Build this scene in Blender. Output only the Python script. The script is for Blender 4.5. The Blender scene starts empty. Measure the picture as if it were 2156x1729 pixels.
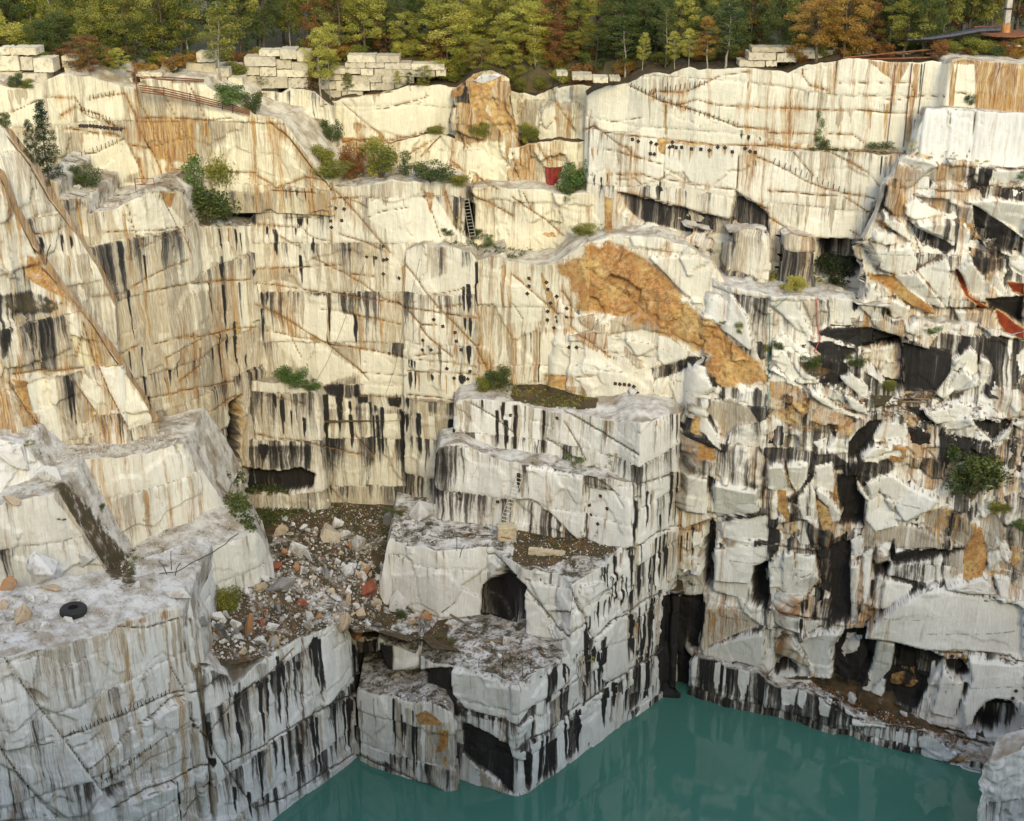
import bpy, bmesh, math, random
import numpy as np
from mathutils import Vector, Matrix, Euler
from mathutils.bvhtree import BVHTree

R = math.radians
S = bpy.context.scene
COL = S.collection

# ---------------------------------------------------------------- camera
CAM_H = 70.0
FPX, CX, CY, PITCH = 3017.0, 1078.0, 864.5, R(22)     # traced on a 2156 x 1729 print of the photograph
cam = bpy.data.objects.new('camera', bpy.data.cameras.new('camera'))
COL.objects.link(cam)
cam.location = (0, 0, CAM_H)
cam.rotation_euler = (R(90) - PITCH, 0, 0)
cam.data.sensor_fit = 'HORIZONTAL'
cam.data.sensor_width = 36
cam.data.lens = 36 * FPX / 2156.0
cam.data.clip_start = 0.5
cam.data.clip_end = 3000
S.camera = cam

# ---------------------------------------------------------------- sky and sun
SUN_EL, SUN_AZ = 28.0, 168.0          # low sun behind the camera, a little to its right (azimuth from north, clockwise)
w = bpy.data.worlds.new("World"); S.world = w; w.use_nodes = True
nt = w.node_tree
bg = nt.nodes['Background']
sky = nt.nodes.new('ShaderNodeTexSky')
sky.sky_type = 'NISHITA'; sky.sun_disc = False
sky.sun_elevation = R(SUN_EL); sky.sun_rotation = R(SUN_AZ)
sky.air_density = 1.0; sky.dust_density = 0.3; sky.ozone_density = 1.0
hs = nt.nodes.new('ShaderNodeHueSaturation'); hs.inputs['Saturation'].default_value = .45    # sky desaturated to take most of the blue out
nt.links.new(sky.outputs[0], hs.inputs['Color']); nt.links.new(hs.outputs[0], bg.inputs[0]); bg.inputs[1].default_value = 0.15
sl = bpy.data.lights.new('sun', 'SUN'); sl.energy = .98; sl.angle = R(18); sl.color = (1.0, 0.84, 0.47)
so = bpy.data.objects.new('sun', sl); COL.objects.link(so)
dx, dy, dz = math.sin(R(SUN_AZ)) * math.cos(R(SUN_EL)), math.cos(R(SUN_AZ)) * math.cos(R(SUN_EL)), math.sin(R(SUN_EL))
so.rotation_euler = Vector((dx, dy, dz)).to_track_quat('Z', 'Y').to_euler()
S.view_settings.view_transform = 'Standard'
S.view_settings.look = 'None'
S.view_settings.exposure = 1.37
S.view_settings.gamma = 1
try:
    S.cycles.max_bounces = 6; S.cycles.diffuse_bounces = 3; S.cycles.transparent_max_bounces = 8
except Exception: pass

# ---------------------------------------------------------------- projection helpers
CP, SP = math.cos(PITCH), math.sin(PITCH)
def ray(px, py):
    a = (px - CX) / FPX; b = (CY - py) / FPX
    return np.array([a, CP + b * SP, -SP + b * CP])
def W(px, py, q):
    """a point of the place: q below 60 is its height above the water, q of 60 and more its distance"""
    r = ray(px, py)
    t = (q - CAM_H) / r[2] if q < 60 else q / r[1]
    return r * t + np.array([0, 0, CAM_H])
def proj(P):
    dx, dy, dz = P[:, 0], P[:, 1], P[:, 2] - CAM_H
    dep = dy * CP - dz * SP
    up = dy * SP + dz * CP
    return CX + FPX * dx / dep, CY - FPX * up / dep, dep

# ---------------------------------------------------------------- tiny noise library (numpy)
def _h(ix, iy, s=0):
    n = (ix.astype(np.int64) * 374761393 + iy.astype(np.int64) * 668265263 + s * 1442695041) & 0x7fffffff
    n = ((n ^ (n >> 13)) * 1274126177) & 0x7fffffff
    n = ((n ^ (n >> 16)) * 69069 + 12345) & 0x7fffffff
    return ((n ^ (n >> 11)) & 0xffffff) / float(0xffffff)
def vnoise(x, y, s=0):
    ix = np.floor(x); iy = np.floor(y); fx = x - ix; fy = y - iy
    fx = fx * fx * (3 - 2 * fx); fy = fy * fy * (3 - 2 * fy)
    a = _h(ix, iy, s); b = _h(ix + 1, iy, s); c = _h(ix, iy + 1, s); d = _h(ix + 1, iy + 1, s)
    return (a + (b - a) * fx) * (1 - fy) + (c + (d - c) * fx) * fy
def fbm(x, y, s=0, o=4):
    r = 0; a = .5
    for k in range(o):
        r = r + a * vnoise(x * 2 ** k, y * 2 ** k, s + k); a *= .5
    return r / (1 - .5 ** o)
def worley(x, y, s=0):
    """nearest and second nearest jittered cell: id hashes, local offset, F2-F1"""
    ix = np.floor(x); iy = np.floor(y)
    F1 = np.full(x.shape, 9.); F2 = np.full(x.shape, 9.)
    bx = ix.copy(); by = iy.copy(); cx = x * 0; cy = x * 0
    for i in (-1, 0, 1):
        for j in (-1, 0, 1):
            jx = ix + i; jy = iy + j
            px = jx + .15 + .7 * _h(jx, jy, s + 11); py = jy + .15 + .7 * _h(jx, jy, s + 23)
            d = np.hypot(px - x, py - y)
            m = d < F1
            F2 = np.where(m, F1, np.minimum(F2, d))
            F1 = np.where(m, d, F1); bx = np.where(m, jx, bx); by = np.where(m, jy, by)
            cx = np.where(m, px, cx); cy = np.where(m, py, cy)
    return bx, by, x - cx, y - cy, F2 - F1
def sstep(a, b, x):
    t = np.clip((x - a) / (b - a), 0, 1); return t * t * (3 - 2 * t)

# ---------------------------------------------------------------- object helpers
def tag(o, label=None, cat=None, group=None, kind=None):
    if label: o['label'] = label
    if cat: o['category'] = cat
    if group: o['group'] = group
    if kind: o['kind'] = kind
    return o
def empty(name, loc, rz=0, **k):
    o = bpy.data.objects.new(name, None); COL.objects.link(o)
    o.location = Vector(loc); o.rotation_euler = (0, 0, rz); o.empty_display_size = .3
    return tag(o, **k)
def mesh_obj(name, V, F, mat=None, parent=None, smooth=False):
    me = bpy.data.meshes.new(name)
    me.from_pydata([tuple(v) for v in V], [], F); me.update()
    o = bpy.data.objects.new(name, me); COL.objects.link(o)
    if mat: me.materials.append(mat)
    if parent: o.parent = parent
    if smooth: me.shade_smooth()
    return o
def bm_obj(name, bm, mat=None, parent=None, smooth=False):
    me = bpy.data.meshes.new(name); bm.to_mesh(me); bm.free()
    o = bpy.data.objects.new(name, me); COL.objects.link(o)
    if mat: me.materials.append(mat)
    if parent: o.parent = parent
    if smooth: me.shade_smooth()
    return o
def copy_tree(o, parent=None):
    c = o.copy(); COL.objects.link(c)
    if parent: c.parent = parent
    for ch in list(o.children): copy_tree(ch, c)
    return c
def tube(bm, pts, r, seg=8):
    """bent round bar through pts with radius r (number or list)"""
    pts = [Vector(p) for p in pts]; rings = []
    for i, p in enumerate(pts):
        d = (pts[min(i + 1, len(pts) - 1)] - pts[max(i - 1, 0)]).normalized()
        a = d.orthogonal().normalized() if i == 0 else (a - d * a.dot(d)).normalized()
        b = d.cross(a); rr = r[i] if isinstance(r, (list, tuple)) else r
        rings.append([bm.verts.new(p + (a * math.cos(t) + b * math.sin(t)) * rr) for t in [2 * math.pi * k / seg for k in range(seg)]])
    for A, B in zip(rings, rings[1:]):
        for k in range(seg): bm.faces.new((A[k], A[(k + 1) % seg], B[(k + 1) % seg], B[k]))
    bm.faces.new(rings[0][::-1]); bm.faces.new(rings[-1])
def box(bm, c, s, rot=None, bev=0):
    m = Matrix.Translation(Vector(c)) @ (rot.to_4x4() if rot is not None else Matrix.Identity(4)) @ Matrix.Diagonal((s[0], s[1], s[2], 1))
    g = bmesh.ops.create_cube(bm, size=1, matrix=m)
    if bev:
        es = list({e for v in g['verts'] for e in v.link_edges})
        bmesh.ops.bevel(bm, geom=es, offset=bev, segments=1, affect='EDGES')
# ---------------------------------------------------------------- node helpers
class N:
    def __init__(s, name):
        s.m = bpy.data.materials.new(name); s.m.use_nodes = True
        s.t = s.m.node_tree; s.p = s.t.nodes['Principled BSDF']
    def n(s, typ, **k):
        o = s.t.nodes.new('ShaderNode' + typ)
        for a, v in k.items(): setattr(o, a, v)
        return o
    def l(s, a, b): s.t.links.new(a, b)
    def val(s, sock, v):
        if hasattr(v, 'is_linked') or hasattr(v, 'links'): s.l(v, sock)
        else: sock.default_value = v
    def math(s, op, a, b=0, c=None, clamp=False):
        o = s.n('Math', operation=op); o.use_clamp = clamp
        s.val(o.inputs[0], a); s.val(o.inputs[1], b)
        if c is not None: s.val(o.inputs[2], c)
        return o.outputs[0]
    def ramp(s, v, a, b, lo=0., hi=1.):
        o = s.n('MapRange', interpolation_type='SMOOTHSTEP')
        s.val(o.inputs[0], v); s.val(o.inputs[1], a); s.val(o.inputs[2], b); o.inputs[3].default_value = lo; o.inputs[4].default_value = hi
        return o.outputs[0]
    def mix(s, f, a, b, mode='MIX'):
        o = s.n('Mix', data_type='RGBA', blend_type=mode)
        s.val(o.inputs[0], f)
        for q, v in ((6, a), (7, b)):
            if isinstance(v, tuple): o.inputs[q].default_value = (*v, 1)
            else: s.l(v, o.inputs[q])
        return o.outputs[2]
    def noise(s, vec, sc, det=4, rough=.6, dist=0.):
        o = s.n('TexNoise'); s.l(vec, o.inputs['Vector']); o.inputs['Scale'].default_value = sc
        o.inputs['Detail'].default_value = det; o.inputs['Roughness'].default_value = rough; o.inputs['Distortion'].default_value = dist
        return o.outputs[0]
    def comb(s, x, y, z):
        o = s.n('CombineXYZ'); s.val(o.inputs[0], x); s.val(o.inputs[1], y); s.val(o.inputs[2], z); return o.outputs[0]
    def bump(s, h, st=.3, d=.1, prev=None):
        o = s.n('Bump'); o.inputs['Strength'].default_value = st; o.inputs['Distance'].default_value = d
        s.l(h, o.inputs['Height'])
        if prev: s.l(prev, o.inputs['Normal'])
        return o.outputs[0]

def simple(name, col, rough=.7, metal=0., var=.25, scale=3., rust=None):
    k = N(name); g = k.n('NewGeometry'); nz = k.noise(g.outputs['Position'], scale, 5, .65)
    c = k.mix(k.ramp(nz, .3, .7), tuple(x * (1 - var) for x in col), tuple(min(1, x * (1 + var)) for x in col))
    if rust:
        n2 = k.noise(g.outputs['Position'], scale * 1.7, 6, .7)
        c = k.mix(k.ramp(n2, .5, .58), c, rust)
    k.l(c, k.p.inputs['Base Color']); k.p.inputs['Roughness'].default_value = rough; k.p.inputs['Metallic'].default_value = metal
    k.l(k.bump(nz, .3, .03), k.p.inputs['Normal'])
    return k.m

def marble(name):
    """quarry stone: coverage of stains and painted hollow shade is stored on the mesh, the streaks themselves are made here"""
    k = N(name)
    geo = k.n('NewGeometry'); pos = geo.outputs['Position']
    uv = k.n('UVMap'); uv.uv_map = 'wall'
    sep = k.n('SeparateXYZ'); k.l(uv.outputs[0], sep.inputs[0]); u, z = sep.outputs[0], sep.outputs[1]
    a1 = k.n('Attribute', attribute_name='st'); s1 = k.n('SeparateColor'); k.l(a1.outputs['Color'], s1.inputs[0])
    dark, brown, rust = s1.outputs; crack = a1.outputs['Alpha']
    a2 = k.n('Attribute', attribute_name='s2'); s2 = k.n('SeparateColor'); k.l(a2.outputs['Color'], s2.inputs[0])
    orange, soil, tone = s2.outputs; topf = a2.outputs['Alpha']
    a3 = k.n('Attribute', attribute_name='row'); rowf = a3.outputs['Fac']
    row = k.math('FLOOR', rowf); fr = k.math('FRACT', rowf)
    # slightly wandering u
    wob = k.noise(k.comb(k.math('MULTIPLY', u, .6), row, k.math('MULTIPLY', z, .25)), 1., 3)
    uu = k.math('ADD', u, k.math('MULTIPLY', wob, .8))
    r7 = k.math('MULTIPLY', row, .33)
    zc = k.math('MULTIPLY', z, .035)
    # panels: sharp sided strips of one tone from lift line to lift line
    wn = k.n('TexWhiteNoise', noise_dimensions='2D')
    k.l(k.comb(k.math('FLOOR', k.math('MULTIPLY', uu, .9)), row, 0), wn.inputs['Vector'])
    wn2 = k.n('TexWhiteNoise', noise_dimensions='2D')
    k.l(k.comb(k.math('FLOOR', k.math('MULTIPLY', uu, 2.7)), k.math('ADD', row, 31.), 0), wn2.inputs['Vector'])
    panel = k.math('ADD', k.math('MULTIPLY', wn.outputs[0], .6), k.math('MULTIPLY', wn2.outputs[0], .4))
    # streak fields
    A = k.noise(k.comb(uu, r7, zc), 1.9, 5, .70)
    B = k.noise(k.comb(uu, k.math('ADD', r7, 50.), k.math('MULTIPLY', zc, 1.5)), 2.2, 5, .7)
    C = k.noise(k.comb(uu, k.math('ADD', k.math('MULTIPLY', row, .13), 90.), k.math('MULTIPLY', zc, 1.5)), 1.5, 5, .68)
    fine = k.noise(k.comb(uu, 0., k.math('MULTIPLY', zc, 2.)), 9., 4, .7)
    grain = k.noise(pos, 2.6, 7, .68)
    big = k.noise(pos, .22, 4, .6)
    edge = k.math('MULTIPLY', k.math('SUBTRACT', grain, .5), .10)
    def cover(field, amt, soft=.03, pan=.16):
        f = k.math('ADD', k.math('ADD', field, edge), k.math('MULTIPLY', k.math('SUBTRACT', panel, .5), pan))
        th = k.math('SUBTRACT', .74, k.math('MULTIPLY', amt, .46))
        return k.ramp(k.math('SUBTRACT', f, th), -soft, soft)
    # stone
    white = k.mix(k.ramp(big, .35, .65), (.70, .70, .68), (.82, .815, .79))
    white = k.mix(k.math('MULTIPLY', k.ramp(panel, .45, .95), .32), white, (.50, .48, .43))
    white = k.mix(k.ramp(fine, .40, .64, .0, .30), white, (.46, .42, .34))
    cream = k.mix(1., white, (.97, .885, .63), 'MULTIPLY')
    base = k.mix(tone, white, cream)
    # beige / brown wash
    bcol = k.mix(wn.outputs[0], (.40, .30, .17), (.19, .145, .095))
    base = k.mix(k.math('MULTIPLY', cover(B, brown, .10, .10), k.ramp(fine, .28, .66, .35, .85)), base, bcol)
    # seepage and painted hollow shade, first step: pale taupe wash
    base = k.mix(k.math('MULTIPLY', cover(A, k.math('SUBTRACT', dark, .03), .10, .12), k.ramp(fine, .30, .66, .45, .8)), base, k.mix(wn.outputs[0], (.30, .275, .235), (.20, .19, .18)))
    # rust
    rcol = k.mix(k.ramp(k.noise(k.comb(uu, 7., zc), 5., 3, .6), .35, .65), (.44, .255, .065), (.21, .08, .02))
    rm = k.math('MULTIPLY', cover(C, rust, .11, 0.), k.ramp(fine, .30, .62, .35, .95))
    base = k.mix(rm, base, rcol)
    # black
    hair = k.noise(k.comb(uu, k.math('MULTIPLY', row, 3.), k.math('MULTIPLY', zc, 1.2)), 14., 4, .75)
    hair2 = k.noise(k.comb(uu, k.math('ADD', k.math('MULTIPLY', row, .2), 44.), k.math('MULTIPLY', zc, .8)), 6., 4, .7)
    A2 = k.math('ADD', A, k.math('MULTIPLY', k.math('SUBTRACT', hair, .5), .16))
    A3 = k.math('ADD', A2, k.math('MULTIPLY', k.math('SUBTRACT', hair2, .5), .46))
    # second step: charcoal brown, third: wet black, also for painted hollow shade
    m2 = k.math('MULTIPLY', cover(A2, k.math('SUBTRACT', dark, .12), .05, .16), k.ramp(hair2, .30, .62, .95, .70))
    base = k.mix(m2, base, k.mix(k.ramp(hair2, .35, .65), (.052, .046, .040), (.115, .098, .078)))
    m3 = k.math('MULTIPLY', cover(A3, k.math('SUBTRACT', dark, .32), .07, .14), .92)
    base = k.mix(m3, base, k.mix(k.math('MULTIPLY', wn2.outputs[0], .4), (.013, .012, .012), (.026, .027, .032)))
    # ledge tops: grey crystalline white with dark veining and dirt
    v1 = k.noise(k.comb(k.math('MULTIPLY', u, .5), z, 3.), 1.4, 8, .72, .6)
    v2 = k.noise(pos, .9, 8, .72)
    top = k.mix(k.ramp(v2, .40, .64), (.64, .63, .605), (.40, .365, .32))
    top = k.mix(k.ramp(v1, .56, .68, 0., .6), top, (.16, .14, .12))
    top = k.mix(k.ramp(k.noise(pos, .35, 6, .62), .48, .62, 0., .75), top, (.27, .215, .15))
    top = k.mix(k.math('MULTIPLY', tone, .9), top, k.mix(1., top, (1., .90, .68), 'MULTIPLY'))  # warm light on the upper ledge tops is tinted into their colour
    base = k.mix(topf, base, top)
    # solid iron coloured rock
    v3 = k.noise(pos, .45, 5, .65)
    oc = k.mix(k.ramp(v2, .36, .62), (.50, .265, .08), (.33, .145, .045))
    oc = k.mix(k.ramp(v3, .42, .6), oc, (.57, .39, .15))
    vein = k.math('ABSOLUTE', k.math('SUBTRACT', k.noise(pos, 1.1, 6, .7, .8), .5))
    oc = k.mix(k.ramp(vein, .0, .022, .65, 0.), oc, (.62, .50, .33))
    oc = k.mix(k.ramp(grain, .44, .62, 0., .55), oc, (.16, .075, .03))
    oc = k.mix(k.ramp(k.noise(pos, 6., 5, .7), .52, .64, 0., .38), oc, (.58, .45, .28))
    oc = k.mix(k.ramp(k.noise(pos, .3, 5, .6), .46, .60, 0., .4), oc, (.26, .11, .035))
    deep = k.ramp(k.math('ADD', orange, k.math('MULTIPLY', k.math('SUBTRACT', v3, .5), .9)), 1.3, 1.65)
    oc = k.mix(deep, oc, k.mix(k.ramp(v2, .4, .6), (.26, .045, .018), (.14, .03, .015)))
    base = k.mix(k.ramp(k.math('ADD', orange, k.math('ADD', k.math('MULTIPLY', k.math('SUBTRACT', v2, .5), .9), k.math('MULTIPLY', k.math('SUBTRACT', v3, .5), .7))), .36, .68), base, oc)
    # soil
    sc = k.mix(k.ramp(v2, .35, .6), (.135, .082, .042), (.062, .055, .032))
    base = k.mix(k.ramp(k.math('ADD', soil, k.math('ADD', k.math('MULTIPLY', k.math('SUBTRACT', v2, .5), 1.2), k.math('MULTIPLY', k.math('SUBTRACT', grain, .5), .35))), .40, .66), base, sc)
    # cracks, with the rusty rim they have
    cc = k.math('ADD', crack, k.math('MULTIPLY', k.math('SUBTRACT', grain, .5), .5))
    ccol = k.mix(k.ramp(tone, .0, .5), (.13, .11, .09), (.30, .175, .075))
    base = k.mix(k.ramp(cc, .25, .65, 0., .72), base, ccol)
    base = k.mix(k.ramp(cc, .62, .95, 0., .92), base, k.mix(tone, (.012, .010, .009), (.05, .032, .022)))
    # lift line
    ll = k.math('MULTIPLY', k.ramp(k.math('ABSOLUTE', k.math('SUBTRACT', fr, .5)), .478, .495), k.math('SUBTRACT', 1., topf))
    base = k.mix(k.math('MULTIPLY', ll, k.ramp(grain, .45, .62, .0, .6)), base, k.mix(tone, (.05, .043, .036), (.16, .115, .07)))
    k.l(base, k.p.inputs['Base Color'])
    k.p.inputs['Roughness'].default_value = .78
    k.p.inputs['Specular IOR Level'].default_value = .15
    rib = k.noise(k.comb(k.math('MULTIPLY', u, 1.), 0., k.math('MULTIPLY', z, .12)), 7., 3, .6)
    b = k.bump(rib, .35, .10)
    b = k.bump(grain, .55, .16, b)
    k.l(b, k.p.inputs['Normal'])
    return k.m
M_ROCK = marble('quarry_stone')

def loose(name, cols, scale=1.6):
    """loose stone, colour differs from piece to piece"""
    k = N(name); tc = k.n('TexCoord'); oi = k.n('ObjectInfo')
    at = k.n('Attribute', attribute_name='tint')
    rnd = k.math('FRACT', k.math('ADD', oi.outputs['Random'], at.outputs['Fac']))
    cr = k.n('ValToRGB'); cr.color_ramp.interpolation = 'CONSTANT'
    for i, (p, c) in enumerate(cols):
        e = cr.color_ramp.elements[i] if i < 2 else cr.color_ramp.elements.new(p)
        e.position = p; e.color = (*c, 1)
    k.l(rnd, cr.inputs[0])
    n1 = k.noise(tc.outputs['Object'], scale, 7, .7); n2 = k.noise(tc.outputs['Object'], scale * 4, 5, .7)
    c = k.mix(k.ramp(n1, .46, .64, 0., .65), cr.outputs[0], (.30, .25, .19))
    c = k.mix(k.ramp(n2, .56, .70, 0., .6), c, (.09, .08, .07))
    k.l(c, k.p.inputs['Base Color']); k.p.inputs['Roughness'].default_value = .8
    k.l(k.bump(n2, .5, .08), k.p.inputs['Normal'])
    return k.m
M_LOOSE = loose('loose_stone', [(0, (.62, .61, .58)), (.36, (.50, .46, .40)), (.52, (.24, .235, .24)), (.64, (.32, .17, .09)), (.74, (.68, .67, .65)), (.84, (.13, .13, .14)), (.92, (.36, .13, .05))])
M_WHITE = loose('white_stone', [(0, (.64, .63, .61)), (.5, (.56, .55, .53))])
M_ORANGE = loose('iron_stained_stone', [(0, (.42, .20, .08)), (.5, (.50, .38, .26))])
M_GRIT = loose('grit', [(0, (.34, .33, .31)), (.25, (.64, .63, .60)), (.52, (.18, .175, .17)), (.62, (.22, .13, .07)), (.72, (.10, .10, .105)), (.82, (.38, .33, .27)), (.92, (.28, .12, .05))])
M_CUT = loose('cut_block_stone', [(0, (.60, .53, .37)), (.3, (.48, .42, .29)), (.55, (.66, .59, .42)), (.8, (.54, .48, .35))], 1.1)

# water: milky mineral green under a clean surface
k = N('quarry_water'); g = k.n('NewGeometry')
wv = k.noise(g.outputs['Position'], .9, 3, .5); wv2 = k.noise(g.outputs['Position'], .06, 2, .5)
k.l(k.mix(wv2, (.052, .162, .122), (.072, .194, .150)), k.p.inputs['Base Color'])
k.p.inputs['Roughness'].default_value = .045; k.p.inputs['IOR'].default_value = 1.55
k.p.inputs['Specular IOR Level'].default_value = .5
k.l(k.bump(wv, .16, .05), k.p.inputs['Normal'])
M_WATER = k.m
k = N('forest_soil'); g = k.n('NewGeometry')
n1 = k.noise(g.outputs['Position'], .5, 6, .7); n2 = k.noise(g.outputs['Position'], 4., 5, .7)
c = k.mix(k.ramp(n1, .4, .6), (.10, .075, .03), (.055, .06, .022)); c = k.mix(k.ramp(n2, .5, .7), c, (.16, .09, .04))
k.l(c, k.p.inputs['Base Color']); k.p.inputs['Roughness'].default_value = .95; k.l(k.bump(n2, .6, .1), k.p.inputs['Normal'])
M_SOIL = k.m
M_RUST = simple('rusted_steel', (.20, .075, .03), .8, .2)
M_IRON = simple('dark_iron', (.035, .03, .028), .7, .3)
M_RUBBER = simple('black_rubber', (.016, .016, .017), .75)
M_ALU = simple('aluminium_ladder', (.55, .54, .50), .5, .4)
M_RED = simple('red_paint', (.30, .028, .022), .55, 0, .25, 1.5, (.12, .035, .02))
M_CONC = simple('concrete', (.48, .40, .27), .9)
M_WOOD = simple('weathered_wood', (.20, .15, .10), .85)
M_BARK = simple('pale_bark', (.30, .26, .19), .9)
M_DBARK = simple('dark_bark', (.10, .075, .05), .9)
M_MOSSROCK = simple('grey_rock', (.22, .20, .16), .9)
# ---------------------------------------------------------------- the quarry
PL = {'R': (W(1088, 1680, 0), W(1390, 1462, 0)), 'L': (W(560, 1729, 0), W(745, 1592, 0))}   # two long joint planes
def P3(x, y, q):
    if isinstance(q, str):
        A, B = PL[q]; n = np.array([-(B - A)[1], (B - A)[0]]); r = ray(x, y)
        return r * ((n @ A[:2]) / (n @ r[:2])) + np.array([0, 0, CAM_H])
    return W(x, y, q)

def inpoly(x, y, poly, soft=5.):
    """soft inside mask of a polygon"""
    ins = np.zeros(x.shape, bool); d = np.full(x.shape, 1e9)
    n = len(poly)
    for i in range(n):
        x1, y1 = poly[i]; x2, y2 = poly[(i + 1) % n]
        if y1 != y2:
            c = ((y1 > y) != (y2 > y)) & (x < (x2 - x1) * (y - y1) / (y2 - y1) + x1); ins ^= c
        L2 = (x2 - x1) ** 2 + (y2 - y1) ** 2 + 1e-9
        t = np.clip(((x - x1) * (x2 - x1) + (y - y1) * (y2 - y1)) / L2, 0, 1)
        d = np.minimum(d, np.hypot(x - x1 - t * (x2 - x1), y - y1 - t * (y2 - y1)))
    return sstep(-soft, soft, np.where(ins, d, -d))
def polyd(x, y, pts):
    d = np.full(x.shape, 1e9)
    for (x1, y1), (x2, y2) in zip(pts, pts[1:]):
        L2 = (x2 - x1) ** 2 + (y2 - y1) ** 2 + 1e-9
        t = np.clip(((x - x1) * (x2 - x1) + (y - y1) * (y2 - y1)) / L2, 0, 1)
        d = np.minimum(d, np.hypot(x - x1 - t * (x2 - x1), y - y1 - t * (y2 - y1)))
    return d
def nums(s): return [tuple(float(v) for v in p.split(',')) for p in s.split()]

BLOCKS = []
def B(name, zb, back, front, dark=.35, brown=.4, rust=.25, facet=.22, cell=(3.2, 4.2), top=1., lean=.03, dz=0., tone=.0, seed=0, res=1., soil=.0, rough=.16, orange=0, label=None, bx=0., crk=.22, rec=True, ribs=0.):
    BLOCKS.append(dict(name=name, zb=zb, back=back, front=front, dark=dark, brown=brown, rust=rust, facet=facet, cell=cell, top=top, lean=lean,
                       dz=dz, tone=tone, seed=seed or len(BLOCKS) * 7 + 3, res=res, soil=soil, rough=rough, orange=orange, label=label, bx=bx, crk=crk, rec=rec, ribs=ribs))
def RIMY(X): return np.interp(X, [-60, -32, -24, -10, -1, 5, 9, 14, 20, 26, 32, 60], [120, 120, 125, 131, 128, 126, 124, 122, 119, 116, 113, 110])
FLOORPTS = [(450,1020,13),(600,1050,13),(767,1063,13),(850,1110,13),(560,1130,13.3),(700,1110,13.2),(800,1150,12.8),(640,1180,15),(740,1200,14.3),(560,1230,16),
 (450,1310,16.3),(600,1300,15),(520,1350,15.2),(700,1280,13.4),(430,1404,'L'),(482,1420,'L'),(540,1396,'L'),(565,1384,'L'),(590,1370,'L'),(612,1356,'L'),(634,1342,'L'),(665,1331,'L'),(700,1319,'L'),(724,1311,'L'),(760,1310,11.2),(820,1290,9.8),(800,1220,12.3),(850,1330,9.5),(1000,1340,9.2),(1100,1380,9.2),(480,1230,16.5),(900,1300,9.5)]
# --- upper walls
B('upper_wall', 40, 8, [(-260,172,112),(-60,172,112),(0,178,113),(58,187,113.5),(104,166,114.5),(130,161,115),(190,158,116),(216,168,116.5),(248,183,117),(290,186,117.5),(300,168,118),(360,166,118.5),(425,168,119),(436,186,119.2),(480,203,119.3),(513,231,119.4),(562,247,119.5),(592,250,119.5),(626,298,119),(660,343,118.6),(694,388,118)], dark=.10, brown=.42, rust=.24, tone=.85, facet=.3, cell=(4.5,4.5), dz=.3, bx=2., soil=.2)
B('upper_wall', 42, 10, [(520,200,124),(548,192,124),(592,196,124),(611,184,124),(662,192,124.5),(700,222,124.5)], dark=.1, brown=.4, rust=.3, tone=.8, facet=.5, soil=.85)
B('upper_wall', 41, 8, [(655,252,126),(690,217,126),(737,203,126),(798,196,126),(848,182,126),(913,179,126),(960,186,125.6),(1010,200,125)], dark=.02, brown=.2, rust=.25, tone=.85, facet=.2, cell=(6,5), soil=.85)
B('upper_wall', 40, 5, [(690,306,125.2),(742,300,125.0),(812,302,124.8),(892,284,124.6),(925,282,124.6),(985,303,124.0),(1000,290,123.9),(1055,297,123.6),(1068,312,123.2),(1092,386,122.6)], dark=.02, brown=.25, rust=.28, tone=.85, facet=.5, soil=.7)
B('upper_wall', 41, 5, [(955,196,124.2),(996,153,123.8),(1030,151,123.6),(1068,168,123.4),(1076,215,123.2),(1092,300,122.8)], dark=.15, brown=.5, rust=.6, tone=.9, facet=.6, cell=(1.6,3), orange=.12, soil=.85)
B('upper_wall', 41, 8, [(1072,190,125.3),(1130,204,124.8),(1170,184,124.0),(1240,182,123.2),(1262,190,122.8)], dark=.05, brown=.35, rust=.32, tone=.85, facet=.6, cell=(2.2,4), soil=.85)
B('upper_wall', 40, 3, [(1072,310,123.0),(1128,301,122.6),(1170,295,122.2),(1250,297,121.6)], dark=.05, brown=.35, rust=.34, tone=.85, facet=.5, cell=(2.,4), soil=.85)
B('far_wall', 40, 8, [(1236,202,121),(1262,188,120),(1324,172,119),(1356,158,118),(1388,153,117.5),(1410,157,117),(1452,142,116.5),(1470,146,116),(1560,144,115),(1632,148,114.2),(1660,152,114),(1704,137,113.5),(1776,124,112.7),(1830,125,112.1),(1885,133,111.7),(1925,133,111.3),(1963,128,111),(2004,130,110.5),(2060,135,110)], dark=.02, brown=.15, rust=.2, tone=.62, facet=.09, cell=(7,5), rough=.12, soil=.85)
B('far_wall', 34, 1.6, [(1242,270,119.7),(1280,275,118.9),(1380,288,117.2),(1470,300,115.7),(1550,305,114.5),(1650,318,113.2),(1740,317,112.2),(1830,322,111.3),(1900,326,110.6),(1980,335,110)], dark=.06, brown=.2, rust=.25, tone=.5, facet=.12, cell=(7,5), soil=.5, rough=.12)
B('cut_bench', 34, 2.4, [(1440,482,114.4),(1450,478,114),(1500,491,113.2),(1506,500,113.1)], dark=.7, brown=.6, rust=.3, facet=.4, cell=(1.5,4), tone=.4)
B('cut_bench', 34, 3, [(1535,492,112),(1560,487,111.6),(1600,488,111.1),(1622,493,110.9)], dark=.45, brown=.6, rust=.3, facet=.3, cell=(1.5,4), tone=.4)
B('cut_bench', 34, 3, [(1656,498,110.6),(1668,494,110.4),(1712,500,110),(1718,506,110)], dark=.45, brown=.6, rust=.3, facet=.3, cell=(1.5,4), tone=.4)
B('upper_floor', 20, 13, [(1400,545,37),(1440,560,36.8),(1500,585,36.8),(1542,606,36.6),(1596,613,36.6),(1686,624,36.4),(1762,630,36.2),(1860,640,36)], dark=.4, facet=.4, soil=.3, tone=.2)
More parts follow.
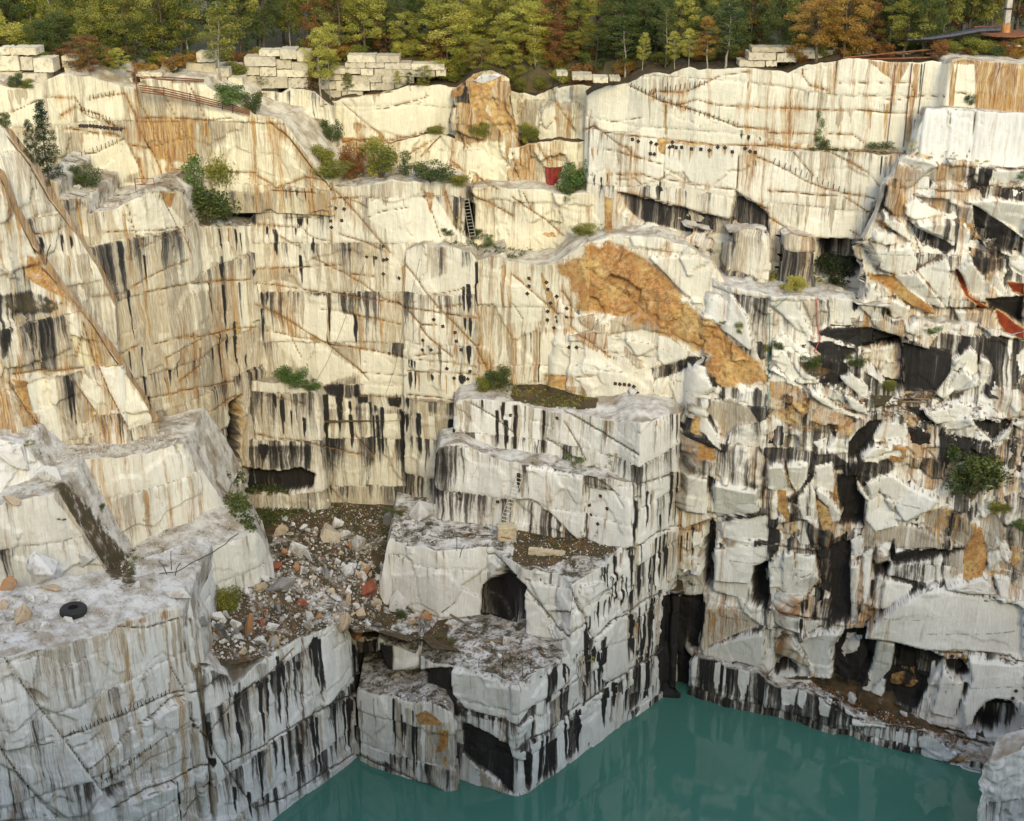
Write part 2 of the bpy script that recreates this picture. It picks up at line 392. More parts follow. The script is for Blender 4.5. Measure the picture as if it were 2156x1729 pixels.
# --- right hand mass
B('corner_wall', 42, 12, [(1999,135,108.9),(2006,127,108.8),(2030,124,108.6),(2100,130,108.2),(2260,142,107.5)], dark=.0, brown=.5, rust=.8, tone=.7, facet=.1, rough=.1)
B('corner_wall', 36, 1.3, [(1914,334,108.7),(1934,275,108.4),(1950,229,108.1),(2000,226,107.8),(2080,234,107.2),(2260,247,106.4)], dark=-.1, brown=.05, rust=.0, tone=.1, facet=.08, rough=.16, ribs=.07)
B('broken_wall', 22, 1.0, rec=False, front= [(1808,628,107.4),(1817,576,107.7),(1819,504,108),(1848,443,108.1),(1860,389,108.2),(1880,375,108.1),(1893,337,108),(1920,326,107.8),(1990,332,107.3),(2060,346,106.8),(2156,352,106.2),(2260,356,105.6)], dark=.38, brown=.3, rust=.45, tone=.25, facet=0.78, cell=(2.6,2.6), soil=.1, rough=.2)
# --- left: big wall from rim ledge to basin
B('big_wall', 8, 9, [(50,402,104.5),(83,372,105),(122,383,105.2),(124,414,105.3),(184,417,106.3),(190,452,106.5),(252,436,108.2),(306,407,109.8),(342,401,110.8),(389,410,112.8),(419,479,115),(470,477,117.2),(528,475,119.3)], dark=.3, brown=.7, rust=.22, tone=.62, facet=.28, cell=(2.6,5), soil=.42)
B('big_wall', 8, 6, [(520,475,119.6),(540,440,119.5),(560,402,119.4),(620,386,119.2),(684,386,118.9),(712,391,118.8),(760,389,118.6),(800,383,118.4),(852,380,118.2),(925,386,118.1),(976,393,118.0),(981,430,118.0)], dark=.32, brown=.52, rust=.15, tone=.55, facet=.2, cell=(4,5), soil=.42)
B('big_wall', 8, 3, [(501,830,118.3),(502,799,118.2),(540,803,117.8),(600,811,117.4),(655,820,117.2),(668,830,117.3),(676,845,117.9),(679,900,118.6)], dark=.3, brown=.5, rust=.1, tone=.35, facet=.15, cell=(4,4), soil=.4)
B('middle_bench', 34, 5, [(940,392,122.6),(1010,392,122.6)], dark=.7, brown=.5, tone=.4)
B('middle_bench', 34, 5, [(994,430,121.0),(997,399,120.7),(1027,396,120.4),(1100,395,119.9),(1187,406,119.4),(1298,413,119.0),(1320,450,118.6),(1340,495,118.2)], dark=.05, brown=.25, rust=.3, tone=.75, facet=.35, cell=(3,3.5), soil=.15)
B('middle_bench', 8, 4.5, [(848,560,117.2),(853,527,117.1),(892,514,116.3),(942,520,116.1),(989,532,116.0),(1004,549,115.9)], dark=.32, brown=.3, rust=.2, tone=.5, facet=.22, cell=(4,5), soil=.25)
B('middle_bench', 23, 5, [(1004,548,116.1),(1061,534,115.5),(1068,554,115.4),(1122,560,114.9),(1169,558,114.4),(1185,545,114.2),(1215,522,113.8),(1240,508,113.4)], dark=.2, brown=.35, rust=.4, tone=.6, facet=.22, cell=(4,4), soil=.3)
B('orange_slope', 22, 3.5, [(1180,552,114.3),(1225,512,114.0),(1300,497,113.2),(1380,497,112.2),(1450,517,111.2),(1500,553,110.4),(1545,628,109.8),(1575,695,109.4),(1612,765,109.0)], dark=.1, brown=.2, rust=.3, tone=.45, facet=.45, cell=(3,3), lean=.10)
B('orange_slope', 23, 2.4, [(1200,704,113.0),(1250,699,112.5),(1310,702,112.0),(1400,703,111.0),(1440,738,110.0),(1490,758,109.0),(1512,838,108.4)], dark=.15, brown=.15, rust=.3, tone=.35, facet=.45, cell=(3,3))
# --- chaotic right slope
B('broken_slope', 18, 6, [(1500,618,109.6),(1560,636,109),(1596,640,108.6),(1700,645,107.9),(1800,650,107.2),(1900,668,106.6),(2000,680,106),(2160,700,105),(2260,705,104.5)], dark=.55, brown=.35, rust=.35, tone=.15, facet=0.90, cell=(2.4,2.4), lean=.25, soil=.35, rough=.3)
B('broken_slope', 12, 5, [(1600,752,108),(1640,790,107.6),(1700,800,107.1),(1800,828,106.3),(1900,826,105.5),(1980,830,104.8),(2060,790,104.3),(2160,800,103.3),(2260,800,102.6)], dark=.6, brown=.3, rust=.35, tone=.0, facet=0.90, cell=(2.2,2.2), lean=.22, soil=.35, rough=.3)
B('broken_slope', 12, 3, [(1424,869,109),(1470,850,108.7),(1530,848,108.2),(1600,830,107.7),(1700,842,107),(1750,880,106.3),(1830,900,105.8),(1900,935,105.3)], dark=.1, brown=.5, rust=.6, tone=.2, facet=0.60, cell=(2.2,2.6), lean=.12, rough=.25, orange=.15)
B('broken_slope', 12, 3.4, [(1448,990,108.4),(1490,968,107.8),(1520,952,107.3),(1560,925,106.9),(1620,884,106.5),(1660,900,106.2),(1708,945,105.7),(1716,1045,105.2)], dark=.2, brown=.2, rust=.25, tone=.0, facet=0.54, cell=(2.4,3), lean=.10, rough=.25)
B('broken_slope', 4, 5, [(1700,960,106.2),(1745,990,105.9),(1800,1005,105.1),(1850,965,104.6),(1920,950,103.9),(1990,958,103.2),(2060,1000,102.5),(2160,1002,101.6),(2260,1010,100.8)], dark=.6, brown=.3, rust=.42, tone=.0, facet=0.84, cell=(2.1,2.4), lean=.2, soil=.2, rough=.3)
B('lower_right_wall', -4, 3.5, [(1426,992,108.8),(1440,984,108.5),(1500,1000,107.6),(1560,1012,106.8),(1600,1040,106.1),(1650,1035,105.4),(1700,1052,104.8),(1730,1100,104.5),(1745,1180,104.3)], dark=.42, brown=.3, rust=.2, tone=.0, facet=0.52, cell=(2.6,4), lean=.02, rough=.2)
B('lower_right_wall', -4, 5, [(1738,1250,105),(1790,1210,104.4),(1850,1178,103.8),(1900,1150,103.3),(1960,1190,102.6),(2060,1178,101.4),(2160,1158,100.2),(2260,1150,99.5)], dark=.6, brown=.45, rust=.35, tone=.0, facet=0.60, cell=(2.2,3), lean=.05, soil=.1, rough=.25)
B('lower_right_wall', -4, 3, [(1600,1440,104.8),(1640,1400,104.4),(1700,1345,103.9),(1760,1322,103.4),(1826,1316,102.6),(1900,1275,101.6),(1963,1229,100.9),(2060,1244,99.8),(2160,1270,98.7),(2260,1290,97.8)], dark=.30, brown=.1, rust=.05, tone=.0, facet=0.52, cell=(4,4), lean=.03, rough=.25)
B('shore_bench', -4, 9, [(1444,1388,107),(1452,1383,106.7),(1535,1403,105.2),(1600,1420,104.1),(1632,1443,103.6),(1697,1454,102.4),(1762,1468,101.2),(1805,1508,100.6),(1866,1526,99.4),(1942,1542,98),(2017,1590,96.6),(2078,1614,95.4),(2200,1625,94.6)], dark=.85, brown=.4, rust=.2, tone=.0, facet=.4, cell=(2,3), soil=.45, rough=.25)
B('near_right_wall', -4, 3, [(2050,1790,84.5),(2057,1730,85),(2070,1650,86),(2083,1603,86.3),(2122,1591,86.6),(2160,1578,87),(2280,1560,88)], dark=.1, brown=.05, rust=.0, tone=.0, facet=.35, cell=(2.5,2), bx=1.5, ribs=.05)
B('near_right_wall', -4, 2.5, [(2096,1600,90),(2130,1560,90.6),(2160,1530,91.4),(2280,1490,93)], dark=.5, brown=.1, rust=.0, tone=.0, facet=.8, cell=(2,2), bx=2.)
# --- central promontory, stepping down
B('promontory', -4, 7, [(955,850,112.6),(966,838,112.2),(992,839,111.7),(1082,847,110.6),(1154,864,109.4),(1230,876,107.8),(1300,886,105.8),(1349,894,'R'),(1385,883,'R'),(1421,872,'R'),(1434,868,'R')], dark=.32, brown=.25, rust=.15, tone=.05, facet=.16, cell=(4,4), soil=.25)
B('promontory', -4, 4.5, [(914,1000,110.8),(919,955,110.3),(926,943,109.8),(971,935,109.2),(1039,965,108.2),(1115,977,107),(1230,998,105.2),(1331,1020,103.3),(1345,1022,'R'),(1390,995,'R'),(1426,975,'R')], dark=.42, brown=.3, rust=.12, tone=.0, facet=.18, cell=(4,4), soil=.4)
B('promontory', -4, 9, [(802,1222,104.8),(808,1180,104.8),(820,1135,16),(870,1148,16),(920,1157,16),(1028,1152,16),(1060,1176,16),(1104,1200,16),(1172,1213,15.9),(1204,1234,'R'),(1230,1216,'R'),(1290,1176,'R'),(1334,1143,'R'),(1380,1108,'R')], dark=.12, brown=.22, rust=.12, tone=.0, facet=.3, cell=(3.5,3.5), soil=.5)
B('promontory', -4, 9, [(792,1360,99.6),(797,1342,99.2),(814,1352,98.9),(874,1371,98.2),(886,1350,98.4),(890,1388,96.8),(920,1404,96.1),(956,1406,95.4),(1025,1420,94),(1090,1440,92.8),(1110,1424,'R'),(1154,1400,'R'),(1192,1384,'R'),(1260,1334,'R'),(1330,1284,'R')], dark=.5, brown=.25, rust=.12, tone=.0, facet=.2, cell=(3,3.5), soil=.52)
B('pillar_rock', -4, 6, [(751,1470,98),(754,1451,97.3),(828,1469,95.6),(852,1481,95),(900,1478,94.2),(936,1487,93.5),(954,1504,93.6),(958,1535,94.6)], dark=.30, brown=.45, rust=.2, tone=.0, facet=.2, soil=.5)
# --- left side
B('left_ramp', 28, 1.1, [(-260,240,100.5),(-60,240,100.5),(-10,258,101),(11,274,101.5),(68,346,102.5),(110,420,103.3),(158,493,104.2),(205,566,105),(240,640,105.5)], dark=.12, brown=.4, rust=.24, tone=.45, facet=.4, cell=(3,4), lean=.0, top=.1)
B('left_ramp', 18, 1.1, [(-260,330,95.5),(-60,330,95.5),(0,368,96.8),(29,443,97.6),(60,500,98.2),(94,558,98.8),(137,621,99.3),(194,685,99.9),(252,766,100.5),(290,828,101),(326,889,101.6)], dark=.2, brown=.5, rust=.38, tone=.5, facet=.5, cell=(3,3.5), lean=.0, rough=.25, top=.1)
B('left_ramp', 18, .8, [(-260,880,96.6),(-60,880,96.6),(0,850,97.4),(30,815,98),(43,798,98.3),(120,788,98.9),(200,777,99.5),(250,772,100)], dark=.3, brown=.5, rust=.45, tone=.35, facet=.35, cell=(1.8,5), lean=0, top=.1)
B('left_bench', 14, 8, [(60,985,95.4),(83,966,95.6),(140,974,95.5),(220,968,96.4),(299,959,97.6),(350,946,98.8),(385,934,99.8),(402,962,100.6),(436,1010,101.8),(470,1062,103)], dark=.05, brown=.3, rust=.25, tone=.3, facet=.3, cell=(4,4), soil=.34)
B('left_bench', 18, 6, [(-260,936,92.8),(-60,936,92.8),(0,931,93),(55,940,93.2),(90,985,93.4),(118,1024,93.6),(140,1060,93.8)], dark=.05, brown=.05, rust=.1, facet=.9, cell=(3,2.4), lean=.5, soil=.34)
B('left_bench', 10, 7, [(245,1262,89.5),(290,1240,90),(326,1212,91),(374,1180,93),(445,1150,95.2),(533,1118,98),(546,1130,98.9),(572,1178,100.6)], dark=.0, brown=.2, rust=.12, tone=.2, facet=.2, cell=(4,4), soil=.34, bx=-2.)
B('left_bench', 18, 6.5, [(-260,1074,88),(-60,1074,88),(0,1066,88.2),(70,1050,88.8),(121,1039,89.6),(150,1085,90),(192,1152,90.6),(240,1225,91.2),(275,1262,91.8)], dark=.0, brown=.15, rust=.15, tone=.15, facet=.2, cell=(4,4), soil=.34)
B('left_bench', -4, 10, [(-260,1400,23),(-60,1400,23),(7,1384,23),(70,1370,22.7),(151,1353,22.5),(266,1310,22.3),(330,1284,22.1),(374,1270,22),(384,1284,21.6),(392,1320,85.9)], dark=.05, brown=.3, rust=.12, tone=-.1, facet=.22, cell=(4.5,4), lean=.05, soil=.34)
B('left_bench', -4, 3, [(386,1268,86.2),(398,1261,86.6),(402,1298,86.7),(420,1325,87),(431,1385,87.2),(433,1440,87.4)], dark=.15, brown=.4, rust=.25, facet=.35, cell=(1.5,4), soil=.34)
B('left_bench', -4, 7, [(424,1412,'L'),(440,1404,'L'),(482,1426,'L'),(493,1450,'L'),(540,1397,'L'),(590,1371,'L'),(634,1343,'L'),(724,1311,'L'),(738,1340,'L'),(746,1362,99.2),(752,1330,102)], dark=.42, brown=.3, rust=.08, facet=.16, cell=(4,3.5), soil=.34, bx=-2.)
B('promontory', -4, 4, [(730,1340,101),(760,1342,100.8),(830,1346,100.6),(895,1352,100.4)], dark=.85, brown=.6, rust=.3, facet=.4, cell=(1.5,2.5), soil=.8)  # back of the hollow behind the pillar, its shade painted dark

B('lower_right_wall', -4, 3, [(1376,1236,108.6),(1396,1246,106.9),(1440,1242,106.5)], dark=1.4, brown=.3, rust=.1, facet=.2, soil=.5)  # closes the slot, its deep shade painted as near black
MARKS = '''
@ 0 108
c 1 0,540 130,500 380,390 640,400
c 2 1060,370 1150,560 1180,650 1300,880 1400,1130
c .8 1150,340 1250,560 1380,840 1450,970
c .8 1400,390 1500,600 1620,820 1680,900
c .8 1590,270 1680,460 1730,580
c 1.5 640,470 760,560 900,600 1060,660 1080,780 1180,990 1220,1090
c 1 650,410 700,500 850,540 920,620 1020,650
c .9 500,560 640,480
c 1 700,690 960,700 1050,740
c .8 640,880 820,860 960,790 1040,740
c 1.8 1160,570 1480,560 1700,580 1950,560
c .8 550,650 800,690
c .9 1100,790 1250,820 1500,750 1580,740
c .7 750,410 960,370 1060,360
c 2 80,730 160,830 300,1030 460,1300 620,1510
c 2.4 0,1080 100,1290 200,1480 320,1720
c 1 200,1470 330,1370 540,1330
c 1 230,1540 430,1520 560,1470
c 1 1080,1300 1120,1440 1200,1640
c 1.4 1370,1190 1460,1370 1560,1560 1620,1700
c .8 1170,1670 1350,1590 1640,1460
c 1.2 640,1190 690,1460
c 1 1400,1000 1620,1010 2156,1030
c .8 850,1530 1300,1510 1600,1480
R r .55 12 1160,570 1660,580 1660,960 1300,900
R b .45 14 1160,570 2000,580 1700,960 1300,900
R b .6 8 550,690 700,690 680,1080 540,1060
R b .35 20 1160,320 1750,420 1750,560 1180,560
R o .9 4 1390,1190 1500,1200 1450,1330 1400,1250
R d .5 10 1900,1160 2156,1200 2156,1450 2000,1450
R b .8 10 1900,1160 2156,1200 2156,1450 2000,1450
R w .5 10 700,700 1050,740 1180,1000 1000,1080 780,1000
R w .5 10 900,1200 1330,1190 1600,1480 1200,1560 1000,1500
b 80 330 520 30;b 150 330 470 60;b 205 330 430 40;k 130 480 680 14;k 150 680 800 12;r 1150 250 600 35;r 1180 650 800 34;r 1170 900 1150 25;r 700 690 850 14;r 745 690 830 18
r 790 690 860 14;r 830 690 900 14;r 880 700 840 12;r 1240 570 800 20;r 1300 570 760 30;r 1380 570 760 20;r 1440 570 820 25;r 1540 570 740 34;r 1590 570 900 20;r 1700 570 860 25;r 1740 600 800 15
r 1050 1290 1725 40;r 1310 1190 1500 12;k 1350 1210 1310 12;k 520 1550 1725 25;k 330 1560 1725 36;k 600 1560 1700 22;b 750 1570 1725 90;b 820 1400 1725 40;r 60 1250 1560 40;r 150 1350 1650 30
k 1850 1490 1725 14;k 1990 1500 1725 10;r 1930 1500 1725 10;k 2030 1530 1725 12;b 1760 1500 1725 40;b 1950 1500 1725 60;b 1320 330 560 40;b 1460 330 560 30;b 640 500 760 20;r 980 700 1000 10;r 2130 560 1000 12
@ 539 108
c 2.2 120,600 270,740 380,880 450,980 560,1090
c 2 560,1090 740,1250 900,1430 1060,1620 1130,1700
c .8 670,400 850,380 1150,340
c .8 850,510 1100,480 1400,400 1480,360
c 1.5 730,440 880,570 1010,670 1110,770
c 1.2 670,410 520,480
c 1.4 680,780 950,740 1110,760 1400,690 1550,620
c .8 1260,880 1500,750
c .9 1550,720 1390,890
c 1.2 1650,760 1650,920 1750,1000
c 2.2 1850,1040 2030,1170
c 2 1770,1190 1950,1280 2156,1390
c 1.4 1590,1180 1690,1490
c 1.2 1400,1160 1480,1350 1550,1560
c 1 940,1400 1060,1350 1300,1310
c 1.2 230,1410 540,1400
c 1 0,1460 380,1490 490,1570 630,1600
c 1 200,1560 380,1660
c 1.8 700,1540 900,1600 1080,1690
c 1 640,1240 1000,1230
c 1 0,1050 180,1150 420,1060 580,1090
c .8 140,1170 500,1190
R o .55 12 1640,280 1780,270 1740,380 1650,400
R o .62 12 1820,230 2000,200 2020,260 1930,500 1990,560 2090,700 1960,600 1870,560 1810,440
R o .8 4 700,720 960,730 740,790
R o .7 4 1110,760 1250,720 1200,760
R o .7 5 1400,1170 1440,1300 1470,1380 1510,1200
R b .8 12 0,1200 180,1160 180,1240 100,1400 0,1420
R w .5 20 700,430 1150,350 1600,350 1600,600 1150,700 900,600
R w .6 12 950,1240 1500,1240 1700,1540 1300,1600 950,1400
R w .5 10 1800,780 2100,760 2080,1100 1800,1020
H 2. .9 1755,1250 1830,1290 1830,1550 1740,1550 1770,1400
k 100 1480 1600 30;k 160 1500 1725 50;k 370 1410 1490 40;k 425 1410 1500 10;k 480 1570 1725 14;k 330 1490 1570 12;b 910 1230 1410 45;b 920 1450 1600 20;b 1090 1230 1330 40;k 225 585 640 8;r 850 610 700 45;k 825 610 700 8;k 1650 750 960 6
b 1000 360 480 30;r 635 1500 1725 10;r 720 1470 1580 10;r 665 1330 1500 8;b 40 1200 1400 60;b 110 1200 1340 40;k 260 1160 1330 8;k 350 1170 1230 8;k 425 1190 1280 6;r 790 1690 1725 6
@ 1078 108
c 1.5 980,290 1150,370 1250,420 1400,460 1650,540 1900,640 2156,660
c 1.2 1170,370 1210,340 1450,350 1600,280 1750,210 2000,170
c 1 1380,460 1550,410 1700,450 1800,460 2156,480
c 2 620,660 680,630 760,680 900,700 1250,740 1700,790 2156,800
c 1.3 760,680 900,790 970,810 1010,870
c .9 640,800 900,850 1280,960
c 1.5 820,1040 1100,1040 1240,1090 1280,1060
c 1 1280,1080 1480,1120 1650,1140 1880,1170
c 1.3 1290,450 1290,700
c 1.2 1280,860 1280,1080
c 1.2 1910,880 1890,1160
c 1 1300,990 1450,1080
c 1.4 880,1190 1100,1230 1400,1310 1700,1390 1850,1430
c 1.3 1880,1170 1950,1250 2156,1330
c 1.2 290,290 390,440 540,660
c 1 240,490 300,650 380,560
c 1.5 100,1190 160,1330
c 1.8 0,1230 250,1400 430,1560
c 1.2 200,740 320,950
c 1.2 0,860 60,1080
c 1.6 2020,880 2156,930
c .7 820,600 1100,560
c 1 660,500 640,780
R o 1. 4 1220,740 1300,740 1290,880 1240,850
R o .6 6 1300,740 1690,770 1690,800 1300,790
R b 1.1 6 900,1200 1400,1320 1850,1430 1850,1560 1400,1530 1050,1430 930,1330
R d .55 6 900,1200 1400,1320 1850,1430 1850,1560 1400,1530 1050,1430 930,1330
H .7 0 900,1195 1400,1315 1850,1430 1850,1600 1400,1560 1050,1450 900,1330
R b 1. 5 1880,1180 2156,1370 2156,1520 1960,1510 1830,1430
R d .6 5 1880,1180 2156,1370 2156,1520 1960,1510 1830,1430
H .9 0 1880,1180 2156,1370 2156,1560 1960,1540 1830,1430
R b .7 6 60,440 190,440 190,800 60,800
R r .8 6 60,760 190,760 180,1150 60,1150
R b .5 6 380,440 480,440 500,740 380,740
R w .8 6 250,480 370,460 370,740 230,740
R o .8 4 780,1220 850,1240 850,1520 780,1500
R o 1. 4 240,1540 350,1530 380,1570 300,1570
R w .5 30 700,420 1250,450 1250,700 760,660
R w .5 30 1350,500 1900,660 1900,760 1350,720
R w .5 30 1320,900 1880,900 1850,1100 1320,1000
k 1245 1100 1270 10;k 810 1030 1160 10;k 760 1060 1170 14;k 700 1030 1160 20;k 1310 200 440 4;k 1990 160 400 4;b 1160 380 700 22;b 1380 480 700 12;b 1750 460 760 10;b 1960 480 650 5
r 1008 800 1030 12;r 1060 770 890 6;r 1170 770 950 9;r 1215 790 950 8;r 1325 820 980 7;r 1360 810 980 8;r 1410 830 1060 9;r 1390 900 1020 9;r 1505 840 1060 7;r 1660 850 950 7;r 1795 830 880 6;r 1860 860 940 5;r 2030 900 1150 9;r 1990 890 1080 8;k 2050 920 1000 6
k 2010 900 960 6;k 1930 660 760 30;k 1990 690 780 20;k 2090 700 790 12;r 680 820 950 8;r 715 830 920 8;k 1490 1140 1230 7
@ 1617 108
c 1.4 290,150 290,200 350,290 500,330
c 1.5 0,480 300,490 540,500 800,500 1000,520 1300,520
c 1 580,80 550,500
c 1 0,690 400,700
c 1.2 510,700 700,700 800,770
c 2.4 0,790 240,820 500,830 900,850 1200,860
c 1 200,840 380,1050
c 1 500,840 720,950 850,1030 950,1150
c 1.7 0,930 170,1010 300,1090 480,1160 700,1210 900,1240
c 1.4 0,1180 200,1190 400,1215 620,1215
c 1.3 640,1230 870,1370
c 1.8 0,1400 150,1490 300,1560 550,1590 670,1580
c 1 690,1510 820,1590
c .9 600,270 1000,270 1200,270 1240,380 1500,380
c .8 740,360 900,380 1060,420 1250,380
c 1.4 1750,520 1700,830 1640,960
c .8 1540,490 1530,610
c 1 1550,350 2156,390
c 1.2 1180,1400 1250,1600 1290,1720
c 1.4 1450,970 1750,970 2156,980
c 2.6 1250,1160 1650,1180 1900,1130 2100,1070
R r .9 8 850,80 1200,100 1100,260 950,180
R r .9 8 1790,120 2156,160 2156,500 1800,490 1850,300
R b .5 10 1570,380 2156,390 2156,500 1570,490
R w .8 8 1570,110 1740,110 1740,480 1560,480
R w .9 8 1310,90 1530,80 1520,480 1290,480
R d .45 6 900,450 1200,400 1180,520 900,520
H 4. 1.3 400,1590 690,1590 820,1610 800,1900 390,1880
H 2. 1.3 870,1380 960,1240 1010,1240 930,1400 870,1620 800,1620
F w .5 1140,870 1410,930 1450,970 1290,990 1090,940
F t .2 1090,950 1290,990 1440,960 1340,1030 1210,1150 1130,1150 1060,1070
F t -.2 1370,1030 1470,960 1660,960 1670,1160 1540,1110 1370,1100
F d -.1 1660,970 1900,970 1850,1140 1680,1190
F t .7 1010,1110 1080,1110 1160,1250 1160,1400 1060,1380 970,1280
F w .6 1150,1280 1220,1230 1500,1380 1230,1410 1160,1370
F b -.6 1220,1220 1530,1250 1540,1380 1340,1290
F w .9 920,1400 970,1340 1150,1450 1220,1620 1100,1530 1000,1470
F o .5 910,1440 950,1400 1050,1490 960,1470
F w 1. 880,1500 960,1480 1090,1540 1090,1610 1000,1630 860,1590
F w 1.2 820,1600 1000,1640 1200,1620 1260,1760 1240,1840 1080,1870 900,1800
F g .1 1590,1290 1720,1290 1750,1420 1690,1450 1590,1400
F d -.9 1720,1290 1830,1340 2156,1580 2156,1725 1850,1640 1740,1500
F w .3 1640,1260 1900,1230 2156,1270 2156,1560 1900,1400 1780,1310
F g .4 1240,1430 1600,1430 1720,1560 1900,1720 1600,1620 1300,1480
F d -.6 1160,1420 1250,1480 1580,1640 1500,1700 1300,1640 1230,1560
F w .3 1900,1000 2156,980 2156,1080 1900,1130
r 1075 90 300 12;r 1060 290 520 30;r 1005 450 780 20;k 1215 60 780 12;r 1250 110 780 40;k 1300 110 520 5;r 860 520 700 12;k 420 500 640 12;k 800 620 720 8;b 600 500 660 60;k 965 880 1240 6;b 1000 890 1180 30;r 1040 880 1100 12;b 1180 560 790 40
k 1240 570 800 16;b 700 510 640 12;b 550 1240 1580 40;b 260 1210 1500 10;k 370 1220 1500 5;b 340 1230 1580 12;b 640 1250 1570 20;r 1930 140 460 44;r 1880 200 480 20;r 2000 150 490 15;r 2060 160 490 20;r 2110 160 490 25;r 1590 110 460 12
w 1680 970 1150 20;w 1760 970 1160 14;b 2090 1250 1560 20;k 1380 1030 1180 22;k 1600 1430 1700 30;k 1720 1560 1725 14;k 1790 1600 1725 20
@ 0 539
c 2.4 370,120 500,260 640,400 790,600
c 1.4 790,600 930,830 1010,940
c 2.2 830,940 920,1150 1060,1420
c 1.3 620,1050 790,1290 880,1470
c 2.4 90,1070 230,1300 350,1500
c 1.4 640,850 700,650
c 3 120,1000 330,970 700,940
c 1.3 780,350 1040,320 1240,190 1600,30
c 1.3 1240,310 1600,240 1820,215 2100,200
c 1.2 970,870 1080,790 1200,740
c 1.2 1300,740 1560,680 1700,680 1980,620 2156,600
c 1.3 1390,860 1700,700
c 1.3 1250,1200 1530,1150 1980,1060
c .8 1540,1060 1700,930 1690,780
c .8 850,110 1000,260
c 1.4 700,560 800,900
c 1.4 1310,1400 1530,1340
c 1.2 1660,1370 1840,1270 2000,1180
c 1.2 1560,1570 1710,1510
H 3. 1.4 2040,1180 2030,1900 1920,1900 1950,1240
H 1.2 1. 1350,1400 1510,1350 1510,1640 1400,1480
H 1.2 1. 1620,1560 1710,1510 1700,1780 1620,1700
R d .35 14 130,450 520,430 660,900 560,960 120,980 150,700
R b .9 14 130,450 520,430 660,900 560,960 120,980 150,700
R s .55 12 0,330 280,300 560,400 440,480 160,480 0,460
R d .5 12 0,330 280,300 560,400 440,480 160,480 0,900 0,460
R o .75 10 380,130 560,330 560,400 400,300 230,200 230,0 350,0
R o 1.2 3 110,1040 250,1060 260,1330 180,1200
R w .6 6 250,1050 450,1000 470,1490 350,1480 280,1200
R w .7 6 700,980 840,1100 830,1240 790,1280 670,1110
R w .6 8 830,940 1000,940 1290,1390 1070,1410 950,1200
R t .8 10 600,650 1000,940 700,930 600,780
R w .7 8 1330,640 1480,640 1330,740 1300,700
R w .8 8 1600,240 1760,240 1740,620 1570,640
R w .6 8 1300,740 1690,700 1400,850
R b .6 20 1280,320 2000,260 2000,1050 1250,1180
b 700 0 370 100;r 570 0 260 16;r 1215 0 320 25;k 1215 0 320 10;r 1220 300 740 16;k 1085 290 790 26;k 1090 800 1050 22;k 1185 760 1180 18;b 1160 350 760 50;b 1000 370 700 40;r 975 400 780 12;b 750 380 560 30;r 1090 0 240 12
k 1860 0 200 22;k 1760 230 640 10;b 1550 270 640 15;k 1880 250 700 16;k 1980 550 1060 16;k 2010 220 640 10;b 1820 60 200 40;k 2130 120 180 20;b 1470 280 420 12;b 1270 340 760 20;b 1290 760 1180 30;k 1250 1180 1380 20;k 1420 880 1150 14;k 1500 880 1120 10
k 1560 760 1160 8;b 1450 1170 1380 30;k 1790 700 1090 6;k 1850 640 1100 11;k 1920 660 900 8;b 1780 700 1090 60;b 1900 700 1080 50;b 2050 640 1030 40;k 2080 830 1000 10;r 1390 870 1160 12;b 1480 1160 1360 60;b 1560 1160 1500 40;r 1680 1120 1300 12
k 1510 1400 1550 12;b 1770 1100 1540 60;b 1850 1100 1600 30;k 560 1000 1500 24;b 500 1000 1500 80;b 650 1100 1480 30;r 770 1280 1420 20;k 600 1050 1500 10;b 160 1100 1550 80;b 1700 220 640 8
@ 539 539
c 1.4 480,20 740,150 880,230 1080,370 1210,400 1250,440
c .9 740,150 1000,180
c 1.2 0,230 240,260 600,320
c 1.5 640,310 850,350 1220,410
c 1.8 0,410 150,480 360,600 600,750 890,990 940,1050
c .8 60,630 380,690 520,700
c 1 290,560 300,700 380,860
c 1.1 600,750 850,780 1270,860
c .9 540,450 850,500 1220,580
c 2 1250,80 1360,220 1500,400 1700,600 1860,770 1940,950
c 2.4 1220,410 1340,540 1450,680 1650,850
c 1 1250,440 1480,470 1750,510 1870,520
c 1 1380,580 1520,580
c .9 1480,330 1780,270
c .9 1520,440 1730,410
c 1.2 1270,860 1400,830 1560,820
c 1 1360,870 1580,890 1860,940
c 1.3 1270,970 1860,1000
c 1.3 1260,1170 1700,1220
c 1 880,990 1260,1010
c 1.2 870,1180 1220,1200
c 1 0,1160 400,1250
c 1.3 0,1500 150,1540 400,1570 540,1600 900,1680
c 1.6 820,1500 1000,1700
c 1.5 1810,1240 2000,1350 2156,1480
c 1 0,110 400,95 720,80
c 1.2 610,330 600,750
R d .5 8 560,1100 700,1050 860,1020 870,1180 780,1210 600,1170
R b .7 8 560,1100 700,1050 860,1020 870,1180 780,1210 600,1170
R b 1.1 5 1370,1200 1690,1230 1690,1350 1380,1310
R d .2 5 1370,1200 1690,1230 1690,1350 1380,1310
R d .8 4 1110,1200 1220,1200 1210,1280 1120,1260
R d .6 5 870,1180 940,1180 940,1240 860,1240
R b .8 12 0,110 330,100 390,260 200,190 0,220
R d .2 16 600,1250 1240,1300 1660,1400 1620,2000 1200,2100 560,2000
R d .1 20 -150,1000 1240,1180 1220,1720 -150,1900
R w .5 20 100,640 560,740 860,980 560,1080 400,950
R w .5 14 400,320 590,340 590,720 400,620
R w .5 14 640,470 820,510 820,760 640,730
R w .5 14 1300,260 1780,100 1740,270 1450,330
R w .5 16 890,800 1250,870 1240,1160 900,1160
H 1.4 1.5 -100,1790 120,1812 400,1790 500,1840 470,1960 300,2000 100,2000 -100,1990
R d .3 8 -100,1600 200,1600 480,1600 460,1790 -100,1790
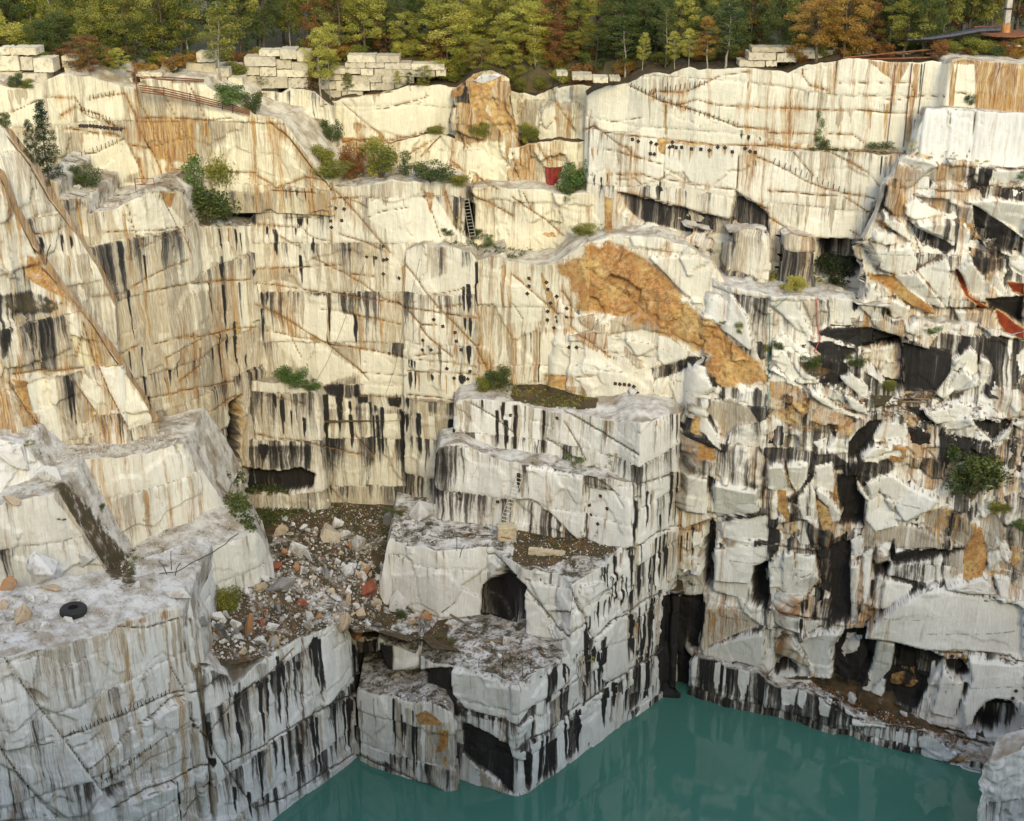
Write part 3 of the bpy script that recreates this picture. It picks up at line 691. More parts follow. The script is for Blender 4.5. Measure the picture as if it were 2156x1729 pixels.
k 375 0 260 30;b 60 110 230 120;b 200 110 190 20;k 280 110 170 10;k 40 240 420 12;k 85 250 440 10;b 65 240 430 60;r 190 250 480 6;b 290 280 560 20;b 380 300 600 30;k 605 330 740 11;r 635 0 200 12;k 45 450 900 18;b 90 600 980 50;k 835 500 770 22;b 870 510 780 60
k 870 785 960 13;b 840 780 930 25;r 840 360 470 12;r 1050 380 540 9;r 1055 540 800 14;b 1140 570 800 25;k 1120 820 870 10;r 1040 830 1000 12;r 1075 160 370 14;r 1235 80 420 18;k 1245 0 100 10;k 990 0 120 10;b 950 0 280 40;k 1860 60 510 26;k 1790 240 510 34
k 1750 260 500 16;k 1765 520 660 20;k 1800 520 720 16;k 1815 540 720 16;r 2080 80 520 20;b 2050 500 900 40;r 2110 580 800 20;b 2140 700 960 40;k 1290 870 960 12;k 1320 870 960 12;k 1345 880 970 12;k 1290 980 1170 30;k 1340 980 1160 10;r 1360 980 1180 14
r 1540 1000 1160 8;r 1600 1000 1200 10;r 1665 880 1000 8;r 1670 1020 1210 12;r 1560 880 990 6;r 1470 880 970 6;r 1405 800 860 12;r 1405 720 790 8;b 1460 990 1100 60;k 1480 1000 1080 20;r 1680 740 900 12;r 1670 650 700 10;k 1790 760 930 30;k 1740 1010 1100 40
r 1340 1190 1280 14;k 1270 1170 1300 20;k 580 1170 1720 38;k 700 1200 1480 40;b 640 1300 1600 50;k 800 1340 1620 32;k 960 1240 1340 11;k 1000 1260 1340 11;k 990 1350 1680 10;k 1020 1350 1680 12;k 1060 1280 1680 16;b 900 1360 1680 40;k 1220 1300 1720 16;k 1240 1320 1650 12
k 1270 1340 1500 22;k 1370 1330 1680 36;b 1430 1340 1680 50;w 1470 1360 1680 50;w 1130 1340 1700 90;b 1560 1360 1660 70;k 1650 1380 1600 50;b 1780 1220 1600 60;b 1720 1250 1580 30;k 1910 1210 1310 10;k 2080 1200 1400 24;k 2030 1300 1640 24;k 2110 1380 1660 32
k 210 1200 1540 28;b 60 1180 1540 150;k 160 1180 1300 14;k 300 1310 1540 9;k 400 1370 1540 20;k 290 1560 1720 11;k 60 1590 1725 60;b 180 1590 1725 50;k 790 1230 1330 26
@ 1078 539
c 1.2 0,170 130,270 300,420 380,500
c .8 0,400 90,540
c 2.2 420,300 480,380 500,480 490,600 560,660 660,730 820,860
c 1 290,1010 680,1010
c 1.2 1450,1250 1540,1210 1700,1140
c 1.8 1480,1260 1540,1500 1600,1700
c 2.2 440,1300 700,1460 900,1580 1070,1680
c 1.4 440,1400 540,1560 620,1720
c 1 300,1540 400,1600 520,1700
c 1.2 620,90 900,300 1100,470 1310,620
R r 1.3 3 280,290 330,300 375,460 350,470 300,400
R r 1.2 3 240,130 270,180 290,300 270,280
R o .9 4 290,1010 460,1010 480,1140 290,1090
R d .5 4 290,1010 460,1010 480,1140 290,1090
R b .9 4 480,1090 620,1090 640,1170 480,1140
R s 1.1 14 0,1090 250,1080 500,1150 720,1190 700,1270 300,1260 0,1200
R o .5 10 300,1180 720,1190 700,1260 350,1260
R w .6 14 260,660 480,660 780,860 1150,1000 1100,1200 700,1170 500,1000 270,980
R w .4 14 0,180 250,400 250,540 0,560
F w .0 810,670 950,680 940,850 800,850
F b .0 950,760 1050,860 1110,950 1060,950 950,840
F w .1 960,680 1280,780 1350,850 1250,900 1120,940 1040,830
F d -.5 1160,960 1500,850 1600,860 1400,1000 1200,1100 1170,1020
F w .15 1380,1000 1600,870 1700,1100 1540,1210 1380,1300 1350,1100
F w .1 1200,1060 1370,1000 1340,1200 1180,1200
F w .5 1160,0 1640,0 1720,110 1500,120 1350,210
F w .8 1350,210 1500,120 1720,110 1840,300 1700,360 1550,400 1440,300
F w .5 1440,300 1600,450 1800,620 2020,780 2030,700 1990,500 1840,300 1700,360 1550,400
R o 1.0 60 370,80 600,0 600,-100 800,-110 1000,-60 1100,0 1350,210 1440,370 1720,560 1850,680 2100,900 2156,1000 2156,1090 1950,1080 1760,1100 1650,950 1640,850 1400,700 1200,640 700,500 540,440 540,330 400,130
F t .5 560,510 690,500 710,560 700,650 580,570
F t .6 720,530 810,560 830,640 710,650
F b .6 840,520 1000,490 1090,480 1110,610 840,650
F b .4 1110,480 1310,590 1310,650 1110,620
F w .2 1500,1270 1570,1250 1720,1480 1770,1620 1700,1580 1600,1470
F o -.3 1490,1310 1560,1350 1600,1560 1530,1500
F o -.1 1560,1570 1700,1620 1720,1720 1570,1720
F t .1 1720,1210 1850,1180 2000,1250 2080,1380 1900,1420 1780,1560 1640,1290
r 140 330 550 7;r 150 200 240 6;r 375 350 480 6;r 300 560 600 6;r 280 610 720 10;r 350 620 730 9;r 375 640 800 6;r 450 620 780 10;r 480 780 900 7;r 540 780 880 5;r 430 870 950 8;r 910 1090 1220 5;r 950 1095 1220 5;r 990 1100 1140 4;r 20 700 1000 30;b 90 650 1000 40;k 110 640 980 14
k 150 650 1010 10;b 190 640 1060 30;k 230 640 1090 12;r 200 600 1050 10;k 30 1260 1700 36;b 40 1260 1700 60;k 110 1260 1560 10;b 160 1270 1680 45;k 180 1290 1400 10;b 270 1300 1690 60;k 270 1300 1690 24;w 215 1280 1600 40;r 790 1390 1500 12;b 780 1500 1700 12
r 1215 1390 1480 12;b 1210 1480 1720 16;k 1400 1330 1700 6;k 1370 1320 1500 5;k 1430 1320 1700 9;k 1340 1010 1280 20;k 1200 1040 1200 24
@ 1617 539
c 1.8 1080,10 1240,120 1400,300 1510,430
c 2.4 1050,140 1250,110 1440,0
c 1.6 1540,450 1900,440
F w .6 20,290 220,310 270,370 270,450 320,560 400,690 240,620 150,520 20,400
F g -.2 270,380 320,440 380,600 330,560 270,460
F t .3 290,370 400,360 500,460 490,570 380,600 330,470
F w .9 820,200 850,260 1100,370 1200,430 1160,520 1040,540 1020,430 880,410 710,400 780,330
F o .1 810,140 1050,160 1160,230 1250,320 1380,430 1400,490 1220,430 1080,330 960,230 820,190
F w .5 1050,150 1250,120 1500,430 1510,450 1380,420 1200,300
F w .7 1260,110 1500,0 1530,90 1520,430 1500,430
F g .4 1520,100 1640,300 1770,400 1740,440 1530,430
F O .1 1570,90 1640,150 1700,330 1860,430 1790,430 1660,330 1600,200
F w .5 1600,90 1700,0 1850,250 1850,300 1780,340 1700,320 1640,170
F w .5 1880,150 1920,110 2000,290 1970,330 1860,240
F O .0 2000,200 2156,230 2156,340 2060,300
F O .2 1920,440 2080,560 2156,600 2156,690 2000,640 1940,560
F k -.8 1820,350 2156,340 2156,590 1900,440
F w .4 1570,450 1780,450 1760,590 1620,560
F g .5 1790,450 1890,440 1940,630 1870,650 1770,590
F k -.6 500,600 860,600 1100,680 1130,740 800,760 760,780 560,700 420,650
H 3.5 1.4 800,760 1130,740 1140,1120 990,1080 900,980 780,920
F b .2 700,540 1000,550 1280,680 1100,680 860,600 720,590
F k -.3 1140,730 1540,800 1540,960 1400,1150 1150,1140
F k .1 340,720 530,720 760,800 600,880 450,820
F w .4 1550,860 1690,740 1760,820 1780,1060 1700,1080 1640,930 1570,960
F w .3 1780,820 1850,860 1890,940 1870,1050 1790,1070
F w .9 1520,1090 1570,980 1640,930 1780,1060 1700,1100 1580,1140
F w .6 40,700 120,640 360,830 350,860 120,760
F w .6 600,1000 700,960 840,1080 850,1190 780,1180 640,1050
F w .8 800,940 880,930 1000,1080 960,1060 880,1000
F w .5 350,1130 420,1100 560,1250 700,1310 830,1340 820,1380 620,1320 450,1230
F g .8 370,1060 540,1080 620,1120 580,1220 430,1140
F g .6 560,1090 660,1180 650,1260 590,1200
F w .9 620,1110 800,1220 850,1340 700,1270
F O -.3 530,1220 640,1270 780,1330 700,1320
F w .8 1300,1290 1600,1200 1760,1290 1720,1330 1470,1390 1400,1400 1330,1310
F w .5 1480,1390 1700,1320 1740,1400 1560,1470 1490,1440
F k -.4 1150,1270 1300,1290 1440,1430 1300,1400
R b .9 8 20,1050 300,1060 340,1150 540,1290 800,1400 660,1530 400,1480 200,1440 0,1330
R o .5 8 20,1050 300,1060 340,1150 540,1290 800,1400 660,1530 400,1480 200,1440 0,1330
F w .6 860,1430 1000,1370 1160,1400 1180,1500 900,1560
F w .9 900,1560 1040,1600 1030,1700 900,1720 760,1680
F o .8 1050,1560 1170,1580 1140,1720 1010,1725
F t .5 1170,1590 1310,1600 1290,1720
F b .4 1310,1600 1440,1580 1430,1720
F k -.9 840,1400 960,1370 860,1560 760,1700 680,1700 680,1560
F k -.5 1720,1350 2060,1400 1900,1570 1740,1420
R d .8 10 1450,1500 1900,1560 1900,1725 1450,1700
F w .4 1960,1500 2060,1400 2030,1520 1860,1620
F w .5 1780,1220 1860,1230 2000,1360 1850,1330
F w .3 2050,1400 2156,1380 2156,1480
F w .3 150,1060 180,1000 330,1100 330,1130
F w .2 0,930 60,930 360,1140 330,1150
F w .3 130,770 280,1000 200,1050 40,880
F w .5 930,1660 1100,1600 1130,1660
F w .5 1000,1220 1050,1170 1090,1170 1080,1220
R s .7 12 860,1150 1400,1160 1500,1200 1150,1240 900,1280
R s .6 12 1160,1330 1450,1380 1250,1420
R s .7 12 230,840 450,900 600,960 430,1010 300,970
k 180 1170 1400 40;k 320 1190 1450 50;k 560 1420 1530 60;w 1240 760 1100 26;w 1290 800 1000 14;w 1420 840 1150 34;w 600 700 840 50;k 1110 180 330 12;k 1180 200 300 12;k 740 400 500 50;k 970 430 540 36;k 900 420 500 20;w 860 550 620 26;b 1100 550 660 40;w 1230 550 640 20;k 1620 740 1060 12;k 1790 740 1060 10;w 2050 700 850 30;b 1300 130 200 12
@ 1078 970
c 1.4 270,0 400,120 600,130
c 1.4 600,130 700,150 830,240 940,390
c 1 620,200 860,260
c 1.4 1430,190 1530,280 1690,460
c 1 1700,300 1790,400
c 1.2 1690,490 1900,460 2120,430
c 1.2 1760,640 2000,650 2156,690
c 1.4 1060,210 1110,190 1360,110
c 1.2 1330,560 1590,520 1690,480
c 2 520,1080 560,1200 640,1380 700,1500
c 2 110,1080 270,1250 360,1360 470,1490
c 1.2 100,1000 360,1060 510,1090
c 1.4 280,1260 490,1280 540,1250
c 1.8 760,1450 860,1340 1000,1270 1130,1160 1280,1100
c 1.6 980,760 1100,700 1230,600 1330,580
c 1.2 940,960 790,1130 640,1340
c 1.2 150,330 250,370 330,450 440,560 520,660
c 1 350,1520 470,1500 620,1360
c 1.4 1590,1610 1700,1540 2000,1420 2156,1400
c 1 1600,1600 2100,1600
c 1 1640,1250 1700,1500
F w .5 130,40 600,130 620,640 560,660 440,560 330,450 150,320
F w .4 640,230 860,270 1000,340 1010,700 880,760 640,660
F g -.5 0,330 150,330 330,450 440,600 300,560 0,540
R b .6 6 620,150 800,190 840,270 640,200
H 1.6 1. 1610,560 1690,490 1720,520 1700,1100 1610,1080 1600,900
H 1. 1.9 1280,1130 1610,1150 1560,1640 1480,1700 1480,1950 1250,1950 1240,1600
R w 1.6 5 1330,1550 1370,1560 1370,1950 1330,1950
H 2. 1.2 2040,890 2156,850 2156,1230 2010,1200
H 1.5 1.4 -252,1072 -120,920 -72,880 104,1072 110,1440 56,1470 -262,1384
c 1.6 -200,768 -72,880 104,1072
R s .45 10 1300,960 1480,940 1600,1060 1560,1150 1300,1120
R s .7 14 60,590 420,640 800,680 900,760 500,800 300,880 0,860
R o .6 10 80,600 420,640 460,680 100,650
F w .8 1720,150 2060,210 2080,400 1740,480 1700,440
F w .6 1440,90 1650,140 1650,440 1680,480 1430,560
F w .2 1770,500 2156,440 2156,680 1770,640
F w .3 1700,720 2156,700 2156,860 2030,900 1990,1180 1700,1080
F w .7 140,1000 510,1090 500,1270 290,1250
F w .5 110,1110 280,1260 400,1500 120,1470
F w .6 580,1050 760,1000 760,1150 640,1330 560,1180
F w .8 1600,1600 1720,1530 2130,1400 2140,1600 2100,1720 1600,1620
F t .3 1640,1200 1900,1220 2100,1380 1700,1530 1590,1600
R w .9 4 860,1360 960,1300 950,1640 820,1600
b 650 230 560 8;r 645 380 700 8;r 660 470 660 7;r 725 540 690 7;r 795 420 660 10;b 745 300 440 6;k 1040 340 700 20;b 1180 260 600 20;k 1140 260 600 14;k 1165 280 600 8;k 1250 460 600 10;k 1340 100 560 14;b 1370 100 560 50;b 1420 100 560 30;k 1390 100 560 10;k 1670 130 320 40
k 1530 560 940 20;b 1370 600 940 40;k 1430 620 900 12;k 1480 600 940 12;w 1560 600 920 60;k 1760 660 1080 14;b 1820 640 900 40;k 1880 640 900 14;k 1870 480 560 60;b 1680 700 1060 30;k 1710 160 400 12;r 385 1060 1240 6;b 370 1100 1240 16;k 240 1000 1060 5;k 520 1100 1230 10
k 770 900 1160 11;k 795 900 1100 5;k 840 880 1050 6;k 890 820 1040 12;k 905 820 930 8;r 940 790 940 6;k 880 960 1200 14;k 850 980 1280 8;k 930 960 1280 12;k 965 980 1260 9;k 1010 800 1240 24;b 1050 700 1200 40;k 1065 900 1180 11;b 1120 900 1140 18;k 1090 700 1150 8;w 1150 700 1120 24;k 1170 700 1120 10
b 1190 700 1120 20;k 1215 650 1110 18;k 1250 640 1100 11;w 1235 640 1100 10;k 1290 620 1080 18;b 1270 620 1090 14;b 1330 600 1000 30;k 1310 600 1060 9;b 690 1060 1300 6;b 660 1060 1300 6
k 680 1320 1480 14;k 720 1270 1470 10;k 750 1200 1450 16;k 800 1180 1400 12;k 830 1150 1390 9;k 640 1380 1700 40;k 690 1500 1725 50;w 740 1500 1700 20;k 790 1480 1725 24;w 840 1400 1600 40;k 870 1360 1640 12;k 900 1350 1640 6;k 930 1330 1620 5;b 990 1300 1725 40;k 1010 1300 1725 24;b 1040 1280 1600 20
k 1070 1240 1725 8;w 1100 1200 1500 20;k 1120 1200 1700 12;b 1160 1160 1725 20;k 1170 1160 1725 14;b 1210 1160 1725 24;k 1190 1150 1700 9;b 1240 1130 1700 10;k 1100 1500 1725 9;b 60 1090 1460 30;k 20 1100 1460 30;k 90 1090 1450 12
r 1715 1250 1560 22;r 1680 1230 1500 8;r 1810 1280 1400 8;r 1900 1290 1460 9;k 1850 1280 1400 7;k 1610 1200 1640 30;k 1980 1620 1725 12;k 1880 1640 1725 40;k 1700 1640 1725 10;b 180 340 560 16;w 180 360 560 26;k 90 360 540 20;k 230 400 560 16;k 60 110 320 20;b 90 120 330 60
@ 1617 970
c 1.4 230,260 180,470 200,700
c 1.8 0,700 130,710 260,740 430,770
c 1.4 430,900 440,990 350,1130 330,1180 140,1250
c 1.4 870,900 960,960 1160,1020 1330,1040
c 2.4 840,1390 960,1240 1180,1110 1330,1060
c 2 820,1390 1080,1460 1330,1560 1650,1600 2156,1700
c 1.6 1500,1060 1650,1100 1900,1160 2100,1220
c 1.2 0,1240 60,1250 270,1300 430,1330 550,1370
c 1.6 60,1490 220,1520 330,1430 450,1400
c 1 910,580 1100,550 1180,510 1320,570 1460,590
c 1.6 400,240 430,500 450,570
R o 1.1 3 130,0 110,0 160,180 200,230 180,120
F w .6 0,0 130,0 180,200 230,250 180,300 0,210
F w .8 160,0 330,0 330,130 240,260 180,120
F o .3 80,240 150,240 180,420 170,520 90,400
F g .6 240,280 400,220 430,570 360,520 290,480
F w 1. 400,200 480,230 620,420 620,470 550,510 500,360 420,290
F o .5 410,300 500,370 550,510 460,580 430,480
F w .4 400,30 540,0 570,200 550,280 400,190
F k -1. 580,110 740,110 830,330 810,560 590,560 620,420 590,270
F w .6 740,130 840,300 830,330 750,230
F w .8 820,160 930,120 1030,90 930,250 860,300
F w .9 930,110 1040,90 1180,190 1440,290 1380,370 1160,500 1080,400 1040,300 940,260
F g .8 980,280 1060,320 1060,410 1010,390
F w .5 830,340 950,260 1060,420 1100,550 910,580 820,460
F t .3 820,460 910,580 890,720 800,700
F b .0 1330,440 1500,360 1700,480 1760,560 1770,700 1650,740 1480,640 1320,560
F t .3 910,580 1180,530 1320,570 1480,640 1440,720 1080,740 1050,680 900,720
F k -.5 1060,780 1400,720 1700,750 1500,800 1080,860 1030,850
F g .2 1030,870 1150,850 1530,800 1530,980 1340,1040 1000,960
F t .2 1530,800 1700,750 1640,940 1540,990
F t .6 920,710 1020,840 900,870
H 1.4 1.1 890,870 1030,870 980,960 900,950
H 1. 1. 1010,800 1050,670 1070,780 1040,850
F o .1 1650,760 1760,560 1830,520 1850,860 1800,970 1640,1000
F t .4 1780,480 1910,400 2000,560 1960,720 1850,760
F w .5 1910,590 2000,700 2040,860 1950,800
F b .3 2050,520 2156,440 2156,980 2050,900
F w .8 1480,1030 1600,1000 1820,960 1890,1060 1930,1150 1700,1110
F w .7 1900,940 2030,970 2090,1180 1950,1120
F w 1.0 1330,1050 1500,1070 1700,1130 2100,1220 2156,1260 2156,1680 1650,1590 1330,1550 1090,1460 840,1400 870,1330 960,1250 1180,1110
F w .5 990,980 1150,1020 1220,1050 1170,1120 960,1240 950,1150
F w .4 140,740 220,740 240,980 220,1170 140,1220 60,1200
F w .5 230,770 400,800 420,910 240,980
F w .3 240,990 420,910 430,980 340,1120 230,1200
F w .3 0,870 120,760 130,1220 30,1220
F w .5 690,640 800,600 800,780 720,820
F w .3 800,780 880,740 860,1160 800,1190
F k -.9 520,700 700,640 690,830 700,1360 520,1340
F w .4 700,840 770,840 750,1370 690,1370
F w .4 230,1520 380,1440 600,1430 530,1560 550,1725 360,1725
F t .3 60,1540 170,1520 280,1620 370,1725 260,1700 180,1640 70,1680
F w .2 90,1270 160,1290 260,1310 250,1420 160,1490 100,1480
F w .1 310,1320 430,1350 400,1420 310,1460
H .8 1.2 60,1680 180,1640 260,1760 260,1800 60,1800
H 1. 1.4 540,1725 570,1550 650,1420 820,1400 920,1450 880,1725 740,1990 540,1900
R w 1.8 6 660,1500 790,1510 740,1640 640,1680 610,1640
F w .6 930,1460 1070,1480 1040,1725 860,1950 890,1700
H 1.2 1.5 1080,1480 1330,1560 1450,1640 1660,1700 1690,1820 1600,1850 1480,1700 1400,1780 1250,2100 960,2000 1040,1730
k 130 760 1200 10;k 220 760 1000 7;k 470 960 1280 26;k 290 1190 1300 20;k 330 1180 1300 16;k 120 1300 1480 14;k 280 1320 1460 36;k 405 1340 1420 12;k 600 860 1360 140;k 760 860 1300 14;k 880 1000 1180 30;k 1200 860 1020 50;k 1300 860 1040 40;k 1390 860 1030 24;k 1470 850 1000 30;b 1560 820 980 30
k 1420 420 700 20;k 1500 400 700 30;r 1450 450 660 20;k 1560 400 720 36;r 1600 420 720 20;k 1640 460 740 36;r 1740 520 740 30;k 1800 560 960 12;r 1850 600 900 10;k 1150 720 800 4;r 290 960 1010 6;k 20 860 1220 20;b 950 600 720 20;b 1150 600 700 12
@ 0 970
R s .32 26 440,120 620,220 920,600 1150,900 1120,1040 960,1030 720,680 470,320
R b .9 9 440,120 620,220 920,600 1150,900 1120,1040 960,1030 720,680 470,320
R d .75 7 560,330 700,330 900,640 1080,900 1080,1030 1000,1030 760,680
@ 0 1298
c 2.2 40,350 160,520 260,680 400,860 540,1040 700,1250 860,1470 920,1500
c 2.2 0,1110 150,1340 300,1500 400,1620 500,1700
c 1.3 440,1010 250,1080 60,1150
c 1.4 540,1020 800,930 1000,850 1200,760 1400,660 1550,620
c 1.2 600,1110 740,1070 860,980
c 1.4 740,1280 900,1150 1100,950 1300,820 1420,700 1540,660
c .7 840,1420 1200,1150 1400,1000 1550,890
c .7 1040,1400 1250,1200 1470,1100
c 2 940,1620 1200,1460 1460,1380 1620,1290 1770,1240
c 1.1 1560,0 1560,300 1590,650
c 2.2 1600,850 1740,1030 1880,1230 2020,1430 2140,1610
c 1.4 1540,1700 1700,1480 1800,1360
c 2 1600,640 1750,600 1900,500
c 1.5 1900,1250 2100,1150 2156,1120
c 1.2 1740,1030 1840,900 1960,750 2150,560
c 1 1440,430 1540,600
c 1.2 1000,90 1240,100 1560,0
c .8 400,1590 450,1500
c .8 0,740 120,700
H .7 .7 240,600 400,690 390,730 300,720
H .6 .6 860,1470 1030,1390 1040,1440 900,1600 780,1660 830,1540
F g .0 0,560 40,1130 540,1040 260,680 100,480
F g .3 0,1120 60,1150 540,1040 850,1470 700,1660 560,1690 300,1500
F g -.2 0,1240 150,1340 300,1500 500,1700 0,1720
F x .3 560,1020 1000,850 1090,940 900,1140 730,1280 600,1110
F x .2 760,1280 1100,950 1540,680 1590,850 1620,1280 1460,1360 1040,1440 860,1480
F x .4 940,1630 1460,1390 1480,1725 1000,1725
F w .2 60,400 320,330 260,560 160,520
R r .5 5 1060,10 1530,-70 1530,0 1070,80
R d .1 12 0,1100 500,1400 800,1725 0,1725
b 1050 160 760 24;b 1180 150 400 10;r 1215 20 100 6;r 1075 40 140 6;b 1200 100 360 8;b 570 250 700 18;b 320 330 500 20;b 1390 40 600 12;b 1450 20 500 30;b 1500 20 560 20;r 1620 380 560 8;b 1640 250 560 14;k 1490 1390 1725 18;k 1620 1290 1480 9;k 1600 700 1000 44;b 1630 900 1280 36
k 1760 900 1200 40;k 1790 1200 1300 60;b 1780 1320 1725 60;b 1900 1250 1600 30;k 2010 900 1170 22;k 1980 640 860 16;k 1940 650 750 8;b 360 1100 1500 14;k 200 1140 1560 14;k 480 1100 1560 30;k 340 1120 1400 6;b 430 1360 1680 40;k 620 1200 1500 20;k 760 1300 1600 16;k 700 1400 1640 14
k 900 1150 1400 9;b 830 1220 1440 30;b 960 1100 1340 12;k 840 1300 1400 10;b 1160 860 1060 12;b 1260 800 1000 8;r 1265 1270 1400 6;k 2000 700 1000 8;b 2050 600 860 14;k 80 1300 1725 20;b 130 1400 1725 60;k 250 1450 1725 16;k 2100 1480 1725 30;k 1980 1440 1725 20;k 1930 820 1170 8;r 1425 560 640 8;r 1100 660 780 5
@ 539 1298
c 2.2 0,1130 200,1010 380,890 560,800 640,740 830,650
c 1.4 0,600 160,440 320,280
c 1 640,690 820,500
c 1.4 680,50 770,200 660,280
c 1.6 0,1620 250,1530 550,1340 830,1160
c 1.6 850,1170 1120,1290 1330,1390 1570,1470
c 1.2 390,1060 460,920
c 1.4 1660,640 1760,780 1700,830
c 1.4 1760,780 2000,850 2150,880
c 1.2 1730,900 1950,990 2100,1070
c 1.2 1860,1250 2000,1360 2156,1500
c 1 400,200 400,1400
F w .3 560,120 660,60 780,200 800,500 640,690 560,760
R o 1.1 5 1340,820 1440,780 1560,880 1560,920 1400,900
R o 1. 4 1540,950 1620,950 1620,1100 1570,1140 1500,1160 1540,1050
R o 1.1 3 1570,1190 1610,1190 1600,1270 1570,1260
R b .4 8 1340,850 1640,900 1650,1300 1340,1200
R d .5 6 800,200 870,350 850,640 790,640
R w .6 10 860,620 1140,690 1120,1240 860,1140
F w .5 1660,440 1900,490 2156,600 2156,880 2000,850 1760,780 1660,640
F k -.5 1390,450 1660,440 1650,640 1740,790 1700,830 1400,680
F g .0 1730,830 2000,880 2100,900 2100,1060 1950,990 1730,900
F k -.6 1740,900 1950,1000 2120,1080 2156,1190 2156,1500 2000,1360 1850,1240 1740,1140
H 3.5 1.2 870,330 1050,300 1100,440 1140,460 1360,450 1400,480 1390,700 1200,700 1000,600 860,560
F w .8 1160,230 1380,260 1390,400 1160,450
F k .3 1050,220 1150,230 1150,450 1060,440
F t .2 1860,1260 2100,1500 1900,1430
w 1600 450 560 40;k 500 180 600 30;k 540 200 800 28;k 480 200 440 10;k 460 220 420 8;k 600 260 480 18;k 615 460 700 20;r 655 300 640 8;k 620 120 300 8;k 640 130 260 6;k 180 340 980 26;k 220 380 600 18;r 300 280 380 14;b 270 400 700 12;k 260 560 900 9;k 355 390 470 24;r 650 560 620 8
k 30 560 1100 36;b 60 500 1060 40;k 90 520 900 12;k 130 480 700 8;b 50 400 600 30;k 225 1010 1380 12;k 160 1040 1300 8;k 30 1140 1560 20;b 100 1080 1500 20;k 375 1080 1400 22;k 345 950 1020 8;b 455 960 1340 16;k 490 900 1330 18;k 520 860 1320 22;b 550 840 1320 20;k 665 740 1220 14;k 745 720 1180 14
k 780 700 1180 26;b 800 700 1170 20;k 840 680 1180 30;k 1150 700 1270 22;b 1190 740 1270 40;k 1215 830 1200 12;b 1270 790 1340 36;k 1245 900 1330 18;k 1310 800 1360 20;b 1000 680 1100 16;b 1030 690 800 10;b 880 700 1100 20;k 1340 900 1300 8;k 1430 1180 1360 12;w 1400 900 1300 30
k 820 250 640 12;k 850 280 600 8;b 900 200 320 14;k 930 210 330 8;k 1000 180 300 24;k 1120 230 400 8;k 1140 230 440 8;k 1850 470 800 5;b 1820 480 760 6;k 1900 820 960 16;k 1990 850 1020 22;k 2060 860 1060 16;k 1960 840 980 8;w 1940 1000 1340 10;w 2040 1100 1500 9;b 1380 470 700 14;r 1860 240 260 1
@ 1078 1298
c 2 40,1140 200,1010 330,960 480,830 600,740 760,620
c 2 760,620 830,560 950,480 1100,390 1250,290
c 1.4 0,480 60,540 110,540 160,500
c 1.2 0,900 50,920 200,720
c 1.4 700,200 850,60
c 1.2 390,640 540,480 560,330
F w .7 0,500 60,540 50,900 0,880
F w .4 60,920 160,840 170,860 130,950 30,1110
R w .6 4 60,560 200,560 200,720 60,880
R w 1.6 3 580,770 750,640 740,960 600,1110
R w 1.6 3 60,1160 110,1140 120,1450 50,1520
R w 1.5 3 170,1080 225,1050 215,1400 170,1430
R w 1.4 3 385,920 445,880 440,1240 385,1270
R w 1.2 3 820,90 960,20 930,440 880,510 810,540
R w 1.3 3 490,480 560,320 530,620 480,800
R w 1.1 3 220,540 270,500 270,700 220,1040
R d .35 20 60,1100 600,740 1240,300 1230,620 40,1530
R b .9 5 330,720 480,620 480,820 330,920
R d .3 5 330,720 480,620 480,820 330,920
R d .6 5 300,500 390,400 330,700 290,740
r 115 540 640 8;r 95 600 860 12;b 140 540 700 20;b 75 850 910 8;k 140 1150 1440 22;k 245 1050 1380 20;k 290 1010 1340 16;b 340 980 1320 40;w 275 1010 1330 10;k 460 910 1200 18;w 475 850 1200 14;b 510 840 1180 36;k 560 800 1150 22;k 540 820 1160 8;k 690 700 980 4;k 790 620 950 34
w 830 580 860 20;k 870 560 780 30;b 900 620 850 14;w 940 500 830 18;k 970 480 820 10;b 990 470 800 12;b 1040 440 780 26;k 1080 420 740 8;w 1110 400 720 28;k 1150 380 690 10;b 1170 370 680 14;w 1215 340 620 20;k 250 510 900 20;k 370 450 680 10;w 410 420 640 26;k 440 400 600 18;k 470 420 560 10
b 600 340 720 40;k 640 100 600 60;b 660 200 700 40;k 730 300 620 30;w 715 380 620 14;k 770 200 600 30;b 1060 0 380 26;k 1090 0 400 10;k 1120 0 350 12;w 1200 0 300 24;k 1160 0 360 14;b 1240 40 260 16;k 880 0 480 12;k 990 0 440 24;k 420 600 900 12;b 200 880 1050 14;k 180 900 1080 10
w 1530 350 620 60;k 1600 360 640 26;k 1640 370 660 24;w 1730 400 660 50;k 1770 400 680 16;w 1790 410 690 22;k 1825 410 690 20;w 1960 430 720 130;k 1860 440 700 10;k 1470 360 620 8;k 2110 540 820 30;w 1350 330 620 24
@ 1617 1298
c 1.8 0,560 120,570 350,620 700,840 1000,920 1250,960 1600,1040
R w 1.6 4 120,580 245,600 220,740 120,730
R w 1.5 4 260,620 320,640 300,760 260,740
R w 1.3 4 430,670 540,700 520,820 440,810
R w .9 5 650,720 740,720 750,830 660,800
F w .5 710,840 990,880 980,930 720,890
F w .4 1270,1010 1420,1030 1600,1160 1520,1230 1290,1190
F o .3 1520,1190 1640,1180 1700,1220 1540,1240
F w .3 1400,1230 1800,1280 1800,1360 1500,1300
H 2. 1.4 1730,920 1740,830 1830,700 1920,680 2060,720 2110,800 2100,960 1990,1030 1800,1000
F w .5 1380,800 1480,390 1540,500 1640,540 1640,640 1560,860
F w .6 1690,340 2156,420 2156,720 2060,700 1920,680 1830,700 1720,880 1660,900 1640,700 1720,500
R s .8 8 0,500 350,540 450,600 700,740 1000,880 1300,930 1700,1010 1850,1050 1800,1000 1450,930 1250,840 950,650 500,500 250,500
F w .3 250,190 510,110 620,110 530,250 550,490 390,500 320,330
H .6 .9 60,360 130,340 260,430 260,500 60,480
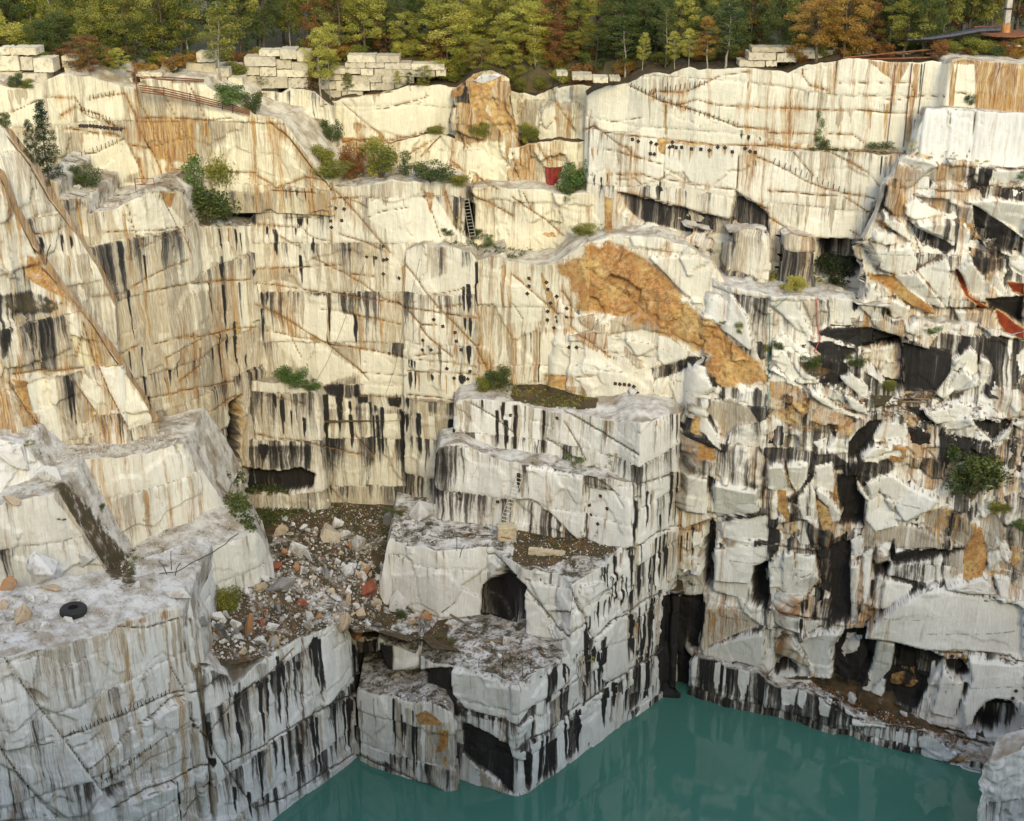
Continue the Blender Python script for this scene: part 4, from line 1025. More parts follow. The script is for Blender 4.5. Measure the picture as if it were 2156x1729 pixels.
k 2010 380 520 22;k 1640 560 840 24;k 1720 560 660 14;k 1600 700 880 16;w 1390 420 800 20;w 1130 540 740 8;w 1060 400 560 6;w 700 900 1060 16;w 930 950 1130 22;w 1100 980 1100 40;w 1160 990 1130 16;w 1220 1000 1150 20;w 790 920 1080 8;w 1830 780 1000 20;w 1950 820 960 10;w 2000 880 990 10;r 1500 600 660 6;r 1520 480 520 8
'''
RECESS = []; CRACKS = []; REGIONS = []; STROKES = []; FACETS = []
ox = oy = 0.
for ln in MARKS.strip().split('\n'):
    tk = ln.split()
    pt = lambda t: [(ox + float(p.split(',')[0]) / 4, oy + float(p.split(',')[1]) / 4) for p in t]
    if tk[0] == '@': ox, oy = float(tk[1]), float(tk[2])
    elif tk[0] == 'c': CRACKS.append((pt(tk[2:]), .66 + .52 * float(tk[1])))
    elif tk[0] == 'R': REGIONS.append((tk[1], pt(tk[4:]), float(tk[2]), float(tk[3]) / 2.5))
    elif tk[0] == 'H': RECESS.append((pt(tk[3:]), float(tk[1]), float(tk[2])))
    elif tk[0] == 'F': FACETS.append((pt(tk[3:]), tk[1], float(tk[2])))
    else:
        for s_ in ln.split(';'):
            q = s_.split(); STROKES.append(((ox + float(q[1]) / 4, oy + float(q[2]) / 4, oy + float(q[3]) / 4, float(q[4]) / 4), q[0]))


def crack_field(x, y, lines):
    x0, x1, y0, y1 = x.min() - 8, x.max() + 8, y.min() - 8, y.max() + 8
    out = np.zeros(x.shape); halo = np.zeros(x.shape)
    for pts, wd in lines:
        xs = [p[0] for p in pts]; ys = [p[1] for p in pts]
        if max(xs) < x0 or min(xs) > x1 or max(ys) < y0 or min(ys) > y1: continue
        m = (x > min(xs) - 14) & (x < max(xs) + 14) & (y > min(ys) - 14) & (y < max(ys) + 22)
        if not m.any(): continue
        xx, yy = x[m], y[m]
        d = polyd(xx, yy, pts)
        out[m] = np.maximum(out[m], np.exp(-(d / wd) ** 2))
        halo[m] = np.maximum(halo[m], np.exp(-d / (3.2 * wd)))
    return out, halo

QV, QF = [], []          # world points and faces of all rock, for standing things on it
def build_block(b):
    sd = b['seed']
    P = [P3(*f) for f in b['front']]
    bk = np.array([b['bx'], b['back'], b['dz']])
    # wall outline: back left, front ..., back right
    A = P[0] + bk; Z = P[-1] + bk
    pts = [A] + P + [Z]
    pts = np.array(pts)
    n = len(pts)
    dist = np.linalg.norm(P[len(P) // 2] - [0, 0, CAM_H])
    px = 3.3 * dist / FPX * b['res']
    cols = []; seg = []
    for i in range(n - 1):
        L = np.hypot(*(pts[i + 1] - pts[i])[:2]); Lz = abs(pts[i + 1][2] - pts[i][2])
        st = px * (4 if i in (0, n - 2) else 1)
        m = max(1, int(math.ceil(max(L, Lz * .5) / st)))
        for j in range(m):
            cols.append(pts[i] + (pts[i + 1] - pts[i]) * j / m); seg.append(i)
    cols.append(pts[-1]); seg.append(n - 2)
    cols = np.array(cols); seg = np.array(seg)
    du = np.hypot(np.diff(cols[:, 0]), np.diff(cols[:, 1])); u = np.concatenate([[0], np.cumsum(du)]) + sd * 13.7 % 50
    # outward (towards the camera) normals, softened over the corners
    dv = np.diff(pts[:, :2], axis=0); dv /= (np.linalg.norm(dv, axis=1)[:, None] + 1e-9)
    nn = np.stack([dv[:, 1], -dv[:, 0]], 1)[seg]
    # order left to right => outward normal is (dy,-dx)
    ker = max(1, int(.35 / px)); kk = np.ones(2 * ker + 1) / (2 * ker + 1)
    nx = np.convolve(np.pad(nn[:, 0], ker, 'edge'), kk, 'valid'); ny = np.convolve(np.pad(nn[:, 1], ker, 'edge'), kk, 'valid')
    ln = np.hypot(nx, ny) + 1e-6; nx /= ln; ny /= ln
    # smaller scale unevenness of the top edge
    edge = (fbm(u * .8, u * 0 + sd, sd, 4) - .5) * .5 * b['rough'] / .16
    front = (seg > 0) & (seg < n - 2)
    ztop = cols[:, 2] + edge * front
    H = ztop - b['zb']
    nz = int(math.ceil(np.percentile(H, 90) / (px * 1.02)))
    v = np.linspace(0, 1, nz + 1)[:, None]
    z = ztop[None] + (b['zb'] - ztop[None]) * v
    U = np.broadcast_to(u, z.shape)
    X0 = np.broadcast_to(cols[:, 0], z.shape); Y0 = np.broadcast_to(cols[:, 1], z.shape)
    lean = b['lean'] * np.minimum(ztop[None] - z, 12)
    sx, sy, _ = proj(np.stack([(X0 + nx * lean).ravel(), (Y0 + ny * lean).ravel(), z.ravel()], 1))
    sx = sx.reshape(z.shape); sy = sy.reshape(z.shape)
    # lifts: the stone was taken out in rows, the rows run along the wall with a slight tilt
    tilt = (_h(np.array([float(sd)]), np.array([1.]), 5)[0] - .5) * .12
    zw = z + 2.6 * (vnoise(z * .17, z * 0 + sd, sd + 4) - .5)
    row = (zw + tilt * U + .9 * (fbm(U * .12, U * 0, sd, 3) - .5)) / 4.6 + .37 * sd
    ri = np.floor(row)
    off = (_h(ri, np.floor((U + 5 * _h(ri, ri * 0, 3)) / 9.), sd) - .5) * .26 * min(1, b['facet'] * 3)
    # broken facets
    cw, ch = b['cell']; f = b['facet']
    ang = .35 * (1 if sd % 2 else -1)
    uu = (U + z * ang) / cw; zz = (z - U * ang * .6) / ch
    wu = uu + .35 * (fbm(U * .5, z * .5, sd + 5, 3) - .5); wz = zz + .35 * (fbm(U * .5, z * .5, sd + 9, 3) - .5)
    bi, bj, ox, oy, fe = worley(wu, wz, sd)
    h0 = _h(bi, bj, sd + 1) - .5; s1 = _h(bi, bj, sd + 2) - .5; s2 = _h(bi, bj, sd + 3) - .5
    big = f * (h0 * 1.2 + s1 * ox * 1.6 + s2 * oy * 1.3)
    bi2, bj2, ox2, oy2, fe2 = worley(wu * 2.7 + 3, wz * 2.7, sd + 40)
    h2 = _h(bi2, bj2, sd + 41) - .5; s21 = _h(bi2, bj2, sd + 42) - .5; s22 = _h(bi2, bj2, sd + 43) - .5
    part = sstep(.45, .6, fbm(U * .16, z * .16, sd + 77, 2)) if f < .5 else 1.
    big = big + part * f * (.45 if f < .5 else .28) * (h2 + s21 * ox2 * 1.8 + s22 * oy2 * 1.6)
    fine = b['rough'] * ((fbm(U * .9, z * .5, sd + 60, 5) - .5) + .25 * (fbm(U * 5, z * .5, sd + 61, 2) - .5))
    groove = .045 * np.abs(np.sin(U * 8.3)) * np.exp(-(ztop[None] - z) / .9) * sstep(.35, .6, vnoise(U * .35, U * 0 + sd, 12))
    disp = off + big + fine + lean - groove + b['ribs'] * np.abs(np.sin(U * 6.6)) * (.6 + .8 * vnoise(U * .7, z * .4, 5))
    cr, halo = crack_field(sx, sy, CRACKS)
    halo = halo * (.35 + .65 * vnoise(U * .5, z * .5, 31))
    # natural joints
    jn = np.where(_h(bi + bj, bj, sd + 90) < b['crk'], 1., 0.) * np.exp(-(fe / .022) ** 2)
    if f > .5: jn = np.maximum(jn, .7 * np.exp(-(fe2 / .03) ** 2))
    # lift lines, wandering
    frz = row - ri
    dl = np.minimum(frz, 1 - frz) * 3.9
    disp = disp - .18 * cr - .12 * jn - .06 * np.exp(-(dl / .10) ** 2)
    rec_shade = np.zeros(z.shape); FM = []
    wx = sx + 2. * (fbm(U * 1.1, z * 1.1, 17, 4) - .5); wy = sy + 2. * (fbm(U * 1.1, z * 1.1, 18, 4) - .5)
    for fi, (poly, kind, off_) in enumerate(FACETS):
        xs = [p[0] for p in poly]; ys = [p[1] for p in poly]
        if max(xs) < sx.min() or min(xs) > sx.max() or max(ys) < sy.min() or min(ys) > sy.max(): continue
        sel = (wx > min(xs) - 6) & (wx < max(xs) + 6) & (wy > min(ys) - 6) & (wy < max(ys) + 6)
        if not sel.any(): continue
        m = inpoly(wx[sel], wy[sel], poly, 1.3)
        if m.max() < .05: continue
        cx_, cy_ = sum(xs) / len(xs), sum(ys) / len(ys); q_ = px / 3.3
        g1_, g2_ = [(_h(np.array([fi * 1.]), np.array([k_ * 1.]), 5)[0] - .5) * (.7 if f > .5 else .25) for k_ in (1, 2)]
        pl = off_ * (.8 if f > .5 else .4) + ((sx[sel] - cx_) * g1_ + (sy[sel] - cy_) * (g2_ - (.25 if f > .5 else 0.))) * q_
        keep = .12 if kind in 'wgtbOok' and f > .5 else 1.
        disp[sel] = disp[sel] * (1 - m) + m * (lean[sel] if hasattr(lean, 'shape') and lean.shape == disp.shape else 0) * (1) + m * (disp[sel] - lean[sel]) * keep + m * pl
        e_ = 4 * m * (1 - m)
        cr[sel] = np.maximum(cr[sel] * (1 - .6 * m), .75 * e_)
        jn[sel] *= (1 - .9 * m)
        FM.append((sel, m, kind))
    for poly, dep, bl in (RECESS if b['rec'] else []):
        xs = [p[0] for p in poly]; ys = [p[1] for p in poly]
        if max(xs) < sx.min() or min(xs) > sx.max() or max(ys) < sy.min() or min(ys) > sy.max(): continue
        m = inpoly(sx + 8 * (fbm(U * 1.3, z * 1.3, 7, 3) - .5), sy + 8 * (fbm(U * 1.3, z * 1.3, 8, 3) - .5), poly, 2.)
        disp = disp - dep * m; rec_shade = np.maximum(rec_shade, m * bl)  # hollow pushed in, and its shade kept to be painted
    X = X0 + nx * disp; Y = Y0 + ny * disp
    # ---- top sheet
    vis = b['top']
    bl = max(.3, b['back'])
    nt = max(2, int(bl / (px * 2.2)))
    t = (np.linspace(0, 1, nt + 1)[1:][:, None]) ** 1.15
    Q = cols + bk
    Q[seg == 0] = A; Q[seg == n - 2] = Z; Q[-1] = Z; Q[0] = A
    TX0 = cols[:, 0] + (Q[:, 0] - cols[:, 0]) * t; TY0 = cols[:, 1] + (Q[:, 1] - cols[:, 1]) * t
    TZ0 = ztop + (Q[:, 2] - ztop) * t
    fall = np.exp(-(t * bl) / .8)
    TX = TX0 + nx * disp[0] * fall; TY = TY0 + ny * disp[0] * fall
    bt, ct, o1, o2, fet = worley(TX0 / 1.9, TY0 / 1.5, sd + 7)
    hh = _h(bt, ct, sd + 8) - .5; g1 = _h(bt, ct, sd + 9) - .5; g2 = _h(bt, ct, sd + 10) - .5
    rz = (.10 + .5 * min(1.5, f)) * (hh * .9 + g1 * o1 * 1.6 + g2 * o2 * 1.6) + .35 * (fbm(TX0 * .6, TY0 * .6, sd, 5) - .5)
    TZ = TZ0 + rz * (1 - np.exp(-(t * bl) / .5)) - .06 * (1 - fall) - .02
    # ---- join: top sheet (far rows first) + wall
    VX = np.vstack([TX[::-1], X]); VY = np.vstack([TY[::-1], Y]); VZ = np.vstack([TZ[::-1], z])
    nr, nc = VX.shape
    V = np.stack([VX.ravel(), VY.ravel(), VZ.ravel()], 1)
    i = np.arange(nr - 1)[:, None] * nc + np.arange(nc - 1)[None]
    F = np.stack([i, i + nc, i + nc + 1, i + 1], -1).reshape(-1, 4)
    # ---- stains and painted shade of hollows
    wd = b['dark'] + 0 * z; wb = b['brown'] + 0 * z; wr = b['rust'] + 0 * z
    org = np.full(z.shape, float(b['orange'])); sl = 0 * z
    wd = wd + .42 * (frz - .5) + .8 * (fbm(U * .22, ri * 3.3, sd + 70, 3) - .5)
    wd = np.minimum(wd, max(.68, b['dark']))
    wb = wb + .25 * (frz - .5) + .8 * (fbm(U * .25, ri * 2.1, sd + 71, 3) - .5)
    wr = wr + .8 * (fbm(U * .3, z * .1, sd + 72, 3) - .5)
    tw = min(1., b['tone'] + .15)
    wr = wr + .62 * halo * tw; wb = wb + .35 * halo; wd = wd + .22 * halo * (1.1 - tw)
    if f > .5:
        c1 = _h(bi, bj, sd + 55)
        wd = wd + (c1 - .5) * .9
        org = org + .5 * np.where(_h(bi, bj, sd + 56) < b['rust'] * .16, 1., 0)
    tn = b['tone'] + 0 * z
    tsx, tsy, _ = proj(np.stack([TX0.ravel(), TY0.ravel(), TZ0.ravel()], 1)); tsx = tsx.reshape(TX.shape); tsy = tsy.reshape(TX.shape)
    wd = np.vstack([0 * TX + b['dark'], wd]); wb = np.vstack([0 * TX + (.2 if b['top'] > .5 else .9), wb]); wr = np.vstack([0 * TX + (.1 if b['top'] > .5 else .85), wr])
    org = np.vstack([0 * TX + b['orange'] * .6, org]); sl = np.vstack([0 * TX + b['soil'], sl]); tn = np.vstack([0 * TX + b['tone'], tn])
    cr = np.vstack([crack_field(tsx, tsy, CRACKS)[0][::-1] * .8, np.maximum(cr, jn * .6)])
    SX = np.vstack([tsx[::-1], sx]); SY = np.vstack([tsy[::-1], sy]); REC_SHADE = np.vstack([0 * TX, rec_shade])
    topf = np.vstack([np.full(TX.shape, float(b['top'])), 0 * z])
    topf[nt:nt + 1] = .4 * b['top']
    cx0, cx1, cy0, cy1 = SX.min(), SX.max(), SY.min(), SY.max()
    for ch, shp, amt, soft in REGIONS:
        xs = [p[0] for p in shp]; ys = [p[1] for p in shp]
        if max(xs) + soft < cx0 or min(xs) - soft > cx1 or max(ys) + soft < cy0 or min(ys) - soft > cy1: continue
        m = inpoly(SX, SY, shp, soft) * amt
        if ch == 'd': wd = wd + m  # dark stains, and painted shade under the far wall overhang
        elif ch == 'b': wb = wb + m
        elif ch == 'r': wr = wr + m
        elif ch == 'o': org = org + m
        elif ch == 's': sl = sl + m
        elif ch == 't': tn = tn + m
        elif ch == 'w': wd = wd - m; wb = wb - m; wr = wr - m
    for (x0, y0, y1, wdt), ch in STROKES:
        if x0 + 40 < cx0 or x0 - 40 > cx1 or y1 < cy0 or y0 > cy1: continue
        sel = (SY > y0 - 4) & (SY < y1 + 6) & (np.abs(SX - x0) < 60)
        if not sel.any(): continue
        yy = SY[sel]; xl = CX + (x0 - CX) * (8332 - yy) / (8332 - y0)
        d = np.abs(SX[sel] - xl + 2.5 * (vnoise(yy * .05, yy * 0 + x0, 5) - .5))
        ww = wdt * .5 * (.55 + .9 * vnoise(yy * .03, yy * 0 + x0, 6)) * np.clip((y1 - yy) / (y1 - y0) * 1.6, .15, 1)
        m = sstep(1.6, -.8, d - ww) * sstep(y0 - 3, y0 + 2, yy) * sstep(y1 + 4, y1 - 14, yy) * (1 - topf[sel])
        g = .85 * m
        if ch == 'k': wd[sel] = wd[sel] + g
        elif ch == 'b': wb[sel] = wb[sel] + g
        elif ch == 'r': wr[sel] = wr[sel] + g
        elif ch == 'w': wd[sel] -= g; wb[sel] -= g; wr[sel] -= .6 * g
    for sel, m, kind in FM:
        def put(arr, add, mul=.35):
            a_ = arr[nt:]; a_[sel] = a_[sel] * (1 - m * (1 - mul)) + m * add
        if kind == 'w': put(wd, -.3, .3); put(wb, -.05, .4); put(wr, 0., .6); put(org, -.3, .2); put(sl, -.3, 0)
        elif kind == 'g': put(wd, .32, .25); put(wb, .2, .3); put(org, -.3, .1)
        elif kind == 'd': put(wd, .85, .3); put(wb, .4, .3); put(org, -.3, .1)
        elif kind == 'k': put(wd, 1.15, .2); put(org, -.3, .1)
        elif kind == 't': put(wb, .75, .3); put(wd, 0, .3); put(org, -.1, .2)
        elif kind == 'b': put(wb, 1.1, .3); put(wd, .25, .3); put(org, .3, .3)
        elif kind == 'o': put(org, .95, 0); put(wd, .2, .3)
        elif kind == 'O': put(org, 1.8, 0); put(wd, .0, .3)
    wd = wd + .62 * REC_SHADE  # shade inside the hollows painted through the dark stain amount
    me = bpy.data.meshes.new(b['name'])
    me.vertices.add(len(V)); me.vertices.foreach_set('co', V.ravel().astype(np.float32))
    me.loops.add(F.size); me.loops.foreach_set('vertex_index', F.ravel().astype(np.int32))
    me.polygons.add(len(F)); me.polygons.foreach_set('loop_start', np.arange(0, F.size, 4, dtype=np.int32)); me.polygons.foreach_set('loop_total', np.full(len(F), 4, np.int32))
    me.update()
    def attr(nm, a, b_, c, d):
        at = me.attributes.new(nm, 'FLOAT_COLOR', 'POINT')
        at.data.foreach_set('color', np.clip(np.stack([a.ravel(), b_.ravel(), c.ravel(), d.ravel()], 1), 0, 2).astype(np.float32).ravel())
    attr('st', wd, wb, wr, cr); attr('s2', org, sl, tn, topf)
    at = me.attributes.new('row', 'FLOAT', 'POINT'); rr = np.vstack([0 * TX + .5, row]) + 100
    at.data.foreach_set('value', rr.ravel().astype(np.float32))
    uvl = me.uv_layers.new(name='wall')
    UU = np.vstack([TX[::-1] + TY[::-1] * .3, U]); ZZ = np.vstack([TY[::-1] * 1.3, z])
    uvv = np.stack([UU.ravel(), ZZ.ravel()], 1)[F.ravel()]
    uvl.data.foreach_set('uv', uvv.astype(np.float32).ravel())
    me.materials.append(M_ROCK)
    me.validate()
    o = bpy.data.objects.new(b['name'], me); COL.objects.link(o)
    tag(o, label=b['label'], kind='structure')
    base = sum(len(q) for q in QV)
    QV.append(V); QF.append(F + base)
    return o
for b in BLOCKS: build_block(b)

# ---------------------------------------------------------------- ground, water, forest floor, far hills
def grid_ground(name, xs, ys, zf, mat, keep=True, cut=None, **k):
    X, Y = np.meshgrid(xs, ys); Z = zf(X, Y)
    V = np.stack([X.ravel(), Y.ravel(), Z.ravel()], 1); nc = len(xs)
    i = np.arange(len(ys) - 1)[:, None] * nc + np.arange(nc - 1)[None]
    F = np.stack([i, i + 1, i + nc + 1, i + nc], -1).reshape(-1, 4)
    if cut is not None: F = F[cut(V)[F].min(1)]
    o = mesh_obj(name, V, F.tolist(), mat, smooth=True)
    tag(o, kind='structure', **k)
    if keep:
        QF.append(F + sum(len(q) for q in QV)); QV.append(V)
    return o
FL = [P3(*q) for q in FLOORPTS]
def floor_z(X, Y):
    num = 0; den = 0
    for p in FL:
        w_ = 1 / (((X - p[0]) ** 2 + (Y - p[1]) ** 2) + .5) ** 1.7; num = num + w_ * p[2]; den = den + w_
    return num / den + .5 * (fbm(X * .5, Y * .5, 3, 5) - .5)
def floor_cut(V):
    a, b_, _ = proj(V)
    return inpoly(a, b_, nums('300,1000 520,960 880,960 880,1130 840,1260 1000,1290 1170,1345 1140,1376 1060,1390 980,1374 910,1366 888,1345 860,1352 812,1338 790,1330 745,1335 728,1309 634,1340 590,1366 545,1390 500,1400 470,1402 425,1400 400,1390 330,1300'), 1.) > .5
fo = grid_ground('quarry_floor', np.arange(-31, 3, .14), np.arange(84, 124, .16), floor_z, M_ROCK, cut=floor_cut)
def add_attrs(o, st, s2):
    me = o.data; n = len(me.vertices)
    for nm, v in (('st', st), ('s2', s2)):
        at = me.attributes.new(nm, 'FLOAT_COLOR', 'POINT'); at.data.foreach_set('color', np.asarray(v, np.float32).ravel())
    at = me.attributes.new('row', 'FLOAT', 'POINT'); at.data.foreach_set('value', np.full(n, 100.5, np.float32))
    uvl = me.uv_layers.new(name='wall'); co = np.empty(n * 3, np.float32); me.vertices.foreach_get('co', co); co = co.reshape(-1, 3)
    li = np.empty(len(me.loops), np.int32); me.loops.foreach_get('vertex_index', li); uvl.data.foreach_set('uv', co[li][:, :2].ravel())
co = np.array([v.co[:] for v in fo.data.vertices]); nv = len(co)
px_, py_, _ = proj(co)
heap = inpoly(px_, py_, nums('520,1130 760,1100 880,1190 870,1290 720,1380 430,1420 400,1280 540,1200'), 20)
soilv = np.clip(.85 - .18 * heap + .7 * (fbm(co[:, 0] * .35, co[:, 1] * .35, 9, 4) - .5), 0, 1)
add_attrs(fo, np.stack([.5 + 0 * soilv, .3 + 0 * soilv, .2 + 0 * soilv, 0 * soilv], 1), np.stack([.25 * heap, soilv, 0 * soilv, 1 + 0 * soilv], 1))

wo = mesh_obj('water', [(-120, 30, 0), (120, 30, 0), (120, 116, 0), (-120, 116, 0)], [(0, 1, 2, 3)], M_WATER); tag(wo, kind='structure')

def rim_z(X, Y):
    z = 50.6 + .022 * (X + 40) + 1.2 * (fbm(X * .05, Y * .05, 4, 4) - .5) + .04 * np.maximum(0, Y - 128)
    return z
xs = np.concatenate([np.arange(-600, -80, 20), np.arange(-80, 90, .8), np.arange(90, 620, 20)])
ys = np.concatenate([np.arange(118, 175, .8), np.arange(175, 900, 25)])
grid_ground('forest_floor', xs, ys, lambda X, Y: rim_z(X, Y) - 30 * sstep(RIMY(X), RIMY(X) - 2.5, Y) , M_SOIL)
# the rim the photograph was taken from and the unseen land behind it, raised to shade the lower pit
def near_z(X, Y):
    return 68.2 + 2.6 * sstep(-3, -14, Y) + 1.5 * (fbm(X * .03, Y * .03, 21, 4) - .5) * sstep(-2, -8, Y) - 75 * sstep(1.5, 5, Y)
grid_ground('near_rim', np.concatenate([np.arange(-400, -60, 20), np.arange(-60, 61, 2), np.arange(80, 401, 20)]), np.concatenate([np.arange(-300, -20, 20), np.arange(-20, 8, .7)]), near_z, M_SOIL, keep=False)

QV_ = np.vstack(QV); QF_ = np.vstack(QF)
BVH = BVHTree.FromPolygons(QV_.tolist(), QF_.tolist())
def hit(px, py):
    """where the line of sight of a traced pixel meets the built rock: the thing is stood there"""
    r = Vector(ray(px, py)).normalized()
    p, n, i, d = BVH.ray_cast(Vector((0, 0, CAM_H)), r, 400)
    if p is None: return Vector(W(px, py, 120)), Vector((0, -1, 0))
    if n.dot(r) > 0: n = -n
    return p, n
def ground(x, y, z=200.):
    p, n, i, d = BVH.ray_cast(Vector((x, y, z)), Vector((0, 0, -1)), 400)
    return p if p is not None else Vector((x, y, 0))
# ---------------------------------------------------------------- trees and shrubs
def leaf_mat(name, a, b, c):
    k = N(name); at = k.n('Attribute', attribute_name='tint'); oi = k.n('ObjectInfo')
    r = k.math('FRACT', k.math('ADD', at.outputs['Fac'], k.math('MULTIPLY', oi.outputs['Random'], .35)))
    cr = k.n('ValToRGB'); e = cr.color_ramp.elements
    e[0].position = 0; e[0].color = (*a, 1); e[1].position = .55; e[1].color = (*b, 1); x = e.new(1.); x.color = (*c, 1)
    k.l(r, cr.inputs[0])
    k.l(cr.outputs[0], k.p.inputs['Base Color']); k.p.inputs['Roughness'].default_value = .6
    tr = k.n('BsdfTranslucent'); k.l(cr.outputs[0], tr.inputs[0])
    mx = k.n('MixShader'); mx.inputs[0].default_value = .35
    k.l(k.p.outputs[0], mx.inputs[1]); k.l(tr.outputs[0], mx.inputs[2])
    k.l(mx.outputs[0], k.t.nodes['Material Output'].inputs['Surface'])
    return k.m
LM = {'dark': leaf_mat('dark_green_leaves', (.04, .075, .02), (.095, .13, .03), (.18, .20, .045)),
      'olive': leaf_mat('olive_leaves', (.12, .15, .028), (.26, .26, .04), (.42, .37, .06)),
      'yellow': leaf_mat('yellow_green_leaves', (.28, .29, .05), (.48, .45, .075), (.66, .57, .13)),
      'orange': leaf_mat('orange_leaves', (.24, .14, .03), (.44, .24, .045), (.56, .38, .07)),
      'rust': leaf_mat('rust_brown_leaves', (.15, .075, .025), (.28, .12, .035), (.36, .20, .05)),
      'fresh': leaf_mat('fresh_green_leaves', (.05, .11, .025), (.11, .19, .04), (.22, .28, .07)),
      'deep': leaf_mat('deep_green_needles', (.014, .032, .012), (.03, .055, .018), (.07, .09, .025))}
CN = {'dark': 'dark green', 'olive': 'olive green', 'yellow': 'yellow-green', 'orange': 'orange-brown', 'rust': 'rust-brown', 'fresh': 'fresh green', 'deep': 'very dark green'}

def leaves(name, cl, n_per, leaf, mat, seed, parent=None):
    """cl: clumps (centre, radius, tint); small four-cornered leaf sprays, bent, facing anyhow"""
    rng = np.random.default_rng(seed); C = []; T = []
    for (c, r, t) in cl:
        n = int(n_per * r ** 1.6) + 8
        d = rng.normal(size=(n, 3)); d /= np.linalg.norm(d, axis=1)[:, None]
        p = np.array(c) + d * (r * rng.random((n, 1)) ** .45) * np.array([1, 1, .75])
        C.append(p); T.append(np.clip(t + rng.normal(0, .10, n), 0, 1))
    C = np.vstack(C); T = np.concatenate(T); n = len(C)
    a = rng.normal(size=(n, 3)); a[:, 2] *= .6; a /= np.linalg.norm(a, axis=1)[:, None]
    b = np.cross(a, rng.normal(size=(n, 3))); b /= np.linalg.norm(b, axis=1)[:, None]
    s = leaf * (.6 + .8 * rng.random((n, 1))); nrm = np.cross(a, b)
    V = np.stack([C - a * s, C - b * s * .55 + nrm * s * .2, C + a * s, C + b * s * .55 + nrm * s * .2], 1).reshape(-1, 3)
    me = bpy.data.meshes.new(name)
    me.vertices.add(4 * n); me.vertices.foreach_set('co', V.astype(np.float32).ravel())
    me.loops.add(4 * n); me.loops.foreach_set('vertex_index', np.arange(4 * n, dtype=np.int32))
    me.polygons.add(n); me.polygons.foreach_set('loop_start', np.arange(0, 4 * n, 4, dtype=np.int32)); me.polygons.foreach_set('loop_total', np.full(n, 4, np.int32))
    me.update()
    at = me.attributes.new('tint', 'FLOAT', 'POINT'); at.data.foreach_set('value', np.repeat(T, 4).astype(np.float32))
    me.materials.append(mat); me.validate()
    o = bpy.data.objects.new(name, me); COL.objects.link(o)
    if parent: o.parent = parent
    return o

def make_tree(kind, col, seed, bark):
    """a tree 10 m tall: birch and poplar saplings, broad tree, spruce"""
    rnd = random.Random(seed); H = 10.
    root = empty('forest_tree', (0, 0, 0))
    bm = bmesh.new(); lean = rnd.uniform(-.25, .25)
    n = 9; pts = []; x = y = 0.
    for i in range(n):
        x += rnd.uniform(-.12, .12) + lean * .1; y += rnd.uniform(-.12, .12); pts.append(Vector((x, y, -.5 + (H * .96 + .5) * i / (n - 1))))
    r0 = {'slim': .10, 'broad': .17, 'spruce': .14, 'low': .10}[kind]
    tube(bm, pts, [r0 * (1 - .88 * i / (n - 1)) for i in range(n)], 7)
    cl = []
    def at(h):
        f = max(0, min(n - 1.001, (h + .5) / (H * .96 + .5) * (n - 1))); i = int(f); return pts[i].lerp(pts[i + 1], f - i)
    nb = {'slim': 30, 'broad': 40, 'spruce': 46, 'low': 36}[kind]
    for i in range(nb):
        f = (i + rnd.random()) / nb
        if kind == 'slim': h = H * (.28 + .70 * f); R_ = 1.25 * math.sin(math.pi * min(1, (f * .9 + .12))) ** .7 + .15
        elif kind == 'broad': h = H * (.24 + .74 * f); R_ = 2.2 * math.sin(math.pi * (f * .86 + .12)) ** .6 + .2
        elif kind == 'low': h = H * (.06 + .92 * f); R_ = 2.0 * math.sin(math.pi * (f * .8 + .18)) ** .6 + .2
        else: h = H * (.05 + .94 * f); R_ = 1.75 * (1 - f) ** .8 + .12
        az = i * 2.4 + rnd.uniform(-.5, .5); rr = R_ * rnd.uniform(.55, 1.1); p0 = at(h * .92)
        up = rnd.uniform(.1, .9) if kind != 'spruce' else -.15
        p1 = p0 + Vector((math.cos(az) * rr, math.sin(az) * rr, up * rr * .5 + .2))
        tube(bm, [p0, p0.lerp(p1, .5) + Vector((0, 0, .12)), p1], [.035, .025, .008], 4)
        t = rnd.random()
        cl.append((p1, rnd.uniform(.38, .72) * (1.25 if kind in ('broad', 'low') else 1.), t))
        if rnd.random() < .55: cl.append((p0.lerp(p1, .55) + Vector((rnd.uniform(-.3, .3), rnd.uniform(-.3, .3), rnd.uniform(-.2, .3))), rnd.uniform(.3, .5), t))
    bm_obj('trunk', bm, bark, root, True)
    leaves('crown', cl, 400 if kind != 'spruce' else 330, .072 if kind != 'spruce' else .08, LM[col], seed, root)
    return root
PROTO = {}; PN = {}
def tree(kind, col, v, loc, h, wd, label, group=None, cat='tree', rz=None):
    key = (kind, col, v)
    if key not in PROTO: r = PROTO[key] = make_tree(kind, col, 100 + 7 * len(PROTO), M_BARK if kind in ('slim',) else M_DBARK)
    else: r = copy_tree(PROTO[key])
    if kind == 'spruce': r.name = 'spruce_tree'
    r.location = Vector(loc) - Vector((0, 0, .15)); r.rotation_euler = (0, 0, (rz if rz is not None else (loc[0] * 7.7) % 6.28))
    r.scale = (wd / 4.2, wd / 4.2, h / 10)
    if kind == 'slim': r.scale = (wd / 2.9, wd / 2.9, h / 10)
    if kind == 'spruce': r.scale = (wd / 3.4, wd / 3.4, h / 10)
    for k_ in ('group',):
        if k_ in r: del r[k_]
    tag(r, label, cat, group); return r

rnd = random.Random(5)
ORD = ['', 'second ', 'third ', 'fourth ', 'fifth ', 'sixth ', 'seventh ', 'eighth ', 'ninth ', 'tenth ']
